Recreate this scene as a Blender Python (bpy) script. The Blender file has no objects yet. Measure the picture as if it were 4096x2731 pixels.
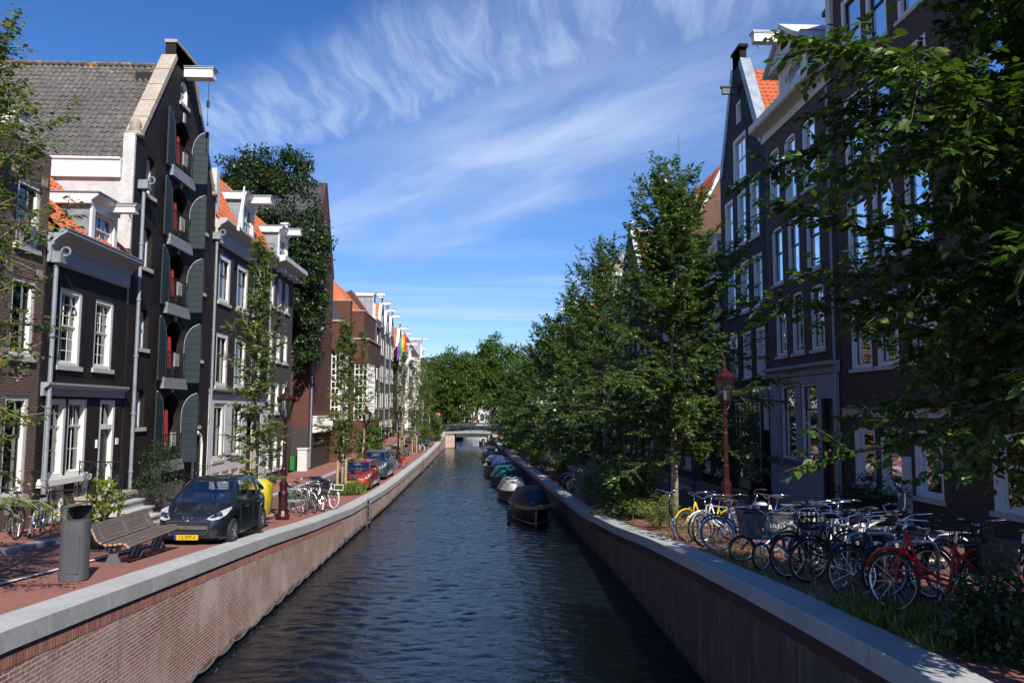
import bpy, math, random
import numpy as np
from mathutils import Vector, Matrix
random.seed(7)
RNG=np.random.default_rng(11)
S=bpy.context.scene
C=S.collection
rad=math.radians

# ------------------------------------------------------------------ camera
F=3137.0; CX,CY=2048.0,1365.5; CAMH=5.1
def camera():
    f=np.array([1930-CX,1640-CY,F]); f/=np.linalg.norm(f)
    up=np.array([.0087,-1,0.]); up-=f*up.dot(f); up/=np.linalg.norm(up)
    xr=np.cross(f,up)
    if xr[0]<0: xr=-xr
    R=np.stack([xr,f,up])
    cx=R@np.array([1,0,0.]); cu=R@np.array([0,-1,0.]); cb=R@np.array([0,0,-1.])
    M=Matrix(((cx[0],cu[0],cb[0],0),(cx[1],cu[1],cb[1],0),(cx[2],cu[2],cb[2],CAMH),(0,0,0,1)))
    cd=bpy.data.cameras.new('camera'); co=bpy.data.objects.new('camera',cd); C.objects.link(co)
    co.matrix_world=M; cd.sensor_width=36; cd.lens=36*F/4096; cd.clip_end=3000; cd.clip_start=.1
    S.camera=co
camera()
S.render.resolution_x=1024; S.render.resolution_y=682
# ------------------------------------------------------------------ light
SUN=Vector((.36,-1,.92)).normalized()
SUN_EL=math.asin(SUN.z); SUN_ROT=math.atan2(SUN.x,SUN.y)
sl=bpy.data.lights.new('sun','SUN'); sl.energy=5.0; sl.angle=rad(.5); sl.color=(1,.95,.87)
so=bpy.data.objects.new('sun',sl); C.objects.link(so); so.rotation_euler=SUN.to_track_quat('Z','Y').to_euler()
W=bpy.data.worlds.new('World'); S.world=W; W.use_nodes=True
def world():
    nt=W.node_tree; N=nt.nodes; L=nt.links; bg=N['Background']
    sky=N.new('ShaderNodeTexSky'); sky.sky_type='NISHITA'; sky.sun_disc=False
    sky.sun_elevation=SUN_EL; sky.sun_rotation=SUN_ROT; sky.air_density=1.0; sky.dust_density=.0; sky.ozone_density=4.0
    geo=N.new('ShaderNodeTexCoord')
    sep=N.new('ShaderNodeSeparateXYZ'); L.new(geo.outputs['Generated'],sep.inputs[0])
    def M(op,a,b=None,c=None):
        n=N.new('ShaderNodeMath'); n.operation=op
        for i,v in enumerate((a,b,c)):
            if v is None: continue
            if isinstance(v,(int,float)): n.inputs[i].default_value=v
            else: L.new(v,n.inputs[i])
        return n.outputs[0]
    zz=M('MAXIMUM',sep.outputs[2],.02)
    px=M('DIVIDE',sep.outputs[0],zz); py=M('DIVIDE',sep.outputs[1],zz)   # cloud layer plane coordinates
    def comb(x,y,z=0.0):
        n=N.new('ShaderNodeCombineXYZ')
        for i,v in enumerate((x,y,z)):
            if isinstance(v,(int,float)): n.inputs[i].default_value=v
            else: L.new(v,n.inputs[i])
        return n.outputs[0]
    def noise(v,scale,det=6,rough=.6,dist=0):
        n=N.new('ShaderNodeTexNoise'); n.inputs['Scale'].default_value=scale; n.inputs['Detail'].default_value=det
        n.inputs['Roughness'].default_value=rough; n.inputs['Distortion'].default_value=dist; L.new(v,n.inputs['Vector']); return n.outputs[0]
    def ramp(v,a,b):
        n=N.new('ShaderNodeMapRange'); n.interpolation_type='SMOOTHSTEP'; n.inputs[1].default_value=a; n.inputs[2].default_value=b; L.new(v,n.inputs[0]); return n.outputs[0]
    # warp
    P=comb(px,py)
    wn=N.new('ShaderNodeTexNoise'); wn.inputs['Scale'].default_value=.9; wn.inputs['Detail'].default_value=3; L.new(P,wn.inputs['Vector'])
    ws=N.new('ShaderNodeSeparateXYZ'); L.new(wn.outputs['Color'],ws.inputs[0])
    wx=M('ADD',px,M('MULTIPLY',M('SUBTRACT',ws.outputs[0],.5),.45)); wy=M('ADD',py,M('MULTIPLY',M('SUBTRACT',ws.outputs[1],.5),.45))
    # band 1: the ribbed band, centre line p = A + t*(B-A) in the cloud plane
    def band(ax,ay,bx,by,w0,w1):
        dx,dy=bx-ax,by-ay; l=math.hypot(dx,dy); dx/=l; dy/=l
        along=M('ADD',M('MULTIPLY',M('SUBTRACT',wx,ax),dx),M('MULTIPLY',M('SUBTRACT',wy,ay),dy))
        across=M('ADD',M('MULTIPLY',M('SUBTRACT',wx,ax),-dy),M('MULTIPLY',M('SUBTRACT',wy,ay),dx))
        aa=M('ABSOLUTE',across)
        m=M('SUBTRACT',1.0,ramp(aa,w0,w1))
        return along,across,m,l
    al,ac,m1,l1=band(*BAND1)
    e1=M('MULTIPLY',ramp(al,-.5,.3),M('SUBTRACT',1.0,ramp(al,l1,l1+.8)))
    rib=ramp(noise(comb(M('MULTIPLY',M('ADD',al,M('MULTIPLY',ac,.6)),7.5),M('MULTIPLY',ac,2.0)),1.5,6,.58,.35),.36,.72)
    c1=M('MULTIPLY',M('MULTIPLY',m1,e1),M('ADD',M('MULTIPLY',rib,.30),.18))
    al2,ac2,m2,l2=band(*BAND2)
    wis=ramp(noise(comb(M('MULTIPLY',al2,.5),M('MULTIPLY',ac2,1.5)),1.3,6,.54,.25),.34,.78)
    e2=M('MULTIPLY',ramp(al2,-.7,.5),M('SUBTRACT',1.0,ramp(al2,l2-.5,l2+1.2)))
    c2=M('MULTIPLY',M('MULTIPLY',m2,e2),M('ADD',M('MULTIPLY',wis,.5),.18))
    # thin streaks low over the horizon
    lo=M('SUBTRACT',1.0,ramp(sep.outputs[2],.08,.42))
    st=ramp(noise(comb(M('MULTIPLY',M('ADD',px,M('MULTIPLY',py,.2)),.18),M('MULTIPLY',py,.7)),1.4,6,.55,.2),.42,.75)
    c3=M('MULTIPLY',lo,M('ADD',M('MULTIPLY',st,.42),.08))
    c=M('MAXIMUM',M('MAXIMUM',c1,c2),c3)
    mix=N.new('ShaderNodeMix'); mix.data_type='RGBA'
    L.new(c,mix.inputs[0])
    hs=N.new('ShaderNodeHueSaturation'); hs.inputs['Saturation'].default_value=1.18; hs.inputs['Value'].default_value=1.0
    tint=N.new('ShaderNodeMix'); tint.data_type='RGBA'; tint.blend_type='MULTIPLY'; tint.inputs[0].default_value=1; tint.inputs[7].default_value=(.84,.98,1.30,1)
    L.new(sky.outputs[0],hs.inputs['Color']); L.new(hs.outputs[0],tint.inputs[6]); L.new(tint.outputs[2],mix.inputs[6]); mix.inputs[7].default_value=(6.4,7.7,9.8,1)
    L.new(mix.outputs[2],bg.inputs[0]); bg.inputs[1].default_value=.088
BAND1=(-1.15,2.95,.45,1.8,.12,.42)
BAND2=(-1.0,4.9,.72,2.2,.15,1.05)
world()
S.view_settings.view_transform='Standard'; S.view_settings.look='None'; S.view_settings.exposure=.35; S.view_settings.gamma=1
S.render.engine='CYCLES'
S.cycles.max_bounces=6; S.cycles.transparent_max_bounces=12; S.cycles.caustics_reflective=False; S.cycles.caustics_refractive=False

# ------------------------------------------------------------------ helpers: tags, mesh builder
def tag(o,label=None,cat=None,group=None,kind=None):
    if label: o['label']=label
    if cat: o['category']=cat
    if group: o['group']=group
    if kind: o['kind']=kind
    return o
ORG={}
def root(name,loc,label,cat,group=None,rz=0.0):
    o=bpy.data.objects.new(name,None); C.objects.link(o); o.location=loc; o.rotation_euler=(0,0,rz); o.empty_display_size=.2
    ORG[o.name]=np.array(loc,float)
    return tag(o,label,cat,group)
class MB:
    def __init__(s): s.v=[]; s.f=[]; s.m=[]
    def V(s,p): s.v.append((float(p[0]),float(p[1]),float(p[2]))); return len(s.v)-1
    def face(s,pts,mi=0):
        s.f.append([s.V(p) for p in pts]); s.m.append(mi)
    def pbox(s,pl,u0,u1,w0,w1,z0,z1,mi=0):
        c=[s.V(pl(u,w,z)) for z in (z0,z1) for w in (w0,w1) for u in (u0,u1)]
        for q in ((0,1,3,2),(4,6,7,5),(0,4,5,1),(1,5,7,3),(3,7,6,2),(2,6,4,0)):
            s.f.append([c[i] for i in q]); s.m.append(mi)
    def box(s,x0,x1,y0,y1,z0,z1,mi=0): s.pbox(lambda u,w,z:(u,w,z),x0,x1,y0,y1,z0,z1,mi)
    def ext(s,pl,prof,u0,u1,mi=0,caps=True):
        a=[s.V(pl(u0,w,z)) for w,z in prof]; b=[s.V(pl(u1,w,z)) for w,z in prof]; n=len(prof)
        for i in range(n):
            j=(i+1)%n; s.f.append([a[i],a[j],b[j],b[i]]); s.m.append(mi)
        if caps:
            s.f.append(a[:]); s.m.append(mi); s.f.append(b[::-1]); s.m.append(mi)
    def plate(s,pl,poly,w0,w1,mi=0):        # polygon in (u,z) extruded along w
        a=[s.V(pl(u,w0,z)) for u,z in poly]; b=[s.V(pl(u,w1,z)) for u,z in poly]; n=len(poly)
        for i in range(n):
            j=(i+1)%n; s.f.append([a[i],a[j],b[j],b[i]]); s.m.append(mi)
        s.f.append(a[:]); s.m.append(mi); s.f.append(b[::-1]); s.m.append(mi)
    def tube(s,pts,r,n=6,mi=0,caps=True):
        pts=[Vector(p) for p in pts]
        if not isinstance(r,(list,tuple)): r=[r]*len(pts)
        rings=[]; up=None
        for i,p in enumerate(pts):
            d=(pts[min(i+1,len(pts)-1)]-pts[max(i-1,0)])
            if d.length<1e-9: d=Vector((0,0,1))
            d.normalize()
            if up is None:
                up=Vector((0,0,1)) if abs(d.z)<.9 else Vector((1,0,0))
            x=d.cross(up)
            if x.length<1e-6: x=d.cross(Vector((0,1,.3)))
            x.normalize(); y=x.cross(d); up=y
            rings.append([s.V(p+(x*math.cos(a)+y*math.sin(a))*r[i]) for a in [2*math.pi*k/n for k in range(n)]])
        for a,b in zip(rings,rings[1:]):
            for k in range(n):
                s.f.append([a[k],a[(k+1)%n],b[(k+1)%n],b[k]]); s.m.append(mi)
        if caps: s.f.append(rings[0][::-1]); s.m.append(mi); s.f.append(rings[-1][:]); s.m.append(mi)
    def lathe(s,prof,c=(0,0,0),n=12,mi=0,sx=1,sy=1):
        rings=[[s.V((c[0]+r*sx*math.cos(2*math.pi*k/n),c[1]+r*sy*math.sin(2*math.pi*k/n),c[2]+z)) for k in range(n)] for r,z in prof]
        for a,b in zip(rings,rings[1:]):
            for k in range(n): s.f.append([a[k],a[(k+1)%n],b[(k+1)%n],b[k]]); s.m.append(mi)
        s.f.append(rings[0][::-1]); s.m.append(mi); s.f.append(rings[-1][:]); s.m.append(mi)
    def ring(s,c,R,r,ax='y',n=28,k=6,mi=0,a0=0,a1=2*math.pi,sr=1.0):
        full=abs(a1-a0-2*math.pi)<1e-6; N=n if full else n+1; rs=[]
        for i in range(N):
            a=a0+(a1-a0)*i/n; row=[]
            for j in range(k):
                b=2*math.pi*j/k; q=R+r*math.cos(b); h=r*sr*math.sin(b)
                if ax=='y': p=(c[0]+q*math.cos(a),c[1]+h,c[2]+q*math.sin(a))
                elif ax=='z': p=(c[0]+q*math.cos(a),c[1]+q*math.sin(a),c[2]+h)
                else: p=(c[0]+h,c[1]+q*math.cos(a),c[2]+q*math.sin(a))
                row.append(s.V(p))
            rs.append(row)
        for i in range(n if full else N-1):
            a=rs[i]; b=rs[(i+1)%N]
            for j in range(k): s.f.append([a[j],a[(j+1)%k],b[(j+1)%k],b[j]]); s.m.append(mi)
    def grid(s,P,mi=0,close=False):   # P[i][j] points
        I=[[s.V(p) for p in row] for row in P]
        for a,b in zip(I,I[1:]):
            m=len(a)
            for j in range(m if close else m-1):
                s.f.append([a[j],a[(j+1)%m],b[(j+1)%m],b[j]]); s.m.append(mi)
        return I
    def build(s,name,mats,parent=None,smooth=False,label=None):
        if not isinstance(mats,(list,tuple)): mats=[mats]
        me=bpy.data.meshes.new(name)
        o=bpy.data.objects.new(name,me); C.objects.link(o)
        org=np.zeros(3)
        if parent is not None:
            o.parent=parent; org=ORG.get(parent.name,org)
        ORG[o.name]=org
        me.from_pydata([(x-org[0],y-org[1],z-org[2]) for x,y,z in s.v],[],s.f)
        for m in mats: me.materials.append(m)
        if len(mats)>1: me.polygons.foreach_set('material_index',s.m)
        if smooth: me.polygons.foreach_set('use_smooth',[True]*len(s.f))
        me.update()
        if label: o['label']=label
        return o
def npmesh(name,V,Q,mats,parent=None,mi=None,smooth=False):
    me=bpy.data.meshes.new(name); o=bpy.data.objects.new(name,me); C.objects.link(o)
    org=np.zeros(3)
    if parent is not None: o.parent=parent; org=ORG.get(parent.name,org)
    ORG[o.name]=org
    V=np.asarray(V,np.float32)-org.astype(np.float32); Q=np.asarray(Q,np.int32); k=Q.shape[1]
    me.vertices.add(len(V)); me.vertices.foreach_set('co',V.ravel())
    me.loops.add(Q.size); me.loops.foreach_set('vertex_index',Q.ravel())
    me.polygons.add(len(Q)); me.polygons.foreach_set('loop_start',np.arange(len(Q),dtype=np.int32)*k)
    for m in (mats if isinstance(mats,(list,tuple)) else [mats]): me.materials.append(m)
    if mi is not None: me.polygons.foreach_set('material_index',np.asarray(mi,np.int32))
    if smooth: me.polygons.foreach_set('use_smooth',np.ones(len(Q),bool))
    me.update(calc_edges=True); return o
def PL(side,X): return (lambda u,w,z:(X+w,u,z)) if side<0 else (lambda u,w,z:(X-w,u,z))
def FR(o,ud,wd):
    o=Vector(o); ud=Vector(ud); wd=Vector(wd)
    return lambda u,w,z: tuple(o+ud*u+wd*w+Vector((0,0,z)))

# ------------------------------------------------------------------ materials
def nodes(name):
    m=bpy.data.materials.new(name); m.use_nodes=True; nt=m.node_tree; return m,nt,nt.nodes,nt.links,nt.nodes['Principled BSDF']
def setc(b,col,rough,metal=0,spec=.5):
    b.inputs['Base Color'].default_value=(*col,1); b.inputs['Roughness'].default_value=rough
    b.inputs['Metallic'].default_value=metal; b.inputs['Specular IOR Level'].default_value=spec
def nmap(N,L,coord,scale,det=5,rough=.6,vec=None):
    n=N.new('ShaderNodeTexNoise'); n.inputs['Scale'].default_value=scale; n.inputs['Detail'].default_value=det; n.inputs['Roughness'].default_value=rough
    L.new(vec if vec is not None else coord,n.inputs['Vector']); return n
def mixc(N,L,f,a,b,mode='MIX'):
    n=N.new('ShaderNodeMix'); n.data_type='RGBA'; n.blend_type=mode
    if isinstance(f,(int,float)): n.inputs[0].default_value=f
    else: L.new(f,n.inputs[0])
    for i,v in ((6,a),(7,b)):
        if isinstance(v,tuple): n.inputs[i].default_value=(*v[:3],1)
        else: L.new(v,n.inputs[i])
    return n.outputs[2]
def rng_(N,L,v,a,b,c=0.,d=1.):
    n=N.new('ShaderNodeMapRange'); n.inputs[1].default_value=a; n.inputs[2].default_value=b; n.inputs[3].default_value=c; n.inputs[4].default_value=d
    L.new(v,n.inputs[0]); return n.outputs[0]
def mat(name,col,rough=.6,metal=0,var=.25,scale=3.,bump=0,bscale=30,spec=.5,grime=0):
    m,nt,N,L,b=nodes(name); setc(b,col,rough,metal,spec)
    tc=N.new('ShaderNodeTexCoord'); co=tc.outputs['Object']
    if var:
        n=nmap(N,L,co,scale); n2=nmap(N,L,co,scale*9,3)
        f=N.new('ShaderNodeMath'); f.operation='ADD'; L.new(n.outputs[0],f.inputs[0]); L.new(n2.outputs[0],f.inputs[1])
        fa=rng_(N,L,f.outputs[0],.65,1.35)
        c=mixc(N,L,fa,tuple(x*(1-var) for x in col),tuple(min(1,x*(1+var)) for x in col))
        L.new(c,b.inputs['Base Color'])
        L.new(rng_(N,L,n.outputs[0],.3,.7,max(.02,rough-.1),min(1,rough+.12)),b.inputs['Roughness'])
    if bump:
        n=nmap(N,L,co,bscale,4); bp=N.new('ShaderNodeBump'); bp.inputs['Strength'].default_value=bump; bp.inputs['Distance'].default_value=.02
        L.new(n.outputs[0],bp.inputs['Height']); L.new(bp.outputs[0],b.inputs['Normal'])
    return m
def brick(name,c1,c2,mortar,bw=.22,bh=.065,ms=.008,bump=.5,rough=.8,patch=None,patchamt=.4,water=False,joints=0,spec=.35,horizontal=False):
    m,nt,N,L,b=nodes(name); setc(b,c1,rough,0,spec)
    tc=N.new('ShaderNodeTexCoord'); sp=N.new('ShaderNodeSeparateXYZ'); geo=N.new('ShaderNodeNewGeometry'); L.new(geo.outputs['Position'],sp.inputs[0])
    ad=N.new('ShaderNodeMath'); ad.operation='ADD'; L.new(sp.outputs[0],ad.inputs[0]); L.new(sp.outputs[1],ad.inputs[1])
    cb=N.new('ShaderNodeCombineXYZ')
    if horizontal: L.new(sp.outputs[0],cb.inputs[0]); L.new(sp.outputs[1],cb.inputs[1])
    else: L.new(ad.outputs[0],cb.inputs[0]); L.new(sp.outputs[2],cb.inputs[1])
    bt=N.new('ShaderNodeTexBrick'); L.new(cb.outputs[0],bt.inputs['Vector'])
    bt.inputs['Scale'].default_value=1; bt.inputs['Brick Width'].default_value=bw; bt.inputs['Row Height'].default_value=bh; bt.inputs['Mortar Size'].default_value=ms
    bt.inputs['Mortar Smooth'].default_value=.3; bt.inputs['Bias'].default_value=0
    bt.inputs['Color1'].default_value=(*c1,1); bt.inputs['Color2'].default_value=(*c2,1); bt.inputs['Mortar'].default_value=(*mortar,1)
    col=bt.outputs['Color']; P=geo.outputs['Position']
    n=nmap(N,L,P,.6,6,.65); n2=nmap(N,L,P,14,3)
    col=mixc(N,L,rng_(N,L,n2.outputs[0],.3,.7,.0,.35),col,tuple(x*.5 for x in c1))
    if patch: col=mixc(N,L,rng_(N,L,n.outputs[0],.42,.68,0,patchamt),col,patch)
    if joints:
        a=N.new('ShaderNodeMath'); a.operation='FRACT'; d=N.new('ShaderNodeMath'); d.operation='DIVIDE'; d.inputs[1].default_value=joints; L.new(sp.outputs[1],d.inputs[0])
        zz=N.new('ShaderNodeMath'); zz.operation='PINGPONG'; zz.inputs[1].default_value=.065 if joints>2 else .0001; L.new(sp.outputs[2],zz.inputs[0])
        e=N.new('ShaderNodeMath'); e.operation='ADD'; L.new(d.outputs[0],e.inputs[0]); L.new(zz.outputs[0],e.inputs[1]); zz2=N.new('ShaderNodeMath')
        L.new(e.outputs[0],a.inputs[0])
        j=rng_(N,L,a.outputs[0],.0,.008 if joints>2 else .05,.75 if joints>2 else .65,0.)
        col=mixc(N,L,j,col,(.02,.016,.014))
    if water:   # algae and damp staining that rises from the waterline
        n3=nmap(N,L,P,1.4,5)
        h=N.new('ShaderNodeMath'); h.operation='ADD'; L.new(sp.outputs[2],h.inputs[0]); L.new(rng_(N,L,n3.outputs[0],.3,.7,-.12,.12),h.inputs[1])
        col=mixc(N,L,rng_(N,L,h.outputs[0],.06,.22,.9,0.),col,(.035,.035,.018))
        st=N.new('ShaderNodeCombineXYZ'); sm=N.new('ShaderNodeMath'); sm.operation='MULTIPLY'; sm.inputs[1].default_value=2.6; L.new(sp.outputs[1],sm.inputs[0]); L.new(sm.outputs[0],st.inputs[0])
        z4=N.new('ShaderNodeMath'); z4.operation='MULTIPLY'; z4.inputs[1].default_value=.35; L.new(sp.outputs[2],z4.inputs[0]); L.new(z4.outputs[0],st.inputs[1])
        n4=nmap(N,L,st.outputs[0],1.0,5,.7)
        col=mixc(N,L,rng_(N,L,n4.outputs[0],.5,.72,0,.5),col,(.20,.19,.10))
        n5=nmap(N,L,st.outputs[0],2.3,5,.7)
        col=mixc(N,L,rng_(N,L,n5.outputs[0],.55,.75,0,.55),col,(.5,.44,.4))
    L.new(col,b.inputs['Base Color'])
    bp=N.new('ShaderNodeBump'); bp.inputs['Strength'].default_value=bump; bp.inputs['Distance'].default_value=.012
    mx=N.new('ShaderNodeMath'); mx.operation='SUBTRACT'; mx.inputs[0].default_value=1; L.new(bt.outputs['Fac'],mx.inputs[1])
    m2=N.new('ShaderNodeMath'); m2.operation='ADD'; L.new(mx.outputs[0],m2.inputs[0]); L.new(n2.outputs[0],m2.inputs[1])
    L.new(m2.outputs[0],bp.inputs['Height']); L.new(bp.outputs[0],b.inputs['Normal'])
    return m
def leafmat(name,c1,c2,c3=None,trans=.35,rough=.42):
    m,nt,N,L,b=nodes(name); g=N.new('ShaderNodeNewGeometry')
    cr=N.new('ShaderNodeValToRGB'); L.new(g.outputs['Random Per Island'],cr.inputs[0]); e=cr.color_ramp.elements
    e[0].color=(*c1,1); e[1].color=(*c2,1); e[1].position=.9
    if c3: x=e.new(.97); x.color=(*c3,1)
    L.new(cr.outputs[0],b.inputs['Base Color']); b.inputs['Roughness'].default_value=rough; b.inputs['Specular IOR Level'].default_value=.45
    t=N.new('ShaderNodeBsdfTranslucent'); hs=N.new('ShaderNodeHueSaturation'); hs.inputs['Value'].default_value=1.5; hs.inputs['Saturation'].default_value=1.1; hs.inputs['Hue'].default_value=.485
    L.new(cr.outputs[0],hs.inputs['Color']); L.new(hs.outputs[0],t.inputs['Color'])
    mx=N.new('ShaderNodeMixShader'); mx.inputs[0].default_value=trans; L.new(b.outputs[0],mx.inputs[1]); L.new(t.outputs[0],mx.inputs[2])
    L.new(mx.outputs[0],N['Material Output'].inputs[0]); return m
def glass(name,tint=(.55,.6,.62),extra=.10,k=1.1):
    m,nt,N,L,b=nodes(name); N.remove(b)
    tr=N.new('ShaderNodeBsdfTransparent'); tr.inputs[0].default_value=(*tint,1)
    gl=N.new('ShaderNodeBsdfGlossy'); gl.inputs['Roughness'].default_value=.02; gl.inputs[0].default_value=(.95,.97,1,1)
    fr=N.new('ShaderNodeFresnel'); fr.inputs[0].default_value=1.5
    tc=N.new('ShaderNodeTexCoord'); n=N.new('ShaderNodeTexNoise'); n.inputs['Scale'].default_value=1.3; L.new(tc.outputs['Object'],n.inputs['Vector'])
    bp=N.new('ShaderNodeBump'); bp.inputs['Strength'].default_value=.12; bp.inputs['Distance'].default_value=.03; L.new(n.outputs[0],bp.inputs['Height']); L.new(bp.outputs[0],gl.inputs['Normal'])
    a=N.new('ShaderNodeMath'); a.operation='MULTIPLY_ADD'; a.inputs[1].default_value=k; a.inputs[2].default_value=extra; a.use_clamp=True; L.new(fr.outputs[0],a.inputs[0])
    mx=N.new('ShaderNodeMixShader'); L.new(a.outputs[0],mx.inputs[0]); L.new(tr.outputs[0],mx.inputs[1]); L.new(gl.outputs[0],mx.inputs[2]); L.new(mx.outputs[0],N['Material Output'].inputs[0]); return m
M={}
def K(n,*a,**k): M[n]=mat(n,*a,**k)
K('white_paint',(.74,.73,.69),.5,var=.06,scale=1.5); K('cream_paint',(.62,.58,.48),.55,var=.08); K('white_dim',(.6,.6,.58),.6,var=.1)
K('dark_paint',(.012,.02,.02),.35,var=.2); K('stone_trim',(.5,.48,.42),.75,var=.15,bump=.3); K('grey_paint',(.3,.33,.35),.5,var=.08)
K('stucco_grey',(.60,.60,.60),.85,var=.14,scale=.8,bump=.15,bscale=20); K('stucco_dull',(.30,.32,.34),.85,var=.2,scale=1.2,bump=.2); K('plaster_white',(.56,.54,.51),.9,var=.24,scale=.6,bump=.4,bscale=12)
K('zinc',(.30,.34,.37),.45,metal=.35,var=.18,scale=2); K('coping',(.42,.415,.40),.8,var=.18,scale=1.1,bump=.25,bscale=60)
K('sandstone',(.36,.30,.24),.85,var=.3,scale=1.6,bump=.6,bscale=14); K('shutter',(.010,.023,.029),.6,var=.25,scale=2); K('red_curtain',(.24,.012,.010),.8,var=.15)
K('black_iron',(.012,.016,.016),.4,var=.2); K('interior',(.018,.016,.015),.9,var=0); K('curtain',(.5,.5,.47),.9,var=.1,scale=4)
K('door_dark',(.02,.02,.022),.35,var=.2); K('lamp_red',(.036,.007,.009),.32,var=.3,scale=6,bump=.15,bscale=40); K('steel',(.5,.5,.5),.35,metal=.9,var=.1)
K('bin_grey',(.085,.085,.09),.5,var=.12,scale=2,bump=.1,bscale=150); K('wood_slat',(.125,.098,.085),.75,var=.3,scale=5,bump=.4,bscale=50); K('wood_end',(.42,.27,.16),.8)
K('iron_grey',(.10,.105,.11),.55,var=.2); K('road_white',(.72,.72,.7),.7,var=.2,scale=6); K('kerb',(.36,.37,.37),.8,var=.15,bump=.2)
K('rubber',(.016,.016,.017),.75,var=.2); K('rim_steel',(.6,.6,.6),.25,metal=.85,var=.05); K('chrome',(.75,.75,.77),.15,metal=1,var=0)
K('bark',(.22,.19,.13),.85,var=.35,scale=6,bump=.6,bscale=25); K('bark_dark',(.07,.055,.04),.9,var=.35,scale=6,bump=.5,bscale=20); K('bark_pale',(.30,.27,.19),.8,var=.35,scale=9,bump=.4,bscale=30)
K('post_wood',(.42,.29,.19),.8,var=.25,scale=4,bump=.3); K('tarp_navy',(.008,.012,.04),.5,var=.3,scale=2,bump=.6,bscale=4); K('tarp_white',(.5,.48,.44),.8,var=.15,bump=.8,bscale=3)
K('tarp_green',(.01,.14,.12),.6,var=.25,bump=.6,bscale=3); K('tarp_blue',(.03,.05,.14),.5,var=.3,bump=.7,bscale=4); K('tarp_yellow',(.55,.43,.02),.6,var=.2,scale=4,bump=.9,bscale=9)
K('hull_dark',(.012,.013,.02),.3,var=.2); K('hull_grey',(.10,.11,.11),.5); K('hull_white',(.6,.6,.58),.4,var=.1); K('rope',(.45,.32,.18),.9,var=.3,scale=20); K('varnish',(.2,.07,.03),.35)
K('terracotta',(.45,.16,.07),.8); K('planter',(.012,.013,.014),.6); K('soil',(.05,.035,.02),.95,bump=.8,bscale=20); K('green_plastic',(.02,.18,.04),.5); K('saddle_black',(.015,.015,.015),.55,var=.2)
K('saddle_brown',(.2,.09,.05),.6); K('cloth_grey',(.12,.14,.13),.85); K('sign_red',(.55,.02,.02),.45,var=0); K('sign_white',(.75,.75,.75),.45,var=0); K('plate_yellow',(.75,.45,.0),.5,var=0); K('plate_blue',(.02,.06,.5),.5,var=0)
K('ink',(.01,.01,.01),.6,var=0); K('scribble',(.75,.75,.75),.6,var=0); K('lens',(.42,.44,.46),.12,var=.3,scale=25,spec=.8); K('lens_orange',(.6,.12,.02),.3); K('bridge_green',(.02,.045,.04),.5); K('bridge_stone',(.33,.30,.25),.85,var=.25)
K('orange_lichen',(.5,.28,.05),.9); K('solar',(.02,.025,.05),.2,var=.1); K('mint',(.35,.6,.5),.6); K('plank',(.3,.2,.13),.7); K('pink_flower',(.6,.08,.35),.6); K('orange_flower',(.8,.2,.03),.6); K('white_flower',(.7,.7,.66),.7)
K('dark_wood',(.05,.04,.03),.7); K('lead',(.27,.29,.31),.55,metal=.2,var=.2,scale=4); K('parapet_stone',(.40,.33,.26),.85,var=.25,scale=2,bump=.4,bscale=18)
for n_,c_ in dict(flag_red=(.65,.03,.02),flag_orange=(.75,.22,.02),flag_yellow=(.75,.6,.05),flag_green=(.05,.4,.08),flag_blue=(.05,.15,.6),flag_purple=(.3,.05,.4)).items(): K(n_,c_,.8,var=.05)
for n_,c_ in dict(bike_black=(.012,.012,.013),bike_white=(.7,.7,.68),bike_yellow=(.6,.42,.02),bike_red=(.6,.02,.012),bike_blue=(.015,.03,.16),bike_grey=(.25,.26,.27),bike_green=(.03,.2,.08),tyre_blue=(.05,.14,.34),bike_teal=(.04,.25,.3),bike_cream=(.6,.5,.35)).items(): K(n_,c_,.3,var=.08)
M['brick_black']=brick('brick_black',(.021,.015,.0155),(.015,.011,.0115),(.010,.008,.0085),ms=.007,bump=.9,rough=.7,spec=.25,patch=(.038,.030,.029),patchamt=.5)
M['brick_purple']=brick('brick_purple',(.046,.034,.038),(.036,.027,.030),(.028,.023,.025),ms=.007,bump=.8,rough=.75,spec=.2,patch=(.065,.05,.052),patchamt=.5)
M['brick_greyish']=brick('brick_greyish',(.10,.085,.082),(.085,.075,.07),(.07,.06,.06),ms=.006,bump=.4)
M['brick_red']=brick('brick_red',(.20,.075,.05),(.13,.05,.035),(.22,.19,.16),ms=.009,bump=.5,patch=(.11,.045,.035),patchamt=.5)
M['brick_brown']=brick('brick_brown',(.10,.054,.043),(.066,.038,.03),(.10,.083,.072),ms=.009,bump=.5)
M['brick_dark']=brick('brick_dark',(.022,.017,.016),(.016,.012,.012),(.012,.010,.010),ms=.008,bump=.5,spec=.2)
M['brick_church']=brick('brick_church',(.15,.052,.036),(.10,.038,.028),(.10,.065,.05),ms=.007,bump=.4,patch=(.09,.03,.022),patchamt=.5)
M['brick_church_dark']=brick('brick_church_dark',(.06,.04,.04),(.045,.03,.03),(.09,.075,.065),ms=.009,bump=.4)
M['brick_mixed']=brick('brick_mixed',(.16,.08,.065),(.10,.05,.045),(.22,.19,.17),ms=.009,bump=.5)
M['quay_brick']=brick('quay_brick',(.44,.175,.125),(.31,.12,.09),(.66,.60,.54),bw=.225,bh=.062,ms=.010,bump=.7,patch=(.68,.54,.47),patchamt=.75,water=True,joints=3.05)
M['quay_brick_dark']=brick('quay_brick_dark',(.13,.06,.045),(.09,.045,.036),(.17,.14,.12),bw=.225,bh=.062,ms=.010,bump=.6,patch=(.10,.085,.08),patchamt=.7,water=True,joints=1.25)
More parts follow.
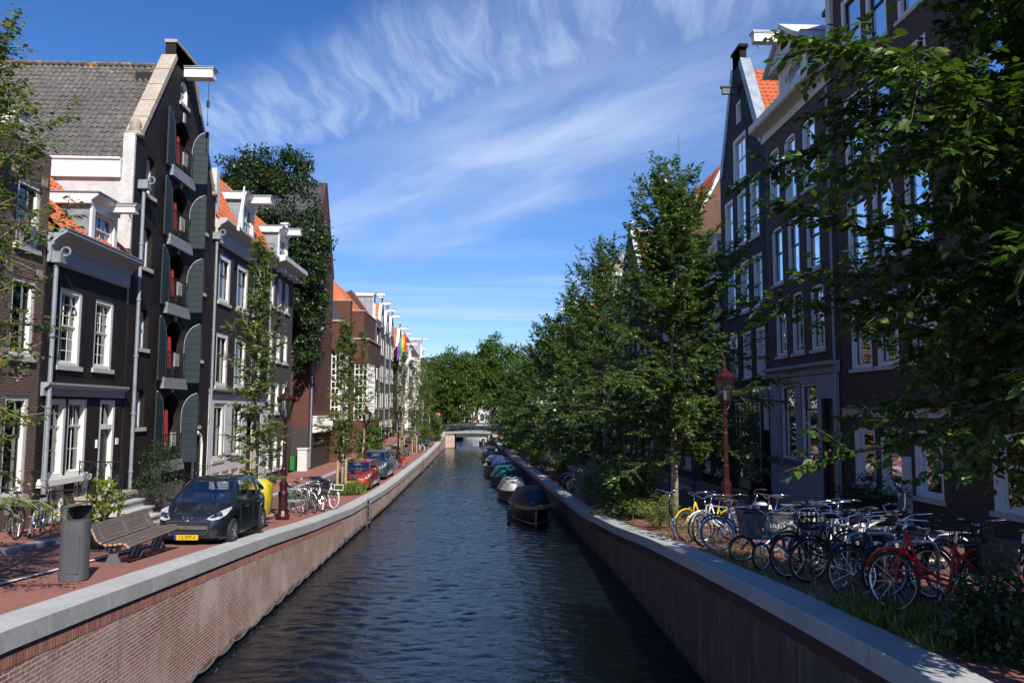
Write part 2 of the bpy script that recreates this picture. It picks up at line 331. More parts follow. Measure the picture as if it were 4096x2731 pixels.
M['paving']=brick('paving',(.37,.150,.115),(.31,.125,.095),(.20,.095,.075),bw=.11,bh=.2,ms=.006,bump=.25,patch=(.24,.11,.09),patchamt=.8,horizontal=True,rough=.85)
M['road_brick']=brick('road_brick',(.22,.105,.085),(.17,.085,.07),(.12,.07,.058),bw=.2,bh=.1,ms=.006,bump=.25,patch=(.11,.055,.045),patchamt=.6,horizontal=True,rough=.85)
def tilemat(name,c1,c2,c3,lich=0):
    m,nt,N,L,b=nodes(name); g=N.new('ShaderNodeNewGeometry'); cr=N.new('ShaderNodeValToRGB'); e=cr.color_ramp.elements
    e[0].color=(*c1,1); e[1].color=(*c2,1); x=e.new(.5); x.color=(*c3,1)
    P=g.outputs['Position']; n=nmap(N,L,P,5,4,.7); L.new(rng_(N,L,n.outputs[0],.25,.75),cr.inputs[0]); col=cr.outputs[0]
    n2=nmap(N,L,P,.5,4); col=mixc(N,L,rng_(N,L,n2.outputs[0],.4,.7,0,.4),col,tuple(q*.55 for q in c1))
    if lich:
        sp=N.new('ShaderNodeSeparateXYZ'); L.new(P,sp.inputs[0]); n3=nmap(N,L,P,3.2,3,.6)
        a=N.new('ShaderNodeMath'); a.operation='MULTIPLY'; L.new(rng_(N,L,sp.outputs[2],lich-1.3,lich),a.inputs[0]); L.new(rng_(N,L,n3.outputs[0],.56,.64),a.inputs[1])
        col=mixc(N,L,a.outputs[0],col,(.46,.26,.05))
    L.new(col,b.inputs['Base Color']); b.inputs['Roughness'].default_value=.85
    bp=N.new('ShaderNodeBump'); bp.inputs['Strength'].default_value=.4; bp.inputs['Distance'].default_value=.02; n4=nmap(N,L,P,40,3); L.new(n4.outputs[0],bp.inputs['Height']); L.new(bp.outputs[0],b.inputs['Normal'])
    return m
M['tile_grey']=tilemat('tile_grey',(.06,.052,.048),(.22,.20,.18),(.12,.11,.10),lich=18.75); M['tile_orange']=tilemat('tile_orange',(.42,.10,.035),(.62,.19,.08),(.52,.13,.05)); M['tile_slate']=tilemat('tile_slate',(.05,.05,.055),(.10,.10,.11),(.075,.075,.08))
M['leaf_elm']=leafmat('leaf_elm',(.045,.10,.02),(.105,.19,.04),(.33,.37,.15),trans=.42)
M['leaf_near']=leafmat('leaf_near',(.028,.07,.012),(.07,.145,.022),(.22,.28,.07),trans=.32,rough=.34)
M['leaf_young']=leafmat('leaf_young',(.07,.13,.022),(.15,.22,.045),(.36,.26,.05),trans=.42)
M['leaf_far']=leafmat('leaf_far',(.048,.108,.016),(.10,.175,.028),trans=.42)
M['leaf_ivy']=leafmat('leaf_ivy',(.022,.05,.014),(.05,.09,.026),(.13,.14,.05),trans=.25)
M['leaf_bright']=leafmat('leaf_bright',(.14,.22,.02),(.26,.34,.04),trans=.5); M['leaf_grey']=leafmat('leaf_grey',(.16,.19,.13),(.30,.32,.24),trans=.2); M['leaf_dark']=leafmat('leaf_dark',(.02,.045,.012),(.045,.08,.02),trans=.25)
M['grass']=leafmat('grass',(.07,.12,.02),(.17,.22,.05),(.3,.26,.1),trans=.4); M['grass_dry']=leafmat('grass_dry',(.25,.2,.08),(.42,.34,.15),trans=.3)
M['glass']=glass('glass'); M['glass_sky']=glass('glass_sky',(.3,.33,.35),.22,1.6); M['car_glass']=glass('car_glass',(.72,.75,.76),.0,.28); M['lantern_glass']=glass('lantern_glass',(.85,.88,.86),.04,.8)
def carpaint(name,col):
    m,nt,N,L,b=nodes(name); setc(b,col,.35,.3,.5); b.inputs['Coat Weight'].default_value=1; b.inputs['Coat Roughness'].default_value=.06; return m
M['car_black']=carpaint('car_black',(.012,.016,.022)); M['car_red']=carpaint('car_red',(.42,.05,.012)); M['car_blue']=carpaint('car_blue',(.065,.10,.13))
def watermat():
    m,nt,N,L,b=nodes('canal_water'); setc(b,(.004,.007,.012),.03,0,.6); b.inputs['IOR'].default_value=1.33; b.inputs['Specular Tint'].default_value=(.66,.84,1,1)
    g=N.new('ShaderNodeNewGeometry'); mp=N.new('ShaderNodeMapping'); mp.inputs['Scale'].default_value=(.75,1.6,1); L.new(g.outputs['Position'],mp.inputs[0])
    n1=nmap(N,L,None,2.0,4,.55,mp.outputs[0]); n1.inputs['Distortion'].default_value=.6
    n2=nmap(N,L,None,8.5,3,.6,mp.outputs[0]); n3=nmap(N,L,None,.25,2,.5,mp.outputs[0])
    a=N.new('ShaderNodeMath'); a.operation='MULTIPLY_ADD'; a.inputs[1].default_value=.28; L.new(n2.outputs[0],a.inputs[0]); L.new(n1.outputs[0],a.inputs[2])
    st=N.new('ShaderNodeMath'); st.operation='MULTIPLY'; st.inputs[1].default_value=1.0; L.new(rng_(N,L,n3.outputs[0],.35,.65,.55,1.0),st.inputs[0])
    bp=N.new('ShaderNodeBump'); bp.inputs['Distance'].default_value=.045; L.new(st.outputs[0],bp.inputs['Strength']); L.new(a.outputs[0],bp.inputs['Height']); L.new(bp.outputs[0],b.inputs['Normal'])
    return m
M['water']=watermat()

# ------------------------------------------------------------------ canal profiles
LY=[-12,9,12,15,20,25,32,40,48,70,90,100,106,130,300]; LZ=[2.8,2.64,2.46,2.27,1.97,1.6,1.2,1.03,.96,.96,1.2,1.55,2.25,1.6,1.4]
LXY=[-12,15,20,25,30,35,42,63,104,300]; LXX=[-5.35,-5.35,-5.29,-5.25,-5.2,-5.12,-5.0,-4.96,-4.91,-4.9]
RY=[-12,8,9.5,12.3,16,19.8,25,31.5,40,60,90,100,106,130,300]; RZ=[2.8,2.61,2.55,2.41,2.18,1.93,1.5,1.15,1.08,1.08,1.2,1.55,2.25,1.6,1.4]
RXY=[-12,20,26,31,36,41,59,84,104,300]; RXX=[4.22,4.24,4.2,4.05,3.86,3.7,3.03,2.07,1.3,.9]
zl=lambda y: float(np.interp(y,LY,LZ)); xl=lambda y: float(np.interp(y,LXY,LXX))
zr=lambda y: float(np.interp(y,RY,RZ)); xr=lambda y: float(np.interp(y,RXY,RXX))
YS=sorted(set(LY+RY+LXY+RXY+list(range(-12,120,3))+[140,160,200,250,300]))
def sheet(name,xa,xb,zf,dz,m,ys=YS,label=None,cat=None,thick=0,parent=None,kind='structure'):
    b=MB(); xa=xa if callable(xa) else (lambda y,q=xa:q); xb=xb if callable(xb) else (lambda y,q=xb:q)
    if not thick: b.grid([[(xa(y),y,zf(y)+dz),(xb(y),y,zf(y)+dz)] for y in ys])
    else: b.grid([[(xa(y),y,zf(y)-.3),(xa(y),y,zf(y)+dz),(xb(y),y,zf(y)+dz),(xb(y),y,zf(y)-.3)] for y in ys],close=True)
    o=b.build(name,m,parent)
    if kind: tag(o,label,cat,kind=kind)
    return o
b=MB()
for sg in (0,1):
    zf=zl if sg==0 else zr
    cols=[(lambda y:xl(y)-.45),(lambda y:-60),(lambda y:-900)] if sg==0 else [(lambda y:xr(y)+.45),(lambda y:60),(lambda y:900)]
    b.grid([[(c(y),y,zf(y)-.02) for c in cols] for y in YS+[1500]])
b.grid([[(-900,300.5,1.3),(900,300.5,1.3)],[(-900,1600,1.3),(900,1600,1.3)]])
tag(b.build('ground',M['paving']),'red brick ground of the city quarter either side of the canal','ground',kind='structure')
def water():
    xs=np.arange(-5.6,4.7,.11); ys=np.concatenate([np.arange(-3,4,.5),np.arange(4,112,.055),np.array([113,120,150,300.])])
    X,Y=np.meshgrid(xs,ys); Z=np.zeros_like(X); rg=np.random.default_rng(3)
    for i in range(70):
        lam=.16*(4.8**rg.random()); th=rg.normal(0,.62); k=2*math.pi/lam; a=.0034*lam**.95
        Z+=a*np.sin(k*(X*math.sin(th)+Y*math.cos(th))+rg.uniform(0,6.28))
    calm=.55+.45*np.clip(.5+.5*np.sin(X*.55+1.3*np.sin(Y*.13)+Y*.09)+.3*np.sin(Y*.31-X*.4),0,1)
    Z*=calm*np.interp(Y,[0,50,100],[1,.9,.55])
    V=np.stack([X,Y,Z],-1).reshape(-1,3); n,m=X.shape; i=np.arange(n*m).reshape(n,m)
    Q=np.stack([i[:-1,:-1],i[:-1,1:],i[1:,1:],i[1:,:-1]],-1).reshape(-1,4)
    return npmesh('canal_water',V,Q,M['water'],smooth=True)
tag(water(),'dark rippled canal water reflecting the sky','water',kind='structure')
YN=[y for y in YS if y<=170]
tag(sheet('road',-7.35,-9.4,zl,.006,M['road_brick'],YN),'narrow brick roadway along the left quay','road',kind='structure')
sheet('white_road_line',-7.25,-7.34,zl,.010,M['road_white'],[y for y in YN if y<38],'white line between parking strip and left roadway','road marking')
sheet('kerb',-9.4,-9.72,zl,.10,M['kerb'],YN,'grey kerb stones of the left pavement','kerb',thick=1)
sheet('pavement',-9.72,-12.3,zl,.095,M['paving'],YN,'red brick pavement before the left houses','pavement',thick=1)
sheet('road',lambda y:xr(y)+3.7,lambda y:xr(y)+6.8,zr,.006,M['road_brick'],YN,'brick roadway along the shaded right quay','road')
sheet('kerb',lambda y:xr(y)+6.8,lambda y:xr(y)+7.1,zr,.10,M['kerb'],YN,'grey kerb stones of the right pavement','kerb',thick=1)
sheet('pavement',lambda y:xr(y)+7.1,lambda y:xr(y)+9.6,zr,.095,M['paving'],YN,'red brick pavement before the right houses','pavement',thick=1)
def quay(side):
    xf,zf=(xl,zl) if side<0 else (xr,zr); s=-1 if side<0 else 1
    r=root('quay_wall',(xf(8),8,0),'sunlit red brick quay wall with pale stone coping on the left bank' if side<0 else 'shaded dark brick quay wall with stone coping on the right bank','quay wall')
    ys=[y for y in YS if y<=300]
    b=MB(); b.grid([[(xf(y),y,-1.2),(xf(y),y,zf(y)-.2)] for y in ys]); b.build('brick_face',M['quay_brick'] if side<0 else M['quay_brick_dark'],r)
    b=MB(); b.grid([[(xf(y)-s*.02,y,zf(y)-.47),(xf(y)-s*.02,y,zf(y)-.25)] for y in ys]); 
    b=MB(); y=-10.0; L_=1.55
    while y<120:
        y1=y+L_-.008
        pts=[]
        for q in (y,(y+y1)/2,y1):
            X=xf(q); Z=zf(q)
            pts.append([(X-s*.035,q,Z-.25),(X-s*.035,q,Z-.012),(X-s*.02,q,Z),(X+s*.52,q,Z),(X+s*.52,q,Z-.25)])
        I=b.grid(pts,close=True); b.f.append(I[0][::-1]); b.m.append(0); b.f.append(I[-1][:]); b.m.append(0)
        y+=L_
    b.build('coping',M['coping'],r)
    # soldier course bricks under the coping, near part only
    b=MB(); y=4.0
    while y<30:
        X=xf(y); Z=zf(y)-.252
        b.box(min(X,X-s*.006),max(X,X-s*.006),y,y+.052,Z-.2,Z); y+=.064
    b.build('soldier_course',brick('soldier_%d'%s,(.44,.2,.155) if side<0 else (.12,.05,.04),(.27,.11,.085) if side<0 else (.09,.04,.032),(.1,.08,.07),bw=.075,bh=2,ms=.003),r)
    return r
QL=quay(-1); QR=quay(1)
# mooring cable with white insulators along the left waterline
r=root('fender_rope',(-5.3,10,0.1),'green mooring rope slung through metal rings along the left waterline','rope')
b=MB(); pts=[]
ry=[8+1.05*i for i in range(70)]
for a,c in zip(ry,ry[1:]):
    for t in (0,.25,.5,.75):
        y=a+(c-a)*t; pts.append((xl(y)+.045,y,.16-.07*math.sin(math.pi*t)))
b.tube(pts,.022,5); b.build('rope',M['hull_grey'],r)
rg=MB(); rg.lathe([(.01,-.03),(.032,-.015),(.032,.015),(.01,.03)],(xl(ry[0])+.05,ry[0],.18),8); g0=rg.build('ring',M['steel'],r)
for y in ry[1:]:
    c=g0.copy(); C.objects.link(c); c.location=(xl(y)-xl(ry[0]),y-ry[0],0)
# ladders in the wall
for i,(yy,lab) in enumerate([(35.6,'galvanised ladder set in the left quay wall, nearest'),(66,'galvanised ladder set in the left quay wall beside the second car group'),(89.9,'galvanised ladder on the left wall farthest towards the bridge')]):
    X=xl(yy)+.05; Z=zl(yy); b=MB()
    r=root('wall_ladder',(X,yy,0),lab,'ladder','ladders in the quay wall')
    for d in (-.24,.24): b.tube([(X,yy+d,.0),(X,yy+d,Z+.0)],.03,6)
    b.build('rail',M['steel'],r); b=MB()
    for k in range(5): b.box(X-.03,X+.13,yy-.24,yy+.24,.12+k*.25,.15+k*.25)
    b.build('rung',M['steel'],r)
# ------------------------------------------------------------------ building kit
def lerp(a,b,t): return a+(b-a)*t
def front_wall(mb,pl,zb,outl,holes,mi=0,depth=.25,rmi=None):
    """outl: list of (z,uL,uR) rising; holes: (u0,z0,u1,z1,arch)"""
    zs=set([zb]+[o[0] for o in outl])
    for h in holes: zs.add(h[1]); zs.add(h[3])
    zs=sorted(z for z in zs if zb<=z<=outl[-1][0]); oz=[o[0] for o in outl]
    for z0,z1 in zip(zs,zs[1:]):
        if z1-z0<1e-4: continue
        L0,L1=[float(np.interp(z,oz,[o[1] for o in outl])) for z in (z0+1e-4,z1-1e-4)]
        R0,R1=[float(np.interp(z,oz,[o[2] for o in outl])) for z in (z0+1e-4,z1-1e-4)]
        hs=sorted([h for h in holes if h[1]<=z0+1e-5 and h[3]>=z1-1e-5])
        e=[(L0,L1)]
        for h in hs: e.append((h[0],h[0])); e.append((h[2],h[2]))
        e.append((R0,R1))
        for i in range(0,len(e),2):
            a,c=e[i],e[i+1]
            mb.face([pl(a[0],0,z0),pl(c[0],0,z0),pl(c[1],0,z1),pl(a[1],0,z1)],mi)
    for u0,z0,u1,z1,ar in holes:
        rm=mi if rmi is None else rmi
        zt=z1
        for q in (((u0,0,z0),(u0,0,zt),(u0,-depth,zt),(u0,-depth,z0)),((u1,0,z0),(u1,0,zt),(u1,-depth,zt),(u1,-depth,z0)),((u0,0,z0),(u1,0,z0),(u1,-depth,z0),(u0,-depth,z0)),((u0,0,zt),(u1,0,zt),(u1,-depth,zt),(u0,-depth,zt))):
            mb.face([pl(*p) for p in q],mi)
        if ar:
            n=8; uc=(u0+u1)/2; hw=(u1-u0)/2
            for sgn in (-1,1):
                poly=[(uc+sgn*hw,z1-ar)]+[(uc+sgn*hw*math.cos(math.pi/2*k/n),z1-ar+ar*math.sin(math.pi/2*k/n)) for k in range(1,n+1)]+[(uc+sgn*hw,z1)]
                mb.plate(pl,poly,-.012,-depth*.92,mi)
def interior(mb,pl,u0,z0,u1,z1,d=.25,D=1.6,mi=1):
    e=.3
    p=lambda u,w,z:pl(u,w,z)
    a,b_=u0-e,u1+e; c,f=z0-e*.3,z1+.1
    mb.face([p(a,-D,c),p(b_,-D,c),p(b_,-D,f),p(a,-D,f)],mi)
    mb.face([p(a,-d-.06,c),p(a,-D,c),p(a,-D,f),p(a,-d-.06,f)],mi); mb.face([p(b_,-d-.06,c),p(b_,-D,c),p(b_,-D,f),p(b_,-d-.06,f)],mi)
    mb.face([p(a,-d-.06,c),p(b_,-d-.06,c),p(b_,-D,c),p(a,-D,c)],mi); mb.face([p(a,-d-.06,f),p(b_,-d-.06,f),p(b_,-D,f),p(a,-D,f)],mi)
def window(rt,pl,u0,z0,u1,z1,cas='white_paint',sash='white_paint',t=.09,nx=2,nu=2,nl=2,split=.5,depth=.22,sill='stone_trim',curt=.3,arch=0,gl='glass',name='window',st=.045,face=-.03):
    b=MB(); w0,w1=-depth,face
    b.pbox(pl,u0,u0+t,w0,w1,z0,z1); b.pbox(pl,u1-t,u1,w0,w1,z0,z1)
    b.pbox(pl,u0+t,u1-t,w0,w1-.004,z0,z0+t*.8)
    if arch:
        n=8; uc=(u0+u1)/2; hw=(u1-u0)/2
        P=[(uc+hw*math.cos(math.pi*k/n),z1-arch+arch*math.sin(math.pi*k/n)) for k in range(n+1)]; Q=[(uc+(hw-t)*math.cos(math.pi*k/n),z1-arch+(arch-t*.8)*math.sin(math.pi*k/n)) for k in range(n+1)]
        for k in range(n): b.plate(pl,[P[k],P[k+1],Q[k+1],Q[k]],w0,w1)
    else: b.pbox(pl,u0+t,u1-t,w0,w1-.004,z1-t,z1)
    fo=b.build(name,M[cas],rt)
    a,c,d,e=u0+t,u1-t,z0+t*.8,z1-t
    zs=lerp(d,e,split)
    b=MB(); s0,s1=-depth+.03,-depth+.09
    for zz0,zz1,ny,off in ((d,zs,nl,.0),(zs,e,nu,.03)):
        q0,q1=s0+off,s1+off-.012
        b.pbox(pl,a,a+st,q0,q1,zz0,zz1); b.pbox(pl,c-st,c,q0,q1,zz0,zz1); b.pbox(pl,a+st,c-st,q0,q1-.003,zz0,zz0+st); b.pbox(pl,a+st,c-st,q0,q1-.003,zz1-st,zz1)
        for k in range(1,nx):
            u=lerp(a,c,k/nx); b.pbox(pl,u-.014,u+.014,q0+.01,q1-.012,zz0+st,zz1-st)
        for k in range(1,ny):
            z=lerp(zz0,zz1,k/ny); b.pbox(pl,a+st,c-st,q0+.013,q1-.015,z-.014,z+.014)
    b.build('sash',M[sash],fo)
    b=MB(); w=-depth+.055; b.face([pl(a,w,d),pl(c,w,d),pl(c,w,e),pl(a,w,e)]); b.build('pane',M[gl],fo)
    if curt:
        b=MB()
        for s_ in (0,1):
            ww=(c-a)*curt*random.uniform(.7,1.2); P=[]
            for k in range(9):
                u=(a+ww*k/8) if s_==0 else (c-ww*k/8); w=-depth-.1-.03*(k%2)
                P.append([pl(u,w,d),pl(u,w,e)])
            b.grid(P)
        b.build('curtain',M['curtain'],fo)
    if sill:
        b=MB(); b.pbox(pl,u0-.07,u1+.07,-.1,.07,z0-.13,z0-.001); b.build('sill',M[sill],fo)
    return fo
def tiles(mb,A,B,D,Cc,pa=.25,pb=.30,mi=0,amp=.035,lip=.028,sa=6):
    """A,B eave ends; D,Cc ridge ends"""
    A,B,D,Cc=[np.array(p,float) for p in (A,B,D,Cc)]
    n=np.cross(B-A,D-A); n/=np.linalg.norm(n)
    if n[2]<0: n=-n
    la=np.linalg.norm(B-A); lb=np.linalg.norm(D-A); na=max(1,int(la/pa)); nb=max(1,int(lb/pb)); cols=na*sa+1
    rows=[]
    for j in range(nb):
        for e in (0,1):
            t=(j+e)/nb; r=[]
            jit=(np.random.RandomState(j*7+1).rand(na+1)-.5)*.02
            for i in range(cols):
                s=i/(cols-1); ph=(i%sa)/sa*2*math.pi
                h=amp*math.sin(ph)+(lip if e==0 else 0)*1.0+jit[i//sa]*(1-e)
                p=lerp(lerp(A,B,s),lerp(D,Cc,s),t)+n*h
                if e==0: p=p-(D-A)/lb*.02
                r.append(p)
            rows.append(r)
    mb.grid(rows,mi)
def house(label,side,X,u0,u1,zb,outl,wins,wall,roofm=None,back=9.,group=None,name='canal_house',ridge=None,extra_holes=(),detail=True,glassm='glass',cat='house',zside=None):
    pl=PL(side,X); rt=root(name,(X,(u0+u1)/2,zb),label,cat,group)
    b=MB(); holes=[(w['r'][0],w['r'][1],w['r'][2],w['r'][3],w.get('arch',0)) for w in wins]+list(extra_holes)
    front_wall(b,pl,zb-.6,outl,holes)
    for h in holes: interior(b,pl,h[0],h[1],h[2],h[3])
    zs=zside or outl[0][0]
    for u in (u0,u1): b.face([pl(u,0,zb-.6),pl(u,-back,zb-.6),pl(u,-back,zs),pl(u,0,zs)])
    b.face([pl(u0,-back,zb-.6),pl(u1,-back,zb-.6),pl(u1,-back,zs),pl(u0,-back,zs)])
    b.build('wall',[M[wall],M['interior']],rt)
    for w in wins:
        k={q:v for q,v in w.items() if q not in('r','kind')}
        k.setdefault('gl',glassm); window(rt,pl,*w['r'],**k)
    return rt,pl
def cornice(rt,pl,u0,u1,z0,prof,m='white_paint',name='cornice'):
    b=MB(); b.ext(pl,[(-.05,z0)]+[(w,z0+z) for w,z in prof]+[(-.05,z0+prof[-1][1])],u0,u1); return b.build(name,M[m],rt)
CP=[(.06,0),(.06,.35),(.12,.4),(.12,.62),(.2,.66),(.34,.8),(.42,.84),(.42,.96)]
def scale(prof,sw,sz): return [(w*sw,z*sz) for w,z in prof]
def ridge_roof(rt,pl,u0,u1,z0,zr_,w0,wr,wb,m='tile_orange',real=False,pa=.25,pb=.32,name='roof',gm=None):
    b=MB()
    if real: tiles(b,pl(u0,w0,z0),pl(u1,w0,z0),pl(u0,wr,zr_),pl(u1,wr,zr_),pa,pb)
    else: b.face([pl(u0,w0,z0),pl(u1,w0,z0),pl(u1,wr,zr_),pl(u0,wr,zr_)])
    b.face([pl(u0,wb,z0),pl(u1,wb,z0),pl(u1,wr,zr_),pl(u0,wr,zr_)])
    mi=1
    for u in (u0,u1): b.face([pl(u,w0,z0-.05),pl(u,wb,z0-.05),pl(u,wr,zr_-.02)],mi)
    return b.build(name,[M[m],M[gm or 'brick_brown']],rt)
def beam(rt,pl,u,z,w0,w1,wd=.28,h=.34,m='white_paint',cap='zinc',hook=True,rope=0,name='hoist_beam'):
    b=MB(); b.pbox(pl,u-wd/2,u+wd/2,w0,w1,z,z+h); b.pbox(pl,u-wd/2-.04,u+wd/2+.04,w0,w1+.05,z+h+.002,z+h+.05)
    o=b.build(name,[M[m]],rt)
    b=MB(); b.pbox(pl,u-wd/2-.07,u+wd/2+.07,w0,w1+.08,z+h+.052,z+h+.085); b.build('cap',M[cap],o)
    if hook:
        b=MB(); zz=z-rope; b.tube([pl(u,w1-.2,z),pl(u,w1-.2,zz-.1)],.012 if rope else .03,5); c=pl(u,w1-.2,zz-.18); b.ring(c,.07,.018,'x',10,5,a0=-2.6,a1=1.6)
        if rope: b.tube([pl(u,w1-.2,z-rope*.55),pl(u,w1-.2,z-rope*.7)],.06,6)
        b.build('hook',M['black_iron'] if rope else M['white_paint'],o)
    return o
def dormer(rt,pl,u0,u1,z0,z1,w=-.3,back=2.6,win=True,cheek='zinc',nx=2,nu=1,nl=1,topk=1.,split=.5,flat=True):
    b=MB()
    b.pbox(pl,u0,u0+.12,w-back,w-.02,z0,z1); b.pbox(pl,u1-.12,u1,w-back,w-.02,z0,z1); b.pbox(pl,u0+.12,u1-.12,w-back,w-.02,z1-.1,z1)
    o=b.build('dormer',M[cheek],rt)
    ORG[o.name]=ORG[rt.name]
    b=MB(); b.pbox(pl,u0-.03,u0+.16,w-.02,w+.05,z0,z1); b.pbox(pl,u1-.16,u1+.03,w-.02,w+.05,z0,z1); b.pbox(pl,u0+.16,u1-.16,w-.02,w+.047,z1-.16,z1)
    b.ext(pl,[(w-back,z1+.003),(w+.06,z1+.003),(w+.06,z1+.12*topk),(w+.16,z1+.2*topk),(w+.26,z1+.28*topk),(w+.26,z1+.36*topk),(w-back,z1+.36*topk)],u0-.16,u1+.16)
    b.build('frame',M['white_paint'],o)
    b=MB(); b.pbox(pl,u0-.2,u1+.2,w-back,w+.31,z1+.362*topk,z1+.362*topk+.03); b.build('roof_cap',M['zinc'],o)
    if win:
        window(rt,pl_shift(pl,w),u0+.16,z0+.05,u1-.16,z1-.16,t=.05,nx=nx,nu=nu,nl=nl,split=split,depth=.16,sill=None,curt=0,name='dormer_window')
        b=MB(); b.pbox(pl,u0+.12,u1-.12,w-1.2,w-1.15,z0,z1-.1); b.build('back_panel',M['interior'],o)
    return o
def pl_shift(pl,dw): return lambda u,w,z: pl(u,w+dw,z)
def pipe(rt,pl,u,z0,z1,w=.12,r=.055,m='lead',hopper=True,name='downpipe'):
    b=MB(); b.tube([pl(u,w,z0),pl(u,w,z1)],r,8)
    z=z0+1.2
    while z<z1: b.tube([pl(u,w,z),pl(u,w,z+.06)],r*1.35,8); z+=1.9
    if hopper: b.pbox(pl,u-.16,u+.16,.0,.32,z1,z1+.3); b.ring(pl(u+.02,.36,z1+.32),.12,.03,'y',12,5)
    return b.build(name,M[m],rt)
def W_(u0,z0,u1,z1,**k): return dict(r=(u0,z0,u1,z1),**k)

# ------------------------------------------------------------------ LEFT BANK
XL=-11.7
# far-left brick house
wA=[]
for (a,c) in ((15.2,17.0),(17.9,18.9),(19.72,20.75)):
    for (z0,z1) in ((9.2,10.9),(6.4,8.4),(2.9,5.4)):
        if a==15.2: wA.append(W_(a,z0,c,z1+.2,sash='dark_paint',nx=1,nu=1,nl=1,arch=.2,split=.6,t=.12))
        else: wA.append(W_(a,z0,c,z1,sash='dark_paint',nx=1,nu=1,nl=1,split=.6,t=.12,curt=.2))
rt,pl=house('reddish brick house with pale stone blocks, half hidden by the near left tree',-1,XL,12.5,21.15,zl(17),[(11.85,12.5,21.15)],wA,'brick_mixed',back=10)
b=MB()
for z in (9.05,10.95,6.3,8.45,4.3,3.6,2.6):
    for (a,c) in ((15.2,17.0),(17.9,18.9),(19.72,20.75)):
        if z in (9.05,4.3,3.6): continue
        for (p_,q_) in ((a-.28,a-.02),(c+.02,c+.28)):
            b=MB(); b.pbox(pl,p_,q_,0,.012,z,z+.26); b.build('stone_block',M['plaster_white'] if 0 else M['sandstone'],rt)
b=MB()
for cu,cz in ((19.1,11.2),(20.2,5.95),(18.4,8.9)):
    for i in range(-2,3):
        for j in range(-2,3):
            if abs(i)+abs(j)==2: b.pbox(pl,cu+i*.12-.055,cu+i*.12+.055,0,.012,cz+j*.085-.03,cz+j*.085+.03)
b.build('yellow_brick_ornament',M['parapet_stone'],rt)
cornice(rt,pl,12.5,18.3,11.4,scale(CP,1.2,.5)); beam(rt,pl,18.0,11.55,-.3,1.0,.5,.32)
b=MB(); b.pbox(pl,12.5,21.15,-9,-.1,11.85,11.95); b.build('roof',M['zinc'],rt)

# small black house
dk=dict(nx=2,nu=3,nl=3,split=.52,t=.13,curt=.22)
wB=[W_(21.95,6.28,23.2,8.45,**{**dk,'nx':3}),W_(23.95,6.3,25.15,8.42,**dk),
    W_(21.5,3.2,22.63,5.35,nx=2,nu=1,nl=2,split=.66,t=.12,sill=None),W_(22.69,3.2,23.8,5.35,nx=2,nu=1,nl=2,split=.66,t=.12,sill=None),
    W_(21.5,1.98,22.75,3.0,nx=3,nu=1,nl=2,split=.4,t=.12,sill=None,curt=0),W_(23.25,2.15,24.1,3.0,nx=2,nu=1,nl=1,split=.5,t=.1,sill=None,curt=0)]
rt,pl=house('small black brick house with white sash windows, stone stoop and a dormer',-1,XL,21.2,26.0,zl(23),[(9.5,21.2,26.0)],wB,'brick_black',back=8,extra_holes=[(24.55,2.5,25.55,5.35,0)])
b=MB(); b.pbox(pl,24.55,24.68,-.2,-.01,2.5,5.35); b.pbox(pl,25.42,25.55,-.2,-.01,2.5,5.35); b.pbox(pl,24.68,25.42,-.2,-.014,5.23,5.35); b.pbox(pl,24.68,25.42,-.2,-.014,4.45,4.6); b.build('door_frame',M['white_paint'],rt)
b=MB(); b.pbox(pl,24.7,25.4,-.2,-.14,2.5,4.45); b.pbox(pl,24.78,25.32,-.14,-.12,2.7,3.3); b.pbox(pl,24.78,25.32,-.14,-.12,3.45,4.3); d=b.build('door',M['door_dark'],rt)
b=MB(); b.pbox(pl,25.28,25.33,-.12,-.07,3.4,3.44); b.build('handle',M['chrome'],d)
b=MB(); b.face([pl(24.68,-.15,4.6),pl(25.42,-.15,4.6),pl(25.42,-.15,5.23),pl(24.68,-.15,5.23)]); b.build('fanlight',M['glass'],rt)
cornice(rt,pl,21.25,26.0,5.42,[(.08,0),(.08,.2),(.16,.24),(.22,.3),(.22,.36)],'grey_paint','shop_cornice')
b=MB(); b.pbox(pl,21.3,24.0,-.02,.12,3.0,3.16); b.pbox(pl,21.35,23.9,-.02,.06,3.164,3.22); b.build('window_ledge',M['white_paint'],rt)
b=MB(); b.ext(pl,[(-.05,9.0),(.05,9.0),(.09,9.06),(.09,9.45),(.16,9.5),(.16,9.56),(.3,9.7),(.44,9.78),(.5,9.82),(.5,9.9),(-.05,9.9)],21.2,25.98); b.build('cornice',M['grey_paint'],rt)
b=MB(); b.ext(pl,[(.28,9.903),(.52,9.903),(.52,9.94),(.28,9.94)],21.2,25.98); b.build('gutter',M['zinc'],rt)
b=MB(); tiles(b,pl(21.2,.3,9.92),pl(25.98,.3,9.92),pl(21.2,-3.2,13.2),pl(25.98,-3.2,13.2)); b.face([pl(21.2,-8,9.9),pl(25.98,-8,9.9),pl(25.98,-3.2,13.2),pl(21.2,-3.2,13.2)]); b.face([pl(21.2,.3,9.8),pl(21.2,-8,9.8),pl(21.2,-3.2,13.2)]); b.build('roof',M['tile_orange'],rt)
dormer(rt,pl,23.15,24.7,9.92,11.08,w=.12,back=2.2,nx=2,nu=1,nl=1,topk=.9); beam(rt,pl,24.25,11.1,-.6,.95,.28,.19)
pipe(rt,pl,21.42,2.0,9.0,.14,.06)
b=MB(); b.pbox(pl,24.36,24.42,.0,.05,3.9,4.15); b.build('doorbell',M['white_paint'],rt)
b=MB(); b.pbox(pl,25.66,25.82,.0,.03,3.95,4.15); b.build('house_number_plate',M['white_paint'],rt)
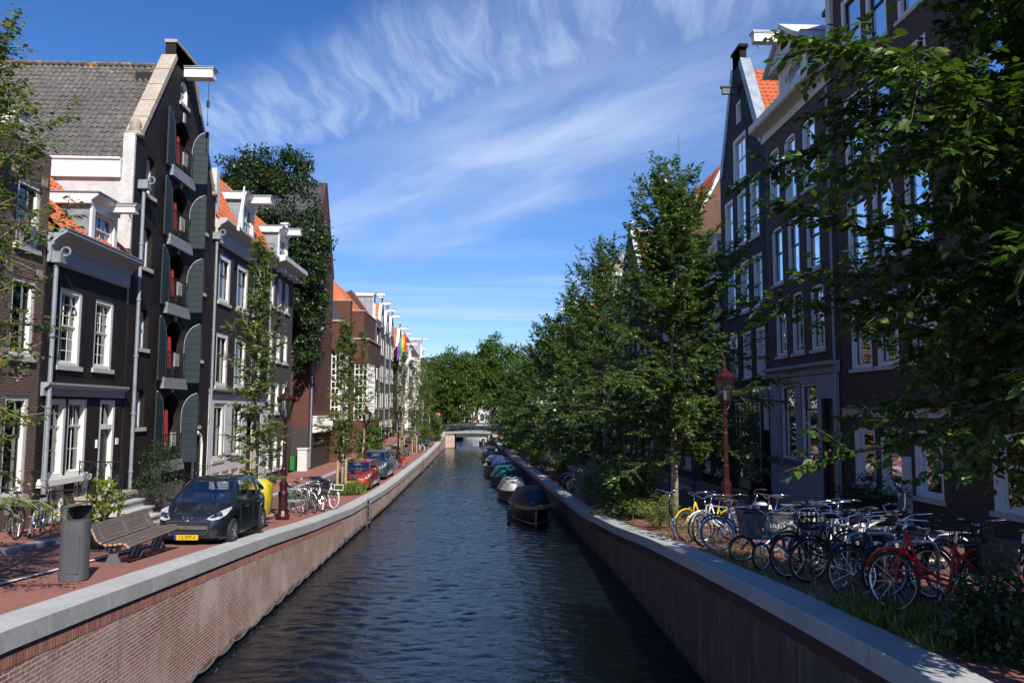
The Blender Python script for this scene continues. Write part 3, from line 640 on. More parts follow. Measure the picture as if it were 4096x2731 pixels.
# stoop
st=root('stoop',(-10.9,24.9,1.7),'grey stone stoop with steps up to the black house door','stoop')
b=MB(); b.box(-11.69,-10.9,23.35,25.4,1.5,2.45); b.box(-11.72,-10.84,23.3,25.45,2.452,2.55); b.build('landing',M['sandstone'],st)
b=MB()
for i in range(3):
    b.box(-10.839+i*.3,-10.839+i*.3+.3,23.6,25.2,1.5,2.26-.22*i); b.box(-10.845+i*.3,-10.839+i*.3+.34,23.56,25.24,2.262-.22*i,2.31-.22*i)
b.build('step',M['coping'],st)
fr=root('stoop_railing',(-10.9,24,2.),'dark wrought iron railing with rings in front of the stoop','railing')
b=MB()
for (x0,y0,z0,x1,y1,z1) in ((-11.6,22.0,2.85,-10.4,23.2,2.85),(-11.6,22.0,2.0,-10.4,23.2,2.0)):
    b.tube([(x0,y0,z0),(x1,y1,z1)],.016,5)
for t in (0,.5,1): b.tube([(lerp(-11.6,-10.4,t),lerp(22.0,23.2,t),1.75),(lerp(-11.6,-10.4,t),lerp(22.0,23.2,t),2.95)],.018,5)
b.tube([(-11.6,22.0,2.8),(-11.,23.2,2.0),(-10.4,23.2,2.8)],.012,5)
for x,y in ((-11.65,23.4),(-10.42,23.4)): b.tube([(x,y,2.5),(x,y,3.6)],.018,5)
b.tube([(-11.65,23.4,3.55),(-10.42,23.4,3.55)],.018,5); b.tube([(-11.65,23.4,2.7),(-10.42,23.4,2.7)],.014,5)
for k in range(3):
    x=lerp(-11.65,-10.42,(k+.5)/3); b.tube([(x-.2,23.4,2.7),(x+.2,23.4,3.55)],.011,4); b.tube([(x+.2,23.4,2.7),(x-.2,23.4,3.55)],.011,4); b.ring((x,23.4,3.12),.08,.01,'y',12,4)
b.ring((-10.75,22.85,2.42),.26,.013,'y',18,4); b.build('railing_bars',M['black_iron'],fr)

# black warehouse with shutters
u0,u1=26.15,34.0; uc=30.0
sm=[(27.0,12.5,27.72,13.85),(27.0,9.95,27.72,11.35),(27.0,7.15,27.72,8.5),(27.0,4.45,27.72,5.75)]
sr=[(32.35,q[1]-.05,33.05,q[3]-.05) for q in sm]
wW=[W_(*q,arch=.3,nx=1,nu=1,nl=1,t=.10,curt=0,depth=.36,face=-.16) for q in sm+sr]
doors=[(29.2,14.15,30.95,16.1,.75),(29.2,11.55,30.95,13.5,.75),(29.2,9.0,30.95,10.95,.75),(29.2,6.25,30.95,8.35,.75),(29.2,3.2,30.95,5.65,.75)]
wW.append(W_(29.65,16.85,30.45,17.75,arch=.35,nx=1,nu=1,nl=1,t=.08,curt=0,depth=.24))
outl=[(14.3,u0,u1),(14.31,u0+.35,u1-.35),(18.3,29.1,31.0),(18.31,29.05,30.95),(18.88,29.05,30.95)]
rt,pl=house('tall black brick warehouse with arched loading doors, dark shutters and big grey tiled roof',-1,XL,u0,u1,zl(28),outl,wW,'brick_black',back=18,extra_holes=doors+[(32.4,2.3,33.3,4.1,.45)],cat='warehouse',name='warehouse',zside=12.9)
b=MB(); sw=FR((0,u0-.03,0),(1,0,0),(0,-1,0)); b.pbox(sw,-29,-12.05,0,.03,7.5,12.9); b.pbox(sw,-12.1,-11.72,-.05,.06,8.5,14.3); b.build('plaster_side',M['plaster_white'],rt)
b=MB(); b.pbox(sw,-29,-12.12,.031,.16,12.75,13.35); b.pbox(sw,-29,-12.12,.031,.22,13.352,13.42); b.build('eave_board',M['white_paint'],rt)
b=MB(); tiles(b,(-29,u0-.1,13.3),(-12.1,u0-.1,13.3),(-29,uc,18.35),(-12.1,uc,18.35),.215,.28)
b.face([(-29,u1,13.3),(-12.1,u1,13.3),(-12.1,uc,18.3),(-29,uc,18.3)]); b.tube([(-29,uc,18.4),(-12.1,uc,18.4)],.09,8); b.build('roof',M['tile_grey'],rt)
b=MB()   # sloping stone coping of the gable
for (a,za,c,zc) in ((u0+.3,14.25,29.15,18.3),(u1-.3,14.25,30.9,18.3)):
    n=5; sgn=1 if c>a else -1
    for k in range(n):
        t0,t1=k/n,(k+1)/n-.006; s0,s1=lerp(a,c,t0),lerp(a,c,t1); h0,h1=lerp(za,zc,t0),lerp(za,zc,t1)
        A=[(s0,h0+.0),(s1,h1+.0),(s1-sgn*.14,h1+.12),(s0-sgn*.14,h0+.12)]
        b.plate(pl,A,-.5,.05)
b.pbox(pl,29.0,31.0,-.42,.05,18.88,19.0); b.build('gable_coping',M['parapet_stone'],rt)
b=MB(); b.pbox(pl,29.05,30.95,-.4,-.0,18.1,18.879); b.build('chimney',M['brick_black'],rt)
for uu in (u0+.2,u1-.25):
    b=MB(); b.lathe([(.0,.0),(.16,.05),(.22,.15),(.17,.3),(.2,.42),(.12,.55),(.0,.6)],pl(uu,-.15,14.32),9); b.pbox(pl,uu-.25,uu+.22,-.4,.08,14.25,14.4); b.build('gable_ornament',M['sandstone'],rt,smooth=True)
beam(rt,pl,30.1,17.92,-.2,1.1,.42,.34,rope=1.6)
for i,d in enumerate(doors):
    dz0,dz1=d[1],d[3]
    b=MB(); b.pbox(pl,28.9,31.15,.0,.16,dz0-.42,dz0-.02); b.build('door_sill',M['lead'],rt)
    b=MB()
    if i!=4 or True:
        for k in range(14): u=lerp(29.25,30.9,k/13); b.tube([pl(u,.1,dz0),pl(u,.1,dz0+.95)],.014,4)
        b.tube([pl(29.2,.1,dz0+.95),pl(30.95,.1,dz0+.95)],.022,5); b.tube([pl(29.2,.1,dz0+.1),pl(30.95,.1,dz0+.1)],.018,5)
    b.build('balcony_railing',M['black_iron'],rt)
    b=MB(); P=[]
    for k in range(9): P.append([pl(29.85+.06*k,-.14-.04*(k%2),dz0+.02),pl(29.85+.03*k,-.14-.04*(k%2),dz1-.55)])
    b.grid(P); b.build('red_curtain',M['red_curtain'],rt)
    b=MB(); b.pbox(pl,30.5,30.93,-.16,-.11,dz0+.45,dz0+.98); b.build('white_panel',M['white_paint'],rt)
    b=MB(); b.face([pl(29.2,-.4,dz0),pl(30.95,-.4,dz0),pl(30.95,-.4,dz1),pl(29.2,-.4,dz1)]); b.build('glazed_door',M['glass'],rt)
    b=MB(); b.pbox(pl,30.0,30.18,.0,.03,dz1+.05,dz1+.42); b.build('keystone',M['stone_trim'],rt)
    # shutters: right one stands square to the wall, left one folded back towards it
    h=dz1-dz0
    for nm,(ua,wa,ub,wb) in (('r',(31.0,.04,31.08,.64)),('l',(29.2,.04,28.38,.12))):
        fr_=FR(pl(ua,wa,0),(0,0,0),(0,0,0)); A=Vector(pl(ua,wa,0)); B_=Vector(pl(ub,wb,0)); dv=(B_-A); ln=dv.length; dv/=ln; nv=Vector((-dv.y,dv.x,0))
        q=lambda u,w,z,A=A,dv=dv,nv=nv: tuple(A+dv*u+nv*w+Vector((0,0,z)))
        b=MB(); n=9; z=dz0-.15; tot=h+.2
        for k in range(n):
            za=z+tot*k/n; zc=z+tot*(k+1)/n-.012
            def ext_(zq):
                tt=(zq-(z+tot-.85))/.85
                return ln if tt<=0 else ln*math.sqrt(max(0.02,1-tt*tt)) if nm=='x' else ln*max(.12,math.sqrt(max(0,1-tt*tt)))
            # arch: inner (hinge) side high, outer side rounds off for the left; mirrored for the right
            e0,e1=ext_(za),ext_(zc)
            b.plate(q,[(ln-e0,za),(ln,za),(ln,zc),(ln-e1,zc)],-.025,.025)
        P=[(0,z)]+[(ln-ext_(z+tot-.85+.85*t/8),z+tot-.85+.85*t/8) for t in range(9)]
        o=b.build('shutter',M['shutter'],rt)
        b=MB(); b.tube([q(P_[0],0,P_[1]) for P_ in P],.028,5); b.build('shutter_edge',M['grey_paint'],o)
b=MB(); b.plate(pl,[(32.4,2.3),(33.3,2.3),(33.3,3.7),(33.15,4.0),(32.85,4.1),(32.55,4.0),(32.4,3.7)],-.2,-.14); d=b.build('side_door',M['door_dark'],rt)
b=MB(); b.tube([pl(32.36,.03,2.3),pl(32.36,.03,3.65),pl(32.5,.03,3.98),pl(32.85,.03,4.14),pl(33.2,.03,3.98),pl(33.34,.03,3.65),pl(33.34,.03,2.3)],.06,6); b.build('door_surround',M['white_paint'],rt)
pipe(rt,pl,26.55,1.8,12.5,.14,.06); pipe(rt,pl,33.95,1.5,12.4,.14,.055)
for z in (14.9,12.1,9.5,6.9,4.2):
    b=MB(); b.pbox(pl,28.55,28.6,.02,.05,z,z+.7); b.pbox(pl,31.6,31.65,.02,.05,z,z+.7); b.build('wall_anchor',M['black_iron'],rt)
b=MB(); b.pbox(pl,26.6,31.2,-.02,.12,1.4,2.35); b.pbox(pl,28.2,29.0,.125,.15,2.4,3.1); b.build('plinth',M['iron_grey'],rt)

# dark purple house, white ground floor (u 34..43)
wC=[]
for (a,c) in ((34.75,36.4),(37.35,39.1),(40.0,41.8)):
    wC.append(W_(a,9.85,c,12.0,sash='dark_paint',nx=2,nu=1,nl=1,split=.6,t=.22,curt=.15)); wC.append(W_(a,6.1,c,8.5,sash='dark_paint',nx=2,nu=1,nl=1,split=.6,t=.22,curt=.4))
for (a,c) in ((34.7,36.2),(37.2,38.7)): wC.append(W_(a,2.85,c,5.35,sash='dark_paint',nx=2,nu=1,nl=1,split=.6,t=.2,curt=.4))
for (a,c) in ((34.8,35.8),(36.1,37.1),(37.4,38.4)): wC.append(W_(a,1.6,c,2.3,nx=1,nu=1,nl=1,t=.18,curt=0,sill=None))
rt,pl=house('dark purple brick house with a pale grey stuccoed ground floor and orange mansard roof',-1,XL-.002,34.02,43.0,zl(38),[(13.0,34.02,43.0)],wC,'brick_purple',back=8,extra_holes=[(39.3,1.35,42.0,4.9,0)])
holes=[(w['r'][0],w['r'][1],w['r'][2],w['r'][3],0) for w in wC if w['r'][3]<5.6]+[(39.3,1.35,42.0,4.9,0)]
b=MB(); front_wall(b,pl_shift(pl,.03),1.0,[(5.75,34.1,42.95)],holes,depth=.04)
for u in (34.1,42.95): b.pbox(pl,u-.001,u,.0,.03,1.0,5.75)
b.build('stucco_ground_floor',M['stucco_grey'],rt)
b=MB()
for z in (2.6,3.25,3.9,4.55,5.2):
    for (a,c) in ((34.12,34.66),(36.25,37.15),(38.75,39.25),(42.05,42.93)): b.pbox(pl,a,c,.03,.034,z,z+.025)
b.build('stucco_joint',M['white_dim'],rt)
cornice(rt,pl,34.05,43.0,5.78,[(.1,0),(.1,.08),(.2,.12),(.2,.18)],'lead','string_course')
b=MB(); b.pbox(pl,39.3,40.2,-.22,-.15,1.35,4.9); b.pbox(pl,41.1,42.0,-.22,-.15,1.35,4.9); b.build('shopfront_panel',M['cream_paint'],rt)
b=MB(); b.pbox(pl,40.2,41.1,-.24,-.18,1.35,3.6); b.build('door',M['door_dark'],rt)
b=MB(); b.ext(pl,[(-.05,12.35),(.06,12.35),(.1,12.42),(.1,12.95),(.18,13.0),(.22,13.1),(.42,13.22),(.5,13.3),(.5,13.42),(-.05,13.42)],34.1,43.0); b.build('cornice',M['stone_trim'],rt)
b=MB(); tiles(b,pl(34.02,.1,13.4),pl(43,.1,13.4),pl(34.02,-1.5,16.5),pl(43,-1.5,16.5),.28,.34); b.face([pl(34.02,-1.5,16.5),pl(43,-1.5,16.5),pl(43,-7.9,16.2),pl(34.02,-7.9,16.2)]); b.build('roof',M['tile_orange'],rt)
b=MB(); b.pbox(pl,34.03,34.4,-5,.0,13.0,15.6); b.build('parapet',M['white_dim'],rt)
b=MB(); tiles(b,pl(34.02,-1.5,16.5),pl(37.5,-1.5,16.5),pl(34.02,-3,17.5),pl(37.5,-3,17.5),.28,.34); b.build('upper_roof',M['tile_orange'],rt)
dormer(rt,pl,37.6,39.5,13.43,15.15,w=.02,back=2.2,nx=2,nu=1,nl=1); beam(rt,pl,38.55,15.2,-.3,1.15,.34,.32)
b=MB(); b.tube([pl(35.2,.6,13.1),pl(35.5,.75,15.2)],.04,6); b.tube([pl(35.35,.6,13.1),pl(35.65,.75,15.0)],.04,6); b.build('flue_pipe',M['white_paint'],rt)
pipe(rt,pl,42.9,1.2,12.6,.1,.05,hopper=False)
# narrower grey brick house (u 43..48.3)
wD=[]
for (a,c) in ((43.2,44.0),(44.75,45.7),(46.35,47.3)):
    for (z0,z1) in ((10.8,12.55),(7.8,9.5),(4.9,6.65)): wD.append(W_(a,z0,c,z1,nx=2,nu=2,nl=1,split=.6,t=.2,arch=.15,curt=.3))
    wD.append(W_(a,1.75,c,3.6,nx=1,nu=1,nl=1,split=.6,t=.16,arch=.15))
rt,pl=house('narrow grey brick house with close set white arched windows beside the climbing tree',-1,XL,43.05,48.3,zl(45),[(13.1,43.05,48.3)],wD,'brick_greyish',back=8)
b=MB(); b.ext(pl,[(-.05,12.9),(.1,12.9),(.1,13.1),(.75,13.25),(.8,13.3),(.8,13.55),(-.05,13.55)],43.05,48.5)
for u in (44,45.3,46.6,47.9): b.pbox(pl,u-.1,u+.1,.08,.6,12.75,12.95)
b.build('cornice',M['white_dim'],rt)
ridge_roof(rt,pl,43.05,48.3,13.5,16.3,-.1,-1.6,-7.9,'tile_orange',True)
dormer(rt,pl,44.4,46.4,13.56,15.1,w=.02,back=2.2,nx=1); beam(rt,pl,45.6,15.2,-.3,1.0,.36,.3)
b=MB(); b.pbox(pl,46.0,46.45,-.25,.1,15.1,15.95); b.pbox(pl,45.95,46.5,-.3,.15,15.952,16.05); b.build('chimney',M['white_dim'],rt)
# church with steep gable
u0,u1=53.5,61.0
wch=[W_(55.6,12.6,57.4,15.2,nx=4,nu=4,nl=4,split=.5,t=.12,curt=0,st=.05)]
rt,pl=house('tall red brown brick church with steep gable and dark roof behind the climbing tree',-1,XL,u0,u1,zl(57),[(15.3,u0,u1),(21.5,57.15,57.5)],wch,'brick_church',back=17,cat='church',name='church')
b=MB(); swc=FR((0,u0-.001,0),(1,0,0),(0,-1,0))
tiles(b,(-28.5,u0-.15,15.2),(-11.95,u0-.15,15.2),(-28.5,57.3,21.55),(-11.95,57.3,21.55),.34,.42,sa=4,amp=.05); b.face([(-28.5,u1,15.2),(-11.9,u1,15.2),(-11.9,57.3,21.5),(-28.5,57.3,21.5)]); b.tube([(-28.5,57.3,21.6),(-11.9,57.3,21.6)],.13,6); b.build('roof',M['tile_slate'],rt)
b=MB(); b.plate(pl,[(u1-.05,15.2),(u1+.12,15.2),(57.5,21.75),(57.15,21.75),(u0-.12,15.2),(u0+.05,15.2),(57.2,21.5),(57.45,21.5)],-.3,.05); b.build('gable_coping',M['brick_church_dark'],rt)
b=MB(); b.pbox(pl,u0,u1,.004,.03,1,3.9); b.pbox(swc,-20,-11.68,.004,.03,1,3.9); b.build('plinth',M['brick_church_dark'],rt)
pipe(rt,pl,u0+.3,1.2,9.5,.1,.055,hopper=False,m='lead')
f=MB(); f.pbox(pl,54.7,60.6,.03,.3,3.5,4.55); 
for k in range(14): u=54.8+k*.42; f.pbox(pl,u,u+.08,.3,.34,3.55,4.5)
f.pbox(pl,54.65,60.65,.03,.36,4.552,4.64); f.build('slatted_screen',M['white_paint'],rt)
f=MB()
for k in range(4): f.pbox(pl,55+k*1.5,56+k*1.5,.031,.04,2.75,3.35); f.pbox(pl,54.9+k*1.5,56.1+k*1.5,.03,.12,2.62,2.75)
f.build('low_window',M['interior'],rt)
# annex with lattice bays (parish hall)
rt,pl=house('brown brick hall with white lattice bay windows and a steep dark roof beside the church',-1,XL-.3,61.05,82.2,zl(70),[(11.2,61.05,82.2)],[],'brick_church',back=10,cat='hall',name='parish_hall')
plh=PL(-1,0.)
def latbay(X0,X1,ua,ub,z0,z1,nx,ny,nm='lattice_window'):
    b=MB(); fr2=FR((0,ua,0),(1,0,0),(0,-1,0)); fs=FR((X1,0,0),(0,1,0),(1,0,0))
    for fr_,a,c,n in ((fr2,X0,X1,nx),(fs,ua,ub,max(2,int((ub-ua)/.45)))):
        b.pbox(fr_,a,a+.08,0,.06,z0,z1); b.pbox(fr_,c-.08,c,0,.06,z0,z1); b.pbox(fr_,a+.08,c-.08,0,.058,z0,z0+.12); b.pbox(fr_,a+.08,c-.08,0,.058,z1-.12,z1)
        for k in range(1,n): u=lerp(a,c,k/n); b.pbox(fr_,u-.045,u+.045,0,.05,z0+.12,z1-.12)
        for k in range(1,ny): z=lerp(z0,z1,k/ny); b.pbox(fr_,a+.08,c-.08,0,.045,z-.045,z+.045)
    o=b.build(nm,M['white_paint'],rt)
    b=MB(); b.face([fr2(X0,.01,z0),fr2(X1,.01,z0),fr2(X1,.01,z1),fr2(X0,.01,z1)]); b.face([fs(ua,.01,z0),fs(ub,.01,z0),fs(ub,.01,z1),fs(ua,.01,z1)]); b.build('pane',M['glass_sky'],o)
    b=MB(); b.box(X0,X1-.05,ua+.05,ub,z0,z1); b.build('bay_core',M['interior'],o)
latbay(-12.1,-11.15,61.6,65.2,4.3,9.7,3,11)
latbay(-12.3,-10.75,73.6,78.2,4.1,9.4,4,10,'lattice_window')
for bx in ((-12.35,-11.1,61.2,65.3,9.72,11.9),(-12.35,-11.1,61.2,65.3,1,4.28),(-14.2,-10.7,73.4,82.1,9.42,11.6),(-14.2,-10.7,73.4,82.1,1,4.08),(-14.2,-11.2,73.8,82.1,11.752,14.3),(-13.9,-12.3,72.6,73.7,9,15.1)):
    b=MB(); b.box(*bx); b.build('brick_bay',M['brick_church'],rt)
for bx in ((-12.4,-11.0,61.1,65.4,11.902,12.05),(-14.3,-10.6,73.3,82.2,11.602,11.75),(-14.25,-11.15,73.75,82.15,14.302,14.42),(-13.95,-12.25,72.55,73.75,15.102,15.22)):
    b=MB(); b.box(*bx); b.build('stone_cap',M['sandstone'],rt)
b=MB(); b.face([(-11.9,60.9,11.3),(-11.9,73.4,11.3),(-14.3,73.4,15.9),(-14.3,60.9,15.9)]); b.face([(-14.3,60.9,15.9),(-14.3,73.4,15.9),(-22,73.4,11),(-22,60.9,11)]); b.face([(-11.9,60.9,11.3),(-14.3,60.9,15.9),(-22,60.9,11.)]); b.build('roof',M['tile_slate'],rt)
b=MB(); b.box(-11.95,-11.7,60.9,73.4,11.1,11.28); b.build('gutter',M['zinc'],rt)
b=MB(); tiles(b,(-12.0,74,14.4),(-12.0,82.3,14.4),(-14.5,75.5,17.4),(-14.5,82.3,17.4),.5,.5,sa=4); b.face([(-12,74,14.4),(-17,74,14.4),(-14.5,75.5,17.4)]); b.build('tower_roof',M['tile_orange'],rt)
b=MB(); b.box(-11.99,-11.9,78.6,80.5,1.1,4.0); b.build('dark_gate',M['interior'],rt)

# row of gabled houses further on
def rowhouse(label,side,X,a,c,eave,ridge,wall,nf=4,nw=3,hoist=True,roofm='tile_orange',style='gable',gl='glass',z0=None,curt=.25,sash='white_paint',hz=None,cn='white_paint',group=None,dorm=True):
    zb=(zl if side<0 else zr)((a+c)/2) if z0 is None else z0
    H=(eave-zb-.5)/nf; wins=[]; wd=(c-a)/nw
    for i in range(nf):
        for k in range(nw):
            uu=a+wd*(k+.5); hh=H*.62; zz=zb+.9+H*i if i else zb+.7
            wins.append(W_(uu-wd*.27,zz,uu+wd*.27,zz+hh,nx=2,nu=1,nl=1,split=.55,t=.13,st=.05,curt=curt,sash=sash,gl=gl))
    mid=(a+c)/2
    o=[(eave,a,c)] if style!='gable' else [(eave,a,c),(ridge-.6,mid-.55,mid+.55),(ridge,mid-.55,mid+.55)]
    if style=='gable': wins.append(W_(mid-.4,eave+.5,mid+.4,eave+1.9,nx=1,nu=1,nl=1,t=.12,curt=0))
    rt,pl=house(label,side,X,a,c,zb,o,wins,wall,back=9,group=group)
    if style=='gable':
        b=MB(); q=lambda u,w,z:pl(u,w,z)
        for uu in (a,c): b.face([pl(uu,-.35,eave),pl(uu,-9,eave),pl(mid,-9,ridge-.5),pl(mid,-.35,ridge-.5)])
        b.build('roof',M[roofm],rt)
        b=MB()
        for uu,s_ in ((a,1),(c,-1)): b.plate(pl,[(uu,eave),(uu+s_*.28,eave),(mid-s_*.3,ridge-.6),(mid-s_*.55,ridge-.6)],-.3,.06)
        b.pbox(pl,mid-.65,mid+.65,-.35,.1,ridge,ridge+.12); b.build('gable_trim',M[cn],rt)
    else:
        cornice(rt,pl,a,c,eave-.3,scale(CP,1.1,.6),cn)
        ridge_roof(rt,pl,a,c,eave+.25,ridge,-.05,-2.2,-9,roofm)
        if dorm: dormer(rt,pl,mid-.8,mid+.8,eave+.28,ridge-.3,w=-.2,back=1.8,nx=2)
    if hoist: beam(rt,pl,mid,(hz or (ridge-.7 if style=='gable' else ridge-.15)),-.2,1.0,.35,.3)
    return rt,pl
row=[(82.3,88.2,14.5,17.6,'brick_brown','mansard','first house past the hall, brown brick with a white side wall and grey dormer'),
     (88.3,93.2,14.2,17.9,'brick_brown','gable','brown brick gabled house, second of the row with white hoist beams'),
     (93.3,98.2,14.0,17.7,'brick_greyish','gable','grey brick gabled house in the middle of the row with white hoist beams'),
     (98.3,103.2,14.1,17.6,'brick_brown','gable','brick gabled house flying the rainbow flag'),
     (103.3,108.4,13.4,16.6,'brick_dark','gable','dark gabled house just past the rainbow flag'),
     (108.5,114.4,13.0,15.9,'brick_mixed','mansard','light brick house with a white hoist beam before the white house'),
     (120.5,127.5,11.6,14.6,'brick_mixed','mansard','low brick house between the white houses on the left bank'),
     (136.2,143,13.6,16.,'brick_brown','mansard','brown brick house with heavy white cornice far along the left bank'),
     (143.1,152,14,16.,'brick_dark','mansard','dark brick house farthest along the left bank')]
for a,c,e,r_,w_,s_,lab in row:
    rt,pl=rowhouse(lab,-1,XL+(.5 if a>100 else 0),a,c,e,r_,w_,nf=4,style=s_,hoist=a not in (120.5,143.1))
    if a==82.3:
        b=MB(); b.box(-20,-11.72,82.22,82.28,1,14.4); b.box(-12.2,-11.2,82.2,82.29,1,14.6); b.build('white_side_wall',M['white_paint'],rt)
    pipe(rt,pl,a+.25,1.2,e-.2,.08,.06,hopper=False)
rt,pl=rowhouse('tall white plastered house with red tiled roof and white hoist, left bank',-1,XL+.9,114.5,120.4,12.2,14.9,'plaster_white_w' if 0 else 'brick_mixed',style='mansard')
b=MB(); b.box(-20,-10.75,114.38,114.44,1,12.6); b.build('white_side_wall',M['white_paint'],rt)
rt,pl=rowhouse('white house with a grey curved mansard roof rising behind the row, left bank',-1,XL+1.5,127.6,136.1,13.4,17.0,'brick_mixed',style='mansard',roofm='plaster_white')
b=MB(); b.box(-20,-10.15,127.5,127.56,1,13.6); b.build('white_side_wall',M['white_paint'],rt)
# white modern block beyond
rt,pl=rowhouse('white flat-roofed office block with rows of windows beyond the left row',-1,-9.5,158,178,15.2,15.6,'brick_mixed',nf=5,nw=6,hoist=False,style='mansard',dorm=False)
b=MB(); fa=FR((0,157.95,0),(1,0,0),(0,-1,0)); b.pbox(fa,-20,-9.4,0,.05,1,15.2)
b.build('white_end_wall',M['white_paint'],rt)
b=MB()
for i in range(5):
    for k in range(5): b.pbox(fa,-19+k*1.95,-17.6+k*1.95,.05,.1,2.5+i*2.6,4.2+i*2.6)
b.build('end_window',M['glass_sky'],rt)
# rainbow flag
r=root('rainbow_flag',(-11.6,101,12.5),'rainbow flag on a slanting pole from the gabled house','flag')
b=MB(); b.tube([(-11.7,101,12.4),(-9.9,101,15.2)],.04,6); b.build('flagpole',M['white_paint'],r)
for k,nm in enumerate(('red','orange','yellow','green','blue','purple')):
    b=MB(); P=[]
    for i in range(9):
        s=i/8; row_=[]
        for j in (0,1):
            t=(k+j)/6
            # strip hangs from the pole; s runs down the fly
            base=Vector((-9.95,101,15.1)).lerp(Vector((-10.95,101,13.55)),t)
            row_.append((base.x-.15*s+.35*s*(1-t),101+.15*math.sin(s*7+t*2),base.z-2.3*s+.25*math.sin(t*3)*s))
        P.append(row_)
    b.grid(P); b.build('flag_stripe',M['flag_'+nm],r)

# ------------------------------------------------------------------ RIGHT BANK
XR=12.6
G='glass_sky'
# R2 black brick house with steep gable
wK=[]
for (a,c) in ((38.65,40.0),(36.7,38.0),(34.9,36.15)):
    wK+= [W_(a-.05,13.2,c,15.9,nx=1,nu=1,nl=1,split=.6,t=.17,curt=0,gl=G),W_(a-.25,9.9,c-.3,12.35,nx=2,nu=1,nl=1,split=.68,t=.15,curt=0,gl=G),W_(a-.4,6.67,c-.45,8.95,nx=2,nu=1,nl=1,split=.68,t=.15,curt=.15,gl=G)]
wK+=[W_(36.5,16.4,38.5,18.75,nx=2,nu=1,nl=1,split=.5,t=.17,curt=0,gl=G),W_(37.1,19.4,37.9,20.5,nx=1,nu=1,nl=1,t=.1,curt=0,gl=G,sill=None)]
wK+=[W_(35.3,1.9,38.9,5.6,nx=6,nu=2,nl=1,split=.52,t=.15,curt=0,gl='glass',sash='dark_paint',depth=.15,sill=None),W_(34.25,4.3,34.95,5.6,nx=2,nu=2,nl=1,t=.08,curt=0,sill=None)]
rt,pl=house('black brick house with a tall pointed gable and narrow white windows on the right bank',1,XR,34.15,40.6,zr(37),[(17.6,34.15,40.6),(22.3,37.05,38.2),(23.1,37.05,38.2)],wK,'brick_black',back=11,glassm=G,extra_holes=[(34.2,1.4,34.95,4.2,0)])
b=MB(); b.pbox(pl,34.2,34.95,-.2,-.14,1.4,4.2); b.build('door',M['door_dark'],rt)
b=MB(); b.plate(pl,[(34.1,17.4),(34.6,17.4),(37.2,22.3),(36.9,22.5)],-.45,.05); b.plate(pl,[(40.65,17.4),(40.2,17.4),(38.05,22.3),(38.35,22.5)],-.45,.05); b.build('gable_coping',M['zinc'],rt)
b=MB(); b.pbox(pl,36.95,38.3,-.4,.06,23.1,23.25); b.pbox(pl,37.1,38.15,-.35,0,22.3,23.1); b.build('chimney',M['brick_dark'],rt)
b=MB(); tiles(b,pl(34.15,-.45,17.5),pl(34.15,-10.9,17.5),pl(37.6,-.45,22.2),pl(37.6,-10.9,22.2),.26,.34); b.face([pl(40.6,-.4,17.5),pl(40.6,-11,17.5),pl(37.6,-11,22.2),pl(37.6,-.4,22.2)]); b.face([pl(34.15,-11,17.5),pl(40.6,-11,17.5),pl(37.6,-11,22.2)]); b.build('roof',M['tile_orange'],rt)
n=Vector((0,-.81,.59)); b=MB()
q=lambda s,t,h: tuple(Vector(pl(35.0,-2.6-s,18.72)).lerp(Vector(pl(36.9,-2.6-s,21.3)),t)+n*h)
b.f.append([b.V(q(0,0,.12)),b.V(q(2.2,0,.12)),b.V(q(2.2,1,.12)),b.V(q(0,1,.12))]); b.m.append(0); so_=b.build('solar_panel',M['solar'],rt)
b=MB()
for i in range(5): b.tube([q(2.2*i/4,0,.14),q(2.2*i/4,1,.14)],.03 if i in(0,4) else .012,4)
for i in range(7): b.tube([q(0,i/6,.14),q(2.2,i/6,.14)],.03 if i in (0,6) else .012,4)
b.build('panel_frame',M['white_dim'],so_)
beam(rt,pl,37.6,20.9,-.1,.75,.18,.3,m='iron_grey',cap='iron_grey'); cornice(rt,pl,34.2,40.5,5.75,[(.1,0),(.1,.35),(.25,.4),(.3,.5)],'zinc','shop_cornice')
b=MB(); b.pbox(pl,34.2,40.3,.0,.06,5.62,5.74); b.build('fascia',M['white_dim'],rt)
# R1 brown brick house with cornice and arched dormer
wR=[]
for (a,c) in ((32.35,33.55),(30.6,31.8),(28.7,29.95)):
    wR+=[W_(a,13.75,c,16.5,arch=.18,nx=1,nu=1,nl=1,split=.55,t=.14,curt=0,gl=G,sash='white_paint'),W_(a-.15,10.55,c-.15,13.0,arch=.15,nx=1,nu=1,nl=1,split=.55,t=.14,curt=0,gl=G,sash='dark_paint'),W_(a-.35,7.45,c-.4,9.9,arch=.15,nx=2,nu=1,nl=1,split=.62,t=.14,curt=.15,gl=G,sash='dark_paint')]
wR+=[W_(31.2,3.2,32.8,6.2,nx=1,nu=1,nl=1,split=.68,t=.1,curt=.0,gl=G,sash='dark_paint',sill=None),W_(29.1,3.2,30.7,6.2,nx=1,nu=1,nl=1,split=.68,t=.1,curt=0,gl=G,sash='dark_paint',sill=None)]
rt,pl=house('brown brick house with deep cornice, arched dormer and pale ground floor, right bank',1,XR,27.2,34.1,zr(30),[(17.6,27.2,34.1)],wR,'brick_brown',back=10,glassm=G,extra_holes=[(27.8,1.5,28.8,5.6,0)])
hs=[(w['r'][0],w['r'][1],w['r'][2],w['r'][3],0) for w in wR if w['r'][3]<6.5]+[(27.8,1.5,28.8,5.6,0)]
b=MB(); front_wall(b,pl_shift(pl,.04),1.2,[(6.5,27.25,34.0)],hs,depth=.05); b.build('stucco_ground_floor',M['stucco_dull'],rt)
b=MB()
for z in (2.6,3.3,4.0,4.7,5.4):
    for (a,c) in ((32.9,33.95),(30.75,31.15)): b.pbox(pl,a,c,.04,.046,z,z+.03)
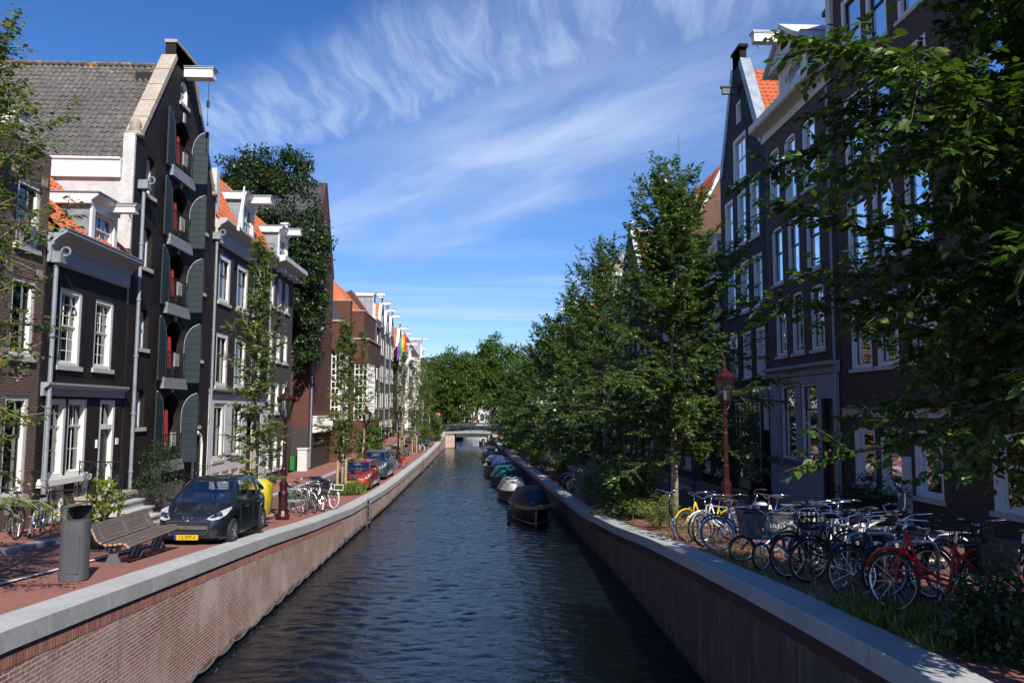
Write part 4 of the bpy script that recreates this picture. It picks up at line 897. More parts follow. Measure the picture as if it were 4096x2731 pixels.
b.pbox(pl,29.0,33.95,.04,.12,2.95,3.15); b.build('stucco_joint',M['iron_grey'],rt)
cornice(rt,pl,27.2,34.1,6.52,[(.1,0),(.1,.2),(.3,.3),(.3,.42)],'lead','string_course')
b=MB(); b.pbox(pl,27.8,28.8,-.2,-.14,1.5,5.6); b.build('door',M['door_dark'],rt)
b=MB(); b.ext(pl,[(-.05,17.15),(.05,17.15),(.05,17.5),(.55,17.6),(.62,17.66),(.62,17.95),(-.05,17.95)],27.2,34.3); b.build('cornice',M['cream_paint'],rt)
ridge_roof(rt,pl,27.2,34.1,17.9,20.4,-.3,-3.0,-9.9,'tile_slate')
o=dormer(rt,pl,29.6,32.4,17.95,19.8,w=-.15,back=2.6,cheek='tile_slate',win=False)
window(rt,pl_shift(pl,-.12),30.2,18.1,31.8,19.6,arch=.6,nx=2,nu=1,nl=1,split=.5,t=.12,curt=0,gl=G,sill=None,name='dormer_window')
b=MB(); b.plate(pl,[(29.2,19.7),(32.8,19.7),(31.0,20.95)],-.2,.25); b.plate(pl,[(29.0,19.65),(31.0,21.0),(33.0,19.65),(33.0,19.8),(31.0,21.2),(29.0,19.8)],-3,.4); b.build('dormer_gable',M['white_dim'],rt)
b=MB(); 
front_wall(b,pl_shift(pl,-.135),17.95,[(19.8,29.62,32.38)],[(30.2,18.1,31.8,19.6,.6)],depth=.02); b.build('dormer_front',M['cream_paint'],rt)
beam(rt,pl,31.0,20.35,-.3,1.5,.36,.36); pipe(rt,pl,27.45,1.8,17,.08,.05,hopper=False)
b=MB(); b.pbox(pl,27.25,28.6,-4,-.6,17.9,20.3); b.pbox(pl,27.15,28.7,-4.1,-.4,20.302,20.5); b.build('roof_box',M['tile_slate'],rt)
b=MB(); b.pbox(pl,28.2,28.62,-.6,-.5,17.9,20.3); b.build('white_post',M['white_dim'],rt)
# R0 big dark brown house
wQ=[]
for (a,c) in ((25.1,26.6),(23.45,24.85),(21.4,22.9),(18.0,19.4),(15.6,17.0)):
    for (z0,z1) in ((17.0,19.6),(13.2,16.0),(9.9,12.4),(6.56,8.9)): wQ.append(W_(a-.2,z0,c-.25,z1,nx=1,nu=1,nl=1,split=.5,t=.17,curt=0,gl=G,sash='dark_paint'))
    wQ.append(W_(a-.2,2.7,c-.25,4.6,nx=1,nu=1,nl=1,split=.6,t=.15,curt=.1,gl=G,sill='stone_trim'))
rt,pl=house('large dark brown brick house mostly hidden behind the near right tree',1,XR,12.5,27.1,zr(20),[(21.0,12.5,27.1)],wQ,'brick_brown',back=10,glassm=G)
b=MB(); b.ext(pl,[(-.05,21.0),(.25,21.0),(.35,21.3),(.35,21.6),(-.05,21.6)],12.5,27.1); b.pbox(pl,26.9,27.25,-.5,.12,17.9,22.5); b.pbox(pl,22.8,23.2,0,.06,1.5,3.8); b.build('cornice',M['white_dim'],rt)
ridge_roof(rt,pl,12.5,27.1,21.6,25.,-.1,-3,-9.9,'tile_orange',True,.3,.4)
cornice(rt,pl,12.6,27,4.95,[(.08,0),(.08,.25),(.2,.3)],'stone_trim','string_course')
# beyond the black house
rt,pl=rowhouse('low dark house with a grey dormer and white cornice tucked beside the black gabled house',1,XR,40.7,44.9,12.4,14.7,'brick_dark',nf=3,nw=2,hoist=False,style='mansard',gl=G)
rt,pl=rowhouse('brick house with high orange roof and bare brick side wall on the right bank',1,XR-.45,45.0,53.0,15.6,18.6,'brick_brown',nf=4,nw=3,hoist=False,style='mansard',gl=G,dorm=True)
b=MB(); sg=FR((0,45.0-.03,0),(1,0,0),(0,-1,0)); b.plate(sg,[(12.15,1),(20,1),(20,15.5),(14.0,19.6),(12.15,15.6)],0,.03); b.build('side_wall',M['brick_red'],rt)
b=MB(); b.plate(sg,[(12.0,15.4),(12.2,15.9),(14.2,19.9),(14.2,19.4)],0,.12); b.build('verge_board',M['white_paint'],rt)
b=MB(); tiles(b,(12.1,45.0,15.8),(12.1,53,15.8),(14.1,45.0,19.8),(14.1,53,19.8),.3,.36); b.build('high_roof',M['tile_orange'],rt)
b=MB(); b.tube([pl(45.2,.5,15.9),pl(45.3,.55,21.6)],.022,5); b.build('antenna_mast',M['iron_grey'],rt)
b=MB(); b.tube([pl(46.2,.3,18.3),pl(46.6,1.3,19.3)],.1,6); b.build('flue_pipe',M['steel'],rt)
rt,pl=rowhouse('house with an orange roof glimpsed behind the tallest right tree',1,XR-.5,53.1,58.9,15.0,18.2,'brick_red',nf=4,style='mansard',gl=G)
rt,pl=rowhouse('black house with a pointed gable and white hoist beam behind the right trees',1,XR-.6,59.0,67.5,15.8,20.4,'brick_dark',nf=4,nw=4,gl=G,hz=17.2)
rt,pl=rowhouse('beige flat-topped house with chimneys above the right trees',1,XR-1.0,67.6,74.5,14.8,17.6,'brick_mixed',style='mansard',gl=G,roofm='sandstone')
b=MB(); b.box(12.2,18,74.55,84.5,14,19.3); b.box(12.0,18.2,74.5,84.6,19.302,19.5)
for k in range(3): b.tube([(12.6+k*.9,75,19.5),(12.6+k*.9,75,20.6)],.16,8)
b.build('roof_storey',M['sandstone'],rt)
rt,pl=rowhouse('brown house with a white gable near the right end of the canal',1,XR-1.6,84.6,91,14.4,17.8,'brick_brown',gl=G)
rt,pl=rowhouse('pale house with orange roof far along the right bank',1,XR-2.2,91.1,98,14.0,17.4,'brick_mixed',style='mansard',gl=G)
rt,pl=rowhouse('red brick house closing the right bank before the bridge',1,XR-2.8,98.1,105,13.0,16.6,'brick_red',gl=G)
# unseen near house south of the side street, added to shade the right bank
rt,pl=rowhouse('unseen brown brick corner house added across the side street to shade the right bank',1,XR,-22,-8.5,15.5,18.,'brick_brown',nf=4,nw=4,style='mansard',hoist=False)
# far backdrop across the next canal
far=[(-8,-2.5,'brick_brown',205,'dark house with white framed windows beyond the bridge, leftmost'),(-2.4,2.2,'plaster_white',207,'white fronted house seen past the bridge under the trees'),(2.3,7.5,'brick_dark',206,'dark house beyond the bridge, rightmost'),]
for a,c,w_,Y,lab in far:
    rt=root('canal_house',((a+c)/2,Y,1.3),lab,'house'); f3=FR((0,Y,0),(1,0,0),(0,-1,0)); b=MB(); b.pbox(f3,a,c,-8,0,.8,11); b.build('wall',M[w_],rt)
    for i in range(3):
        for k in range(3):
            u=a+(c-a)*(k+.5)/3; z=2.2+i*3
            b=MB(); b.pbox(f3,u-.65,u+.65,.0,.1,z,z+1.9); o=b.build('window',M['white_paint'],rt); b=MB(); b.pbox(f3,u-.48,u-.04,.101,.12,z+.15,z+1.75); b.pbox(f3,u+.04,u+.48,.101,.12,z+.15,z+1.75); b.build('pane',M['interior'],o)
    b=MB(); b.pbox(f3,a,c,.0,.4,10.6,11.1); b.build('cornice',M['white_paint'],rt)
# bridge
r=root('canal_bridge',(-1.5,107,0),'low arched canal bridge with green railing and stone edge at the end of the reach','bridge')
def zbz(x): return 2.22-.012*(x+1.4)**2
b=MB(); xs=[-5.0+i*.5 for i in range(15)]
b.grid([[(x,106.0,zbz(x)-.22),(x,106.0,zbz(x)),(x,111.5,zbz(x)),(x,111.5,zbz(x)-.22)] for x in xs],close=True); b.build('deck_edge',M['bridge_stone'],r)
b=MB(); b.grid([[(x,106.06,zbz(x)-.72),(x,106.06,zbz(x)-.23),(x,111.4,zbz(x)-.23),(x,111.4,zbz(x)-.72)] for x in xs if -3.8<=x<=1.2],close=True); b.build('girder',M['bridge_green'],r)
b=MB(); b.box(-5.0,-3.7,106.05,111.4,-1,1.75); b.box(.8,2.4,106.05,111.4,-1,1.75); b.build('abutment',M['quay_brick'],r)
b=MB(); 
for yy in (106.15,111.3):
    for zz,rr in ((1.02,.045),(.55,.03)): b.tube([(x,yy,zbz(x)+zz) for x in [-7.2]+xs],rr,5)
    for k in range(6): x=-7.0+k*1.8; b.tube([(x,yy,zbz(x)),(x,yy,zbz(x)+1.08)],.06,6)
b.build('railing',M['bridge_green'],r)
r=root('canal_bridge',(-1,140,0),'second canal bridge farther off, seen through the first bridge railing','bridge')
b=MB(); b.box(-6,5,140,146,1.6,2.3); b.build('deck_edge',M['bridge_stone'],r)
b=MB(); b.box(-6,-3.5,140.1,145.9,-1,1.6); b.box(2.5,5,140.1,145.9,-1,1.6); b.build('abutment',M['brick_church'],r)
b=MB()
for zz in (.5,1.0): b.tube([(-6,140.2,2.3+zz),(5,140.2,2.3+zz)],.05,5)
b.build('railing',M['bridge_green'],r)
def road_sign(x,y,z,h,lab,red=True,s=.32):
    r=root('no_entry_sign',(x,y,z),lab,'road sign','road signs by the bridge'); b=MB(); b.tube([(x,y,z),(x,y,z+h)],.04,6); b.build('post',M['steel'],r)
    b=MB(); fz=FR((x,y-.05,z+h),(1,0,0),(0,-1,0)); n=20; b.plate(fz,[(s*math.cos(2*math.pi*k/n),s*math.sin(2*math.pi*k/n)) for k in range(n)],0,.03); p=b.build('sign_plate',M['sign_red'],r)
    b=MB(); b.pbox(fz,-s*.75,s*.75,.031,.04,-s*.16,s*.16); b.build('white_bar',M['sign_white'],p)
road_sign(-5.9,105,zl(104),2.5,'round red no entry sign on a post left of the bridge')
r=root('no_entry_sign',(-1.0,126,2.2),'small red and white board above the bridge railing','road sign'); b=MB(); f4=FR((-1,126,0),(1,0,0),(0,-1,0)); b.pbox(f4,-.5,.5,0,.05,2.9,3.6); b.build('sign_plate',M['sign_red'],r); b=MB(); b.pbox(f4,-.42,.42,.051,.06,3.15,3.35); b.build('white_bar',M['sign_white'],r); b=MB(); b.pbox(f4,-.04,.04,-.05,0,1.4,2.9); b.build('post',M['steel'],r)
# ------------------------------------------------------------------ vegetation
def leafgeo(P,D,N,L,wr=.62,fine=False):
    """P base, D along, N normal (n,3), L length (n,)"""
    D=D/np.linalg.norm(D,axis=1,keepdims=True); Sd=np.cross(D,N); Sd/=np.linalg.norm(Sd,axis=1,keepdims=True)+1e-9; N2=np.cross(Sd,D)
    L=L[:,None]; w=L*wr*.5
    if fine:
        v=np.stack([P,P+D*L*.22+Sd*w*.8+N2*L*.04,P+D*L*.58+Sd*w*.86+N2*L*.03,P+D*L-N2*L*.12,P+D*L*.58-Sd*w*.86+N2*L*.03,P+D*L*.22-Sd*w*.8+N2*L*.04],1)
        n=len(P); i=np.arange(n)[:,None]*6; Q=np.stack([i+np.array([[0,1,2,3]]),i+np.array([[0,3,4,5]])],1).reshape(-1,4); return v.reshape(-1,3),Q
    v=np.stack([P,P+D*L*.42+Sd*w-N2*L*.06,P+D*L,P+D*L*.42-Sd*w-N2*L*.06],1)
    n=len(P); return v.reshape(-1,3),np.arange(n*4).reshape(n,4)
def cat_tubes(mb,segs,n=5):
    for pts,r in segs: mb.tube(pts,r,n,caps=False)
def tree(label,base,H,clear,R,prof,nl,ls,mleaf,mbark='bark',group=None,lean=(0,0),tw=14,lt=12,up=.9,trunk_r=.11,seed=1,name='elm_tree',twl=.55,droop=.25,post=False,sub=True,lpn=1.0):
    rg=np.random.default_rng(seed); r=root(name,base,label,'tree',group); bx,by,bz=base
    tp=[]; 
    for i in range(8):
        t=i/7; tp.append(np.array([bx+lean[0]*t+rg.normal(0,.04)*(i>1),by+lean[1]*t+rg.normal(0,.04)*(i>1),bz-.1+H*t]))
    tp=np.array(tp); tr=[trunk_r*(1.15-t*1.02) for t in np.linspace(0,1,8)]
    b=MB(); b.tube(tp,[max(.012,q) for q in tr],8); b.build('trunk',M[mbark],r,smooth=True)
    limbs=[];Ps=[];Ds=[];Ns=[];Ls=[]
    def onT(t): return np.array([np.interp(t,np.linspace(0,1,8),tp[:,k]) for k in range(3)])
    def addleaves(a,d,length,n):
        if n<=0: return
        d=d/np.linalg.norm(d); s=(np.arange(n)+rg.random(n)*.4)/n*length
        lat=np.cross(d,[0,0,1.]); ln=np.linalg.norm(lat); lat=lat/ln if ln>.2 else np.array([1.,0,0])
        sg=np.where(np.arange(n)%2==0,1.,-1.)[:,None]
        p=a+d*s[:,None]-np.array([0,0,1])*(s[:,None]**2)*droop*.6
        dd=lat*sg*.85+d*.55+np.array([0,0,-.28])+rg.normal(0,.22,(n,3))
        nn=np.array([0,0,1.])+rg.normal(0,.42,(n,3))
        Ps.append(p+rg.normal(0,.01,(n,3))); Ds.append(dd); Ns.append(nn); Ls.append(ls*rg.uniform(.45,1.3,n))
    for i in range(nl):
        t=clear+(1-clear)*((i+.5)/nl)**.92; hrel=(t-clear)/(1-clear); az=i*2.39996+rg.normal(0,.35)
        L_=R*prof(hrel)*rg.uniform(.45,1.28)
        if L_<.15: L_=.15
        u=up*.45+.95*hrel**2.2+rg.normal(0,.12); d=np.array([math.cos(az)*math.cos(u),math.sin(az)*math.cos(u),math.sin(u)])
        a=onT(min(t,.995)); pts=[a]; dd=d.copy(); m=5
        for k in range(m):
            dd=dd+np.array([0,0,(.10 if hrel>.4 else -.04)])+rg.normal(0,.10,3); dd/=np.linalg.norm(dd); pts.append(pts[-1]+dd*L_/m)
        pts=np.array(pts); rr=trunk_r*.38*(1-hrel*.6); limbs.append((pts,[max(.006,rr*(1-q*.85)) for q in np.linspace(0,1,m+1)]))
        nt=max(3,int(tw*L_/R))
        for k in range(nt):
            s=lerp(.12,1,(k+.5)/nt)+rg.normal(0,.03); s=min(max(s,.05),1); seg=s*m; j=min(int(seg),m-1); p=lerp(pts[j],pts[j+1],seg-j); ld=pts[j+1]-pts[j]; ld/=np.linalg.norm(ld)
            q=ld*.7+rg.normal(0,.62,3)*np.array([1,1,.75])+np.array([0,0,.12]); q/=np.linalg.norm(q); l=twl*rg.uniform(.5,1.25)*(1.15-.4*s)
            e=p+q*l-np.array([0,0,1])*droop*l*l*.6
            if sub and k%2==0: limbs.append((np.array([p,lerp(p,e,.5)+np.array([0,0,.02]),e]),[.009,.006,.003]))
            addleaves(p,e-p,np.linalg.norm(e-p),int(lt*l/twl*lpn))
        addleaves(pts[-1],pts[-1]-pts[-2],twl*.7,int(lt*.9))
    addleaves(tp[-1]-np.array([0,0,.3]),np.array([.05,.02,1.]),.6,lt)
    b=MB(); cat_tubes(b,limbs,4); b.build('branches',M['bark_dark' if mleaf!='leaf_young' else mbark],r)
    V,Q=leafgeo(np.concatenate(Ps),np.concatenate(Ds),np.concatenate(Ns),np.concatenate(Ls),.62,by<12); npmesh('crown',V,Q,M[mleaf],r)
    return r
def clumpleaves(centres,rc,n,ls,rg,outc=None,tight=.45):
    k=len(centres); c=np.repeat(centres,n,0); off=rg.normal(0,1,(k*n,3)); off/=np.linalg.norm(off,axis=1,keepdims=True); off*=rc*rg.random((k*n,1))**.55; off[:,2]*=.62
    P=c+off; D=off/rc+rg.normal(0,.6,(k*n,3)); D[:,2]-=.2; N=np.array([0,0,1.])+off/rc*.8+rg.normal(0,.5,(k*n,3))
    return leafgeo(P,D,N,ls*rg.uniform(.6,1.25,k*n),.7)
def ellcentres(ells,n,rg,shell=.55,lump=.16):
    w=np.array([e[3]*e[4]*e[5] for e in ells])**.67; w/=w.sum(); out=[]
    for e,q in zip(ells,w):
        m=max(3,int(n*q)); d=rg.normal(0,1,(m,3)); d/=np.linalg.norm(d,axis=1,keepdims=True)
        rr=(shell+(1-shell)*rg.random((m,1))**.8)*(1+lump*np.sin(d[:,:1]*5+e[0])+lump*np.sin(d[:,2:]*6+d[:,1:2]*4))
        out.append(np.array(e[:3])+d*rr*np.array(e[3:6]))
    return np.concatenate(out)
def bigtree(label,base,ells,n,k,rc,ls,mleaf,seed,group=None,name='elm_tree',trunk_r=.35,mbark='bark_dark',cat='tree',shell=.55,limbs=12):
    rg=np.random.default_rng(seed); r=root(name,base,label,cat,group)
    c=ellcentres(ells,n,rg,shell); V,Q=clumpleaves(c,rc,k,ls,rg); 
    b=MB(); top=max(e[2]+e[5]*.3 for e in ells); b0=np.array(base,float); cc=np.array([np.mean([e[0] for e in ells]),np.mean([e[1] for e in ells]),top])
    pts=[lerp(b0,cc,t)+rg.normal(0,.12,3)*(t>0)*np.array([1,1,0]) for t in np.linspace(0,1,6)]
    b.tube(pts,[trunk_r*(1.1-t*.95) for t in np.linspace(0,1,6)],8); b.build('trunk',M[mbark],r,smooth=True)
    b=MB()
    for i in range(limbs):
        e=c[rg.integers(len(c))]; s=pts[rg.integers(2,5)]; md=lerp(s,e,.5)+np.array([0,0,.2]); b.tube([s,md,e],[trunk_r*.35,trunk_r*.2,.02],5,caps=False)
    b.build('branches',M[mbark],r)
    npmesh('crown',V,Q,M[mleaf],r); return r
def bush(label,c,rx,ry,rz,n,k,rc,ls,mleaf,seed,cat='shrub',name='shrub',group=None,flowers=None,kind=None,stems=True):
    rg=np.random.default_rng(seed); base=(c[0],c[1],c[2]-rz*.8)
    r=root(name,base,label,cat,group); cen=ellcentres([(c[0],c[1],c[2],rx,ry,rz)],n,rg,.3,.25); V,Q=clumpleaves(cen,rc,k,ls,rg); npmesh('foliage',V,Q,M[mleaf],r)
    if stems:
        b=MB()
        for i in range(7): b.tube([base,cen[rg.integers(len(cen))]],[.02,.006],4,caps=False)
        b.build('stem',M['bark_dark'],r)
    if flowers:
        b=MB()
        for i in range(flowers[1]): p=cen[rg.integers(len(cen))]+np.array([0,0,rz*.25]); b.lathe([(.0,-.03),(.05,0),(.0,.03)],p,6)
        b.build('flower',M[flowers[0]],r)
    return r
def grass(label,xa,xb,ya,yb,zf,n,h,m,seed,name='grass'):
    rg=np.random.default_rng(seed); x=rg.uniform(0,1,n); y=rg.uniform(ya,yb,n)
    cl=rg.random((max(2,n//30),2)); idx=rg.integers(0,len(cl),n); x=np.clip(cl[idx,0]+rg.normal(0,.08,n),0,1); y=ya+(yb-ya)*np.clip(cl[idx,1]+rg.normal(0,.05,n),0,1)
    X=np.array([lerp(xa(b_),xb(b_),a_) for a_,b_ in zip(x,y)]); Z=np.array([zf(b_) for b_ in y])
    P=np.stack([X,y,Z-.02],1); D=np.array([0,0,1.])+rg.normal(0,.38,(n,3)); N=rg.normal(0,1,(n,3)); V,Q=leafgeo(P,D,N,h*rg.uniform(.5,1.3,n),.10)
    return tag(npmesh(name,V,Q,M[m]),label,'grass',kind='stuff')

# right bank trees
pe=lambda h: (.6+h*2.2 if h<.18 else 1.0)*(1-max(0,h-.22)/.80)**.65*.80+.32
tree('tallest elm on the right bank with a pale trunk beside the red lamp post',(6.5,26.6,zr(26.6)),11.0,.19,3.3,pe,185,.125,'leaf_elm','bark_pale','elms along the right quay',lean=(.1,.1),tw=31,lt=18,up=.30,trunk_r=.125,seed=3,lpn=1.25)
tree('second elm along the right quay with an upright spire top',(5.9,38.0,zr(38)),11.2,.14,3.1,pe,125,.15,'leaf_elm','bark_pale','elms along the right quay',tw=26,lt=15,up=.36,seed=5)
for i,(x,y,h,lab) in enumerate([(5.6,48,10.2,'third elm of the right quay row counted from the front'),(5.1,58,9.7,'fourth elm of the right quay row, before the pale boats'),(4.6,69,9.0,'fifth elm of the right quay row beside the farthest boats'),(4.0,80,8.0,'sixth elm of the right quay row, near the bridge'),(3.6,92,7.8,'last elm of the right quay row by the bridge end')]):
    tree(lab,(x,y,zr(y)),h,.13,3.2 if y<75 else 2.5,pe,95,.22,'leaf_elm','bark_pale','elms along the right quay',tw=24,lt=13,up=.36,seed=20+i,sub=False)
# the near right elm whose branches fill the right edge
pn=lambda h: (.75+1.2*h if h<.2 else 1.0)*(1-max(0,h-.45)/.62)**.6+.06
tree('large elm close to the camera whose dark branches fill the right edge',(6.15,6.7,zr(6.9)),10.4,.215,2.95,pn,290,.104,'leaf_near','bark_dark','elms along the right quay',tw=60,lt=21,up=.42,trunk_r=.13,seed=42,twl=.62,droop=.35)
# left bank young trees
py_=lambda h: (.6+1.5*h if h<.25 else 1.0)*(1-max(0,h-.35)/.75)**.5
tree('young tree at the left edge leaning over the pavement, nearest to the camera',(-6.95,10.9,zl(10.6)),7.6,.18,1.3,lambda h:(.9 if h<.4 else 1.-.5*(h-.4)),70,.085,'leaf_young','bark','young trees along the left quay',tw=24,lt=10,up=.38,trunk_r=.045,seed=8,twl=.5)
tree('slim young tree with yellow band behind the dark car',(-6.75,23.6,zl(23.6)),8.1,.16,1.15,py_,60,.12,'leaf_young','bark_pale','young trees along the left quay',tw=24,lt=12,up=.8,trunk_r=.065,seed=9,twl=.38)
tree('slim young tree tied to a stake in front of the orange car',(-6.85,39.2,zl(39)),8.0,.2,1.35,py_,60,.15,'leaf_young','bark_pale','young trees along the left quay',tw=20,lt=11,up=.8,trunk_r=.07,seed=10,twl=.42)
for i,(x,y,h,R_,lab) in enumerate([(-8.6,57.5,9.2,2.0,'young tree beside the hall with bushy lower branches'),(-7.1,70.5,9.0,1.7,'young tree by the second litter bin on the left bank'),(-6.5,76.5,8.8,1.5,'young tree tied to a stake near the far bicycles'),(-6.6,87,8.8,1.8,'young tree near the sunflowers on the left bank'),(-6.4,96,9.2,2.2,'bushy tree at the left end of the quay by the bridge')]):
    tree(lab,(x,y,zl(y)),h,.14 if i else .05,R_,py_,42,.17,'leaf_elm' if i in(0,4) else 'leaf_young','bark_pale','young trees along the left quay',tw=15,lt=10,up=.7,trunk_r=.08,seed=50+i,sub=False)
b=MB(); b.tube([(-7.0,39.05,.9),(-7.0,39.05,2.55)],.07,6); b.tube([(-6.6,39.0,.9),(-6.6,39.0,2.5)],.07,6)
for x,y,lab,i in ((-6.85,39.0,'pair of wooden tree stakes in front of the orange car',0),(-7.1,70.2,'pair of wooden tree stakes by the second litter bin',1),(-6.5,76.2,'pair of wooden tree stakes near the far bicycles',2)):
    z=zl(y); r=root('tree_stake',(x,y,z),lab,'stake','wooden tree stakes')
    for d in (-.2,.2):
        b=MB(); b.tube([(x+d,y,z-.1),(x+d,y,z+1.65)],.065,8); b.build('stake',M['post_wood'],r)
    b=MB(); b.tube([(x-.2,y,z+1.5),(x,y-.12,z+1.52),(x+.2,y,z+1.5)],.025,5); b.build('strap',M['rubber'],r)
b=MB(); b.box(-8.3,-6.35,38.2,39.9,.7,zl(39)+.06)
r=root('tree_pit',(-6.9,39,zl(39)),'dark planting bed with weeds around the staked tree','planter'); b.build('bed_edge',M['planter'],r)
b=MB(); b.box(-8.2,-6.45,38.3,39.8,.7,zl(39)+.075); b.build('soil',M['soil'],r)
grass('tall green weeds around the staked tree by the orange car',lambda y:-6.9,lambda y:-5.75,37.6,39.6,zl,700,.55,'grass',4,'weeds')
# climbing tree against the church
E_=[(-14.2,51.2,17.6,3.4,2.0,4.2),(-13.4,51.8,21.0,2.2,1.6,1.6),(-15.8,51.4,20.3,1.9,1.6,2.0),(-12.6,51.9,15.2,2.5,1.6,3.3),(-12.2,52.3,11.2,1.9,1.3,3.4),(-12.1,52.2,9.4,1.45,1.1,2.2),(-11.35,53.4,12.5,.7,1.3,3.0),(-11.5,54.2,16.0,.5,1.3,2.6),(-11.5,52.6,9.4,.8,.9,1.3),(-13.2,51.8,12.5,1.8,1.2,3)]
bigtree('huge dark climbing tree covering the side of the church',(-12.6,51.4,zl(51)),E_,560,85,.62,.2,'leaf_ivy',77,name='climbing_tree',trunk_r=.22,shell=.5)
# big trees round the bridge
bigtree('big round bright green tree left of the bridge',(-5.9,122,1.6),[(-5.0,122,9.4,4.7,4,5.2),(-3.6,121,6.4,3.2,3,3.4),(-6.6,122,7.6,2.8,3,4.0),(-2.2,123,11.0,2.4,3,3.3)],380,60,1.0,.36,'leaf_far',81,'big trees round the far bridge')
bigtree('tall bright green tree right of the bridge, highest of the far trees',(1.8,128,1.6),[(2.8,128,12.0,4.6,4,5.0),(.2,127,11.0,3.2,3.2,3.6),(.9,127,14.0,2.9,2.6,2.5),(.6,127,9.0,3.6,3.5,3.8),(5.2,128,10.8,3.4,3.5,5.2),(3.0,126,7.0,4.2,3,3.0)],430,60,1.0,.36,'leaf_far',82,'big trees round the far bridge')
bigtree('dark tree filling the gap behind the two big trees at the bridge',(-1.6,150,1.6),[(-1.6,150,10.8,4.5,4,4.0),(3,152,8.5,4,4,3.5)],220,55,1.2,.4,'leaf_elm',83,'big trees round the far bridge')
bigtree('olive green tree left behind the big round tree',(-9,146,1.6),[(-7.6,146,10.5,3.8,3.5,5.4)],190,55,1.2,.4,'leaf_far',84,'big trees round the far bridge')
# shrubs and quay plants, left
bush('bushy dark shrub growing beside the stone stoop',(-10.7,26.9,2.9),.95,1.0,1.25,85,48,.28,.06,'leaf_dark',101)
bush('pale green leafy plant in a pot behind the bench',(-8.05,17.3,3.2),.3,.3,.6,22,14,.15,.12,'leaf_bright',102,name='potted_plant',cat='plant')
r=root('plant_pot',(-8.05,17.3,zl(17.3)),'big round dark plant pot behind the wooden bench','plant pot'); b=MB(); b.lathe([(.26,0),(.38,.2),(.4,.45),(.37,.6),(.32,.6),(.3,.5)],(-8.05,17.3,zl(17.3)),18); b.build('pot',M['planter'],r,smooth=True)
bush('flowering weeds against the brick house corner by the parked bicycles',(-10.9,20.9,2.25),.35,.7,.55,18,22,.2,.06,'grass',103,name='weeds',cat='plant',flowers=('orange_flower',4))
bush('green hedge in front of the far brick houses, left bank',(-10.2,74.5,2.6),1.1,3.2,1.8,70,40,.5,.2,'leaf_far',104,name='hedge',cat='hedge')
bush('sunflower clump on the left bank near the bridge',(-6.1,86.2,2.2),.7,1.6,1.3,40,30,.35,.2,'leaf_far',105,name='sunflower_clump',cat='plant',flowers=('orange_flower',5))
bush('leafy vine on the left coping just before the bridge',(-5.6,96.5,2.8),.8,2.6,1.8,60,40,.45,.2,'leaf_far',106,name='vine',cat='plant',flowers=('white_flower',8))
bush('small weed clump at the left picture edge by the planter',(-6.45,10.2,2.72),.25,.35,.2,8,18,.1,.07,'grass',107,name='weeds',cat='plant')
# right quay planting
bush('big dark grassy shrub on the right coping under the tallest elm',(5.45,30.2,2.15),1.15,3.6,1.15,240,60,.34,.095,'leaf_elm',111,name='shrub')
bush('silvery green shrub at the canal edge of the right planting',(4.75,34.6,1.95),.6,1.9,.85,85,48,.26,.08,'leaf_grey',112)
bush('bright green fern bed beside the first upright bicycle',(5.3,23.6,2.1),.8,2.1,.55,80,50,.22,.06,'grass',113,name='fern_bed',cat='plant',flowers=('red_curtain',6))
bush('pink flowered green shrub further along the right coping',(4.75,46.5,1.8),.6,2.0,.8,60,45,.28,.1,'leaf_far',114,flowers=('pink_flower',6))
bush('yellow green shrub beside the white boats on the right coping',(4.1,58,1.8),.7,2.4,.8,55,45,.32,.13,'leaf_far',115)
bush('silvery flower shrub between the far right shrubs',(4.3,53.5,1.7),.4,1.0,.6,26,40,.25,.1,'leaf_grey',116)
bush('low dark planting on the far right coping beside the awning boat',(3.7,70.5,1.9),.8,4.5,.9,110,40,.4,.17,'leaf_elm',141)
bush('low dark planting on the farthest right coping before the bridge',(3.1,86,2.0),.8,6.0,1.0,130,40,.45,.2,'leaf_elm',142)
bush('dark yellowish hedge behind the tallest elm trunk on the right pavement',(11.6,37.5,3.0),.8,2.4,1.9,80,50,.45,.13,'leaf_dark',117,name='hedge',cat='hedge')
bush('dark ivy bush spilling over the coping at the lower right corner',(5.75,8.35,2.78),.85,1.05,.62,150,46,.18,.08,'leaf_dark',118,name='ivy_bush')
bush('potted green plants against the right hand house wall',(12.0,24.0,2.4),.5,2.2,.7,50,40,.3,.1,'leaf_dark',119,name='potted_plant',cat='plant',flowers=('pink_flower',5))
grass('tufts of dry and green grass under the right bank bicycles',lambda y:xr(y)+.55,lambda y:xr(y)+2.3,8.5,21,zr,3000,.13,'grass',31)
grass('dry straw coloured grass along the right coping by the bicycle racks',lambda y:xr(y)+.54,lambda y:xr(y)+1.5,11,17,zr,2600,.13,'grass_dry',32,'dry_grass')
grass('thick green grass by the coping near the ivy bush',lambda y:xr(y)+.5,lambda y:xr(y)+1.5,8.3,10.9,zr,2200,.2,'grass',33)

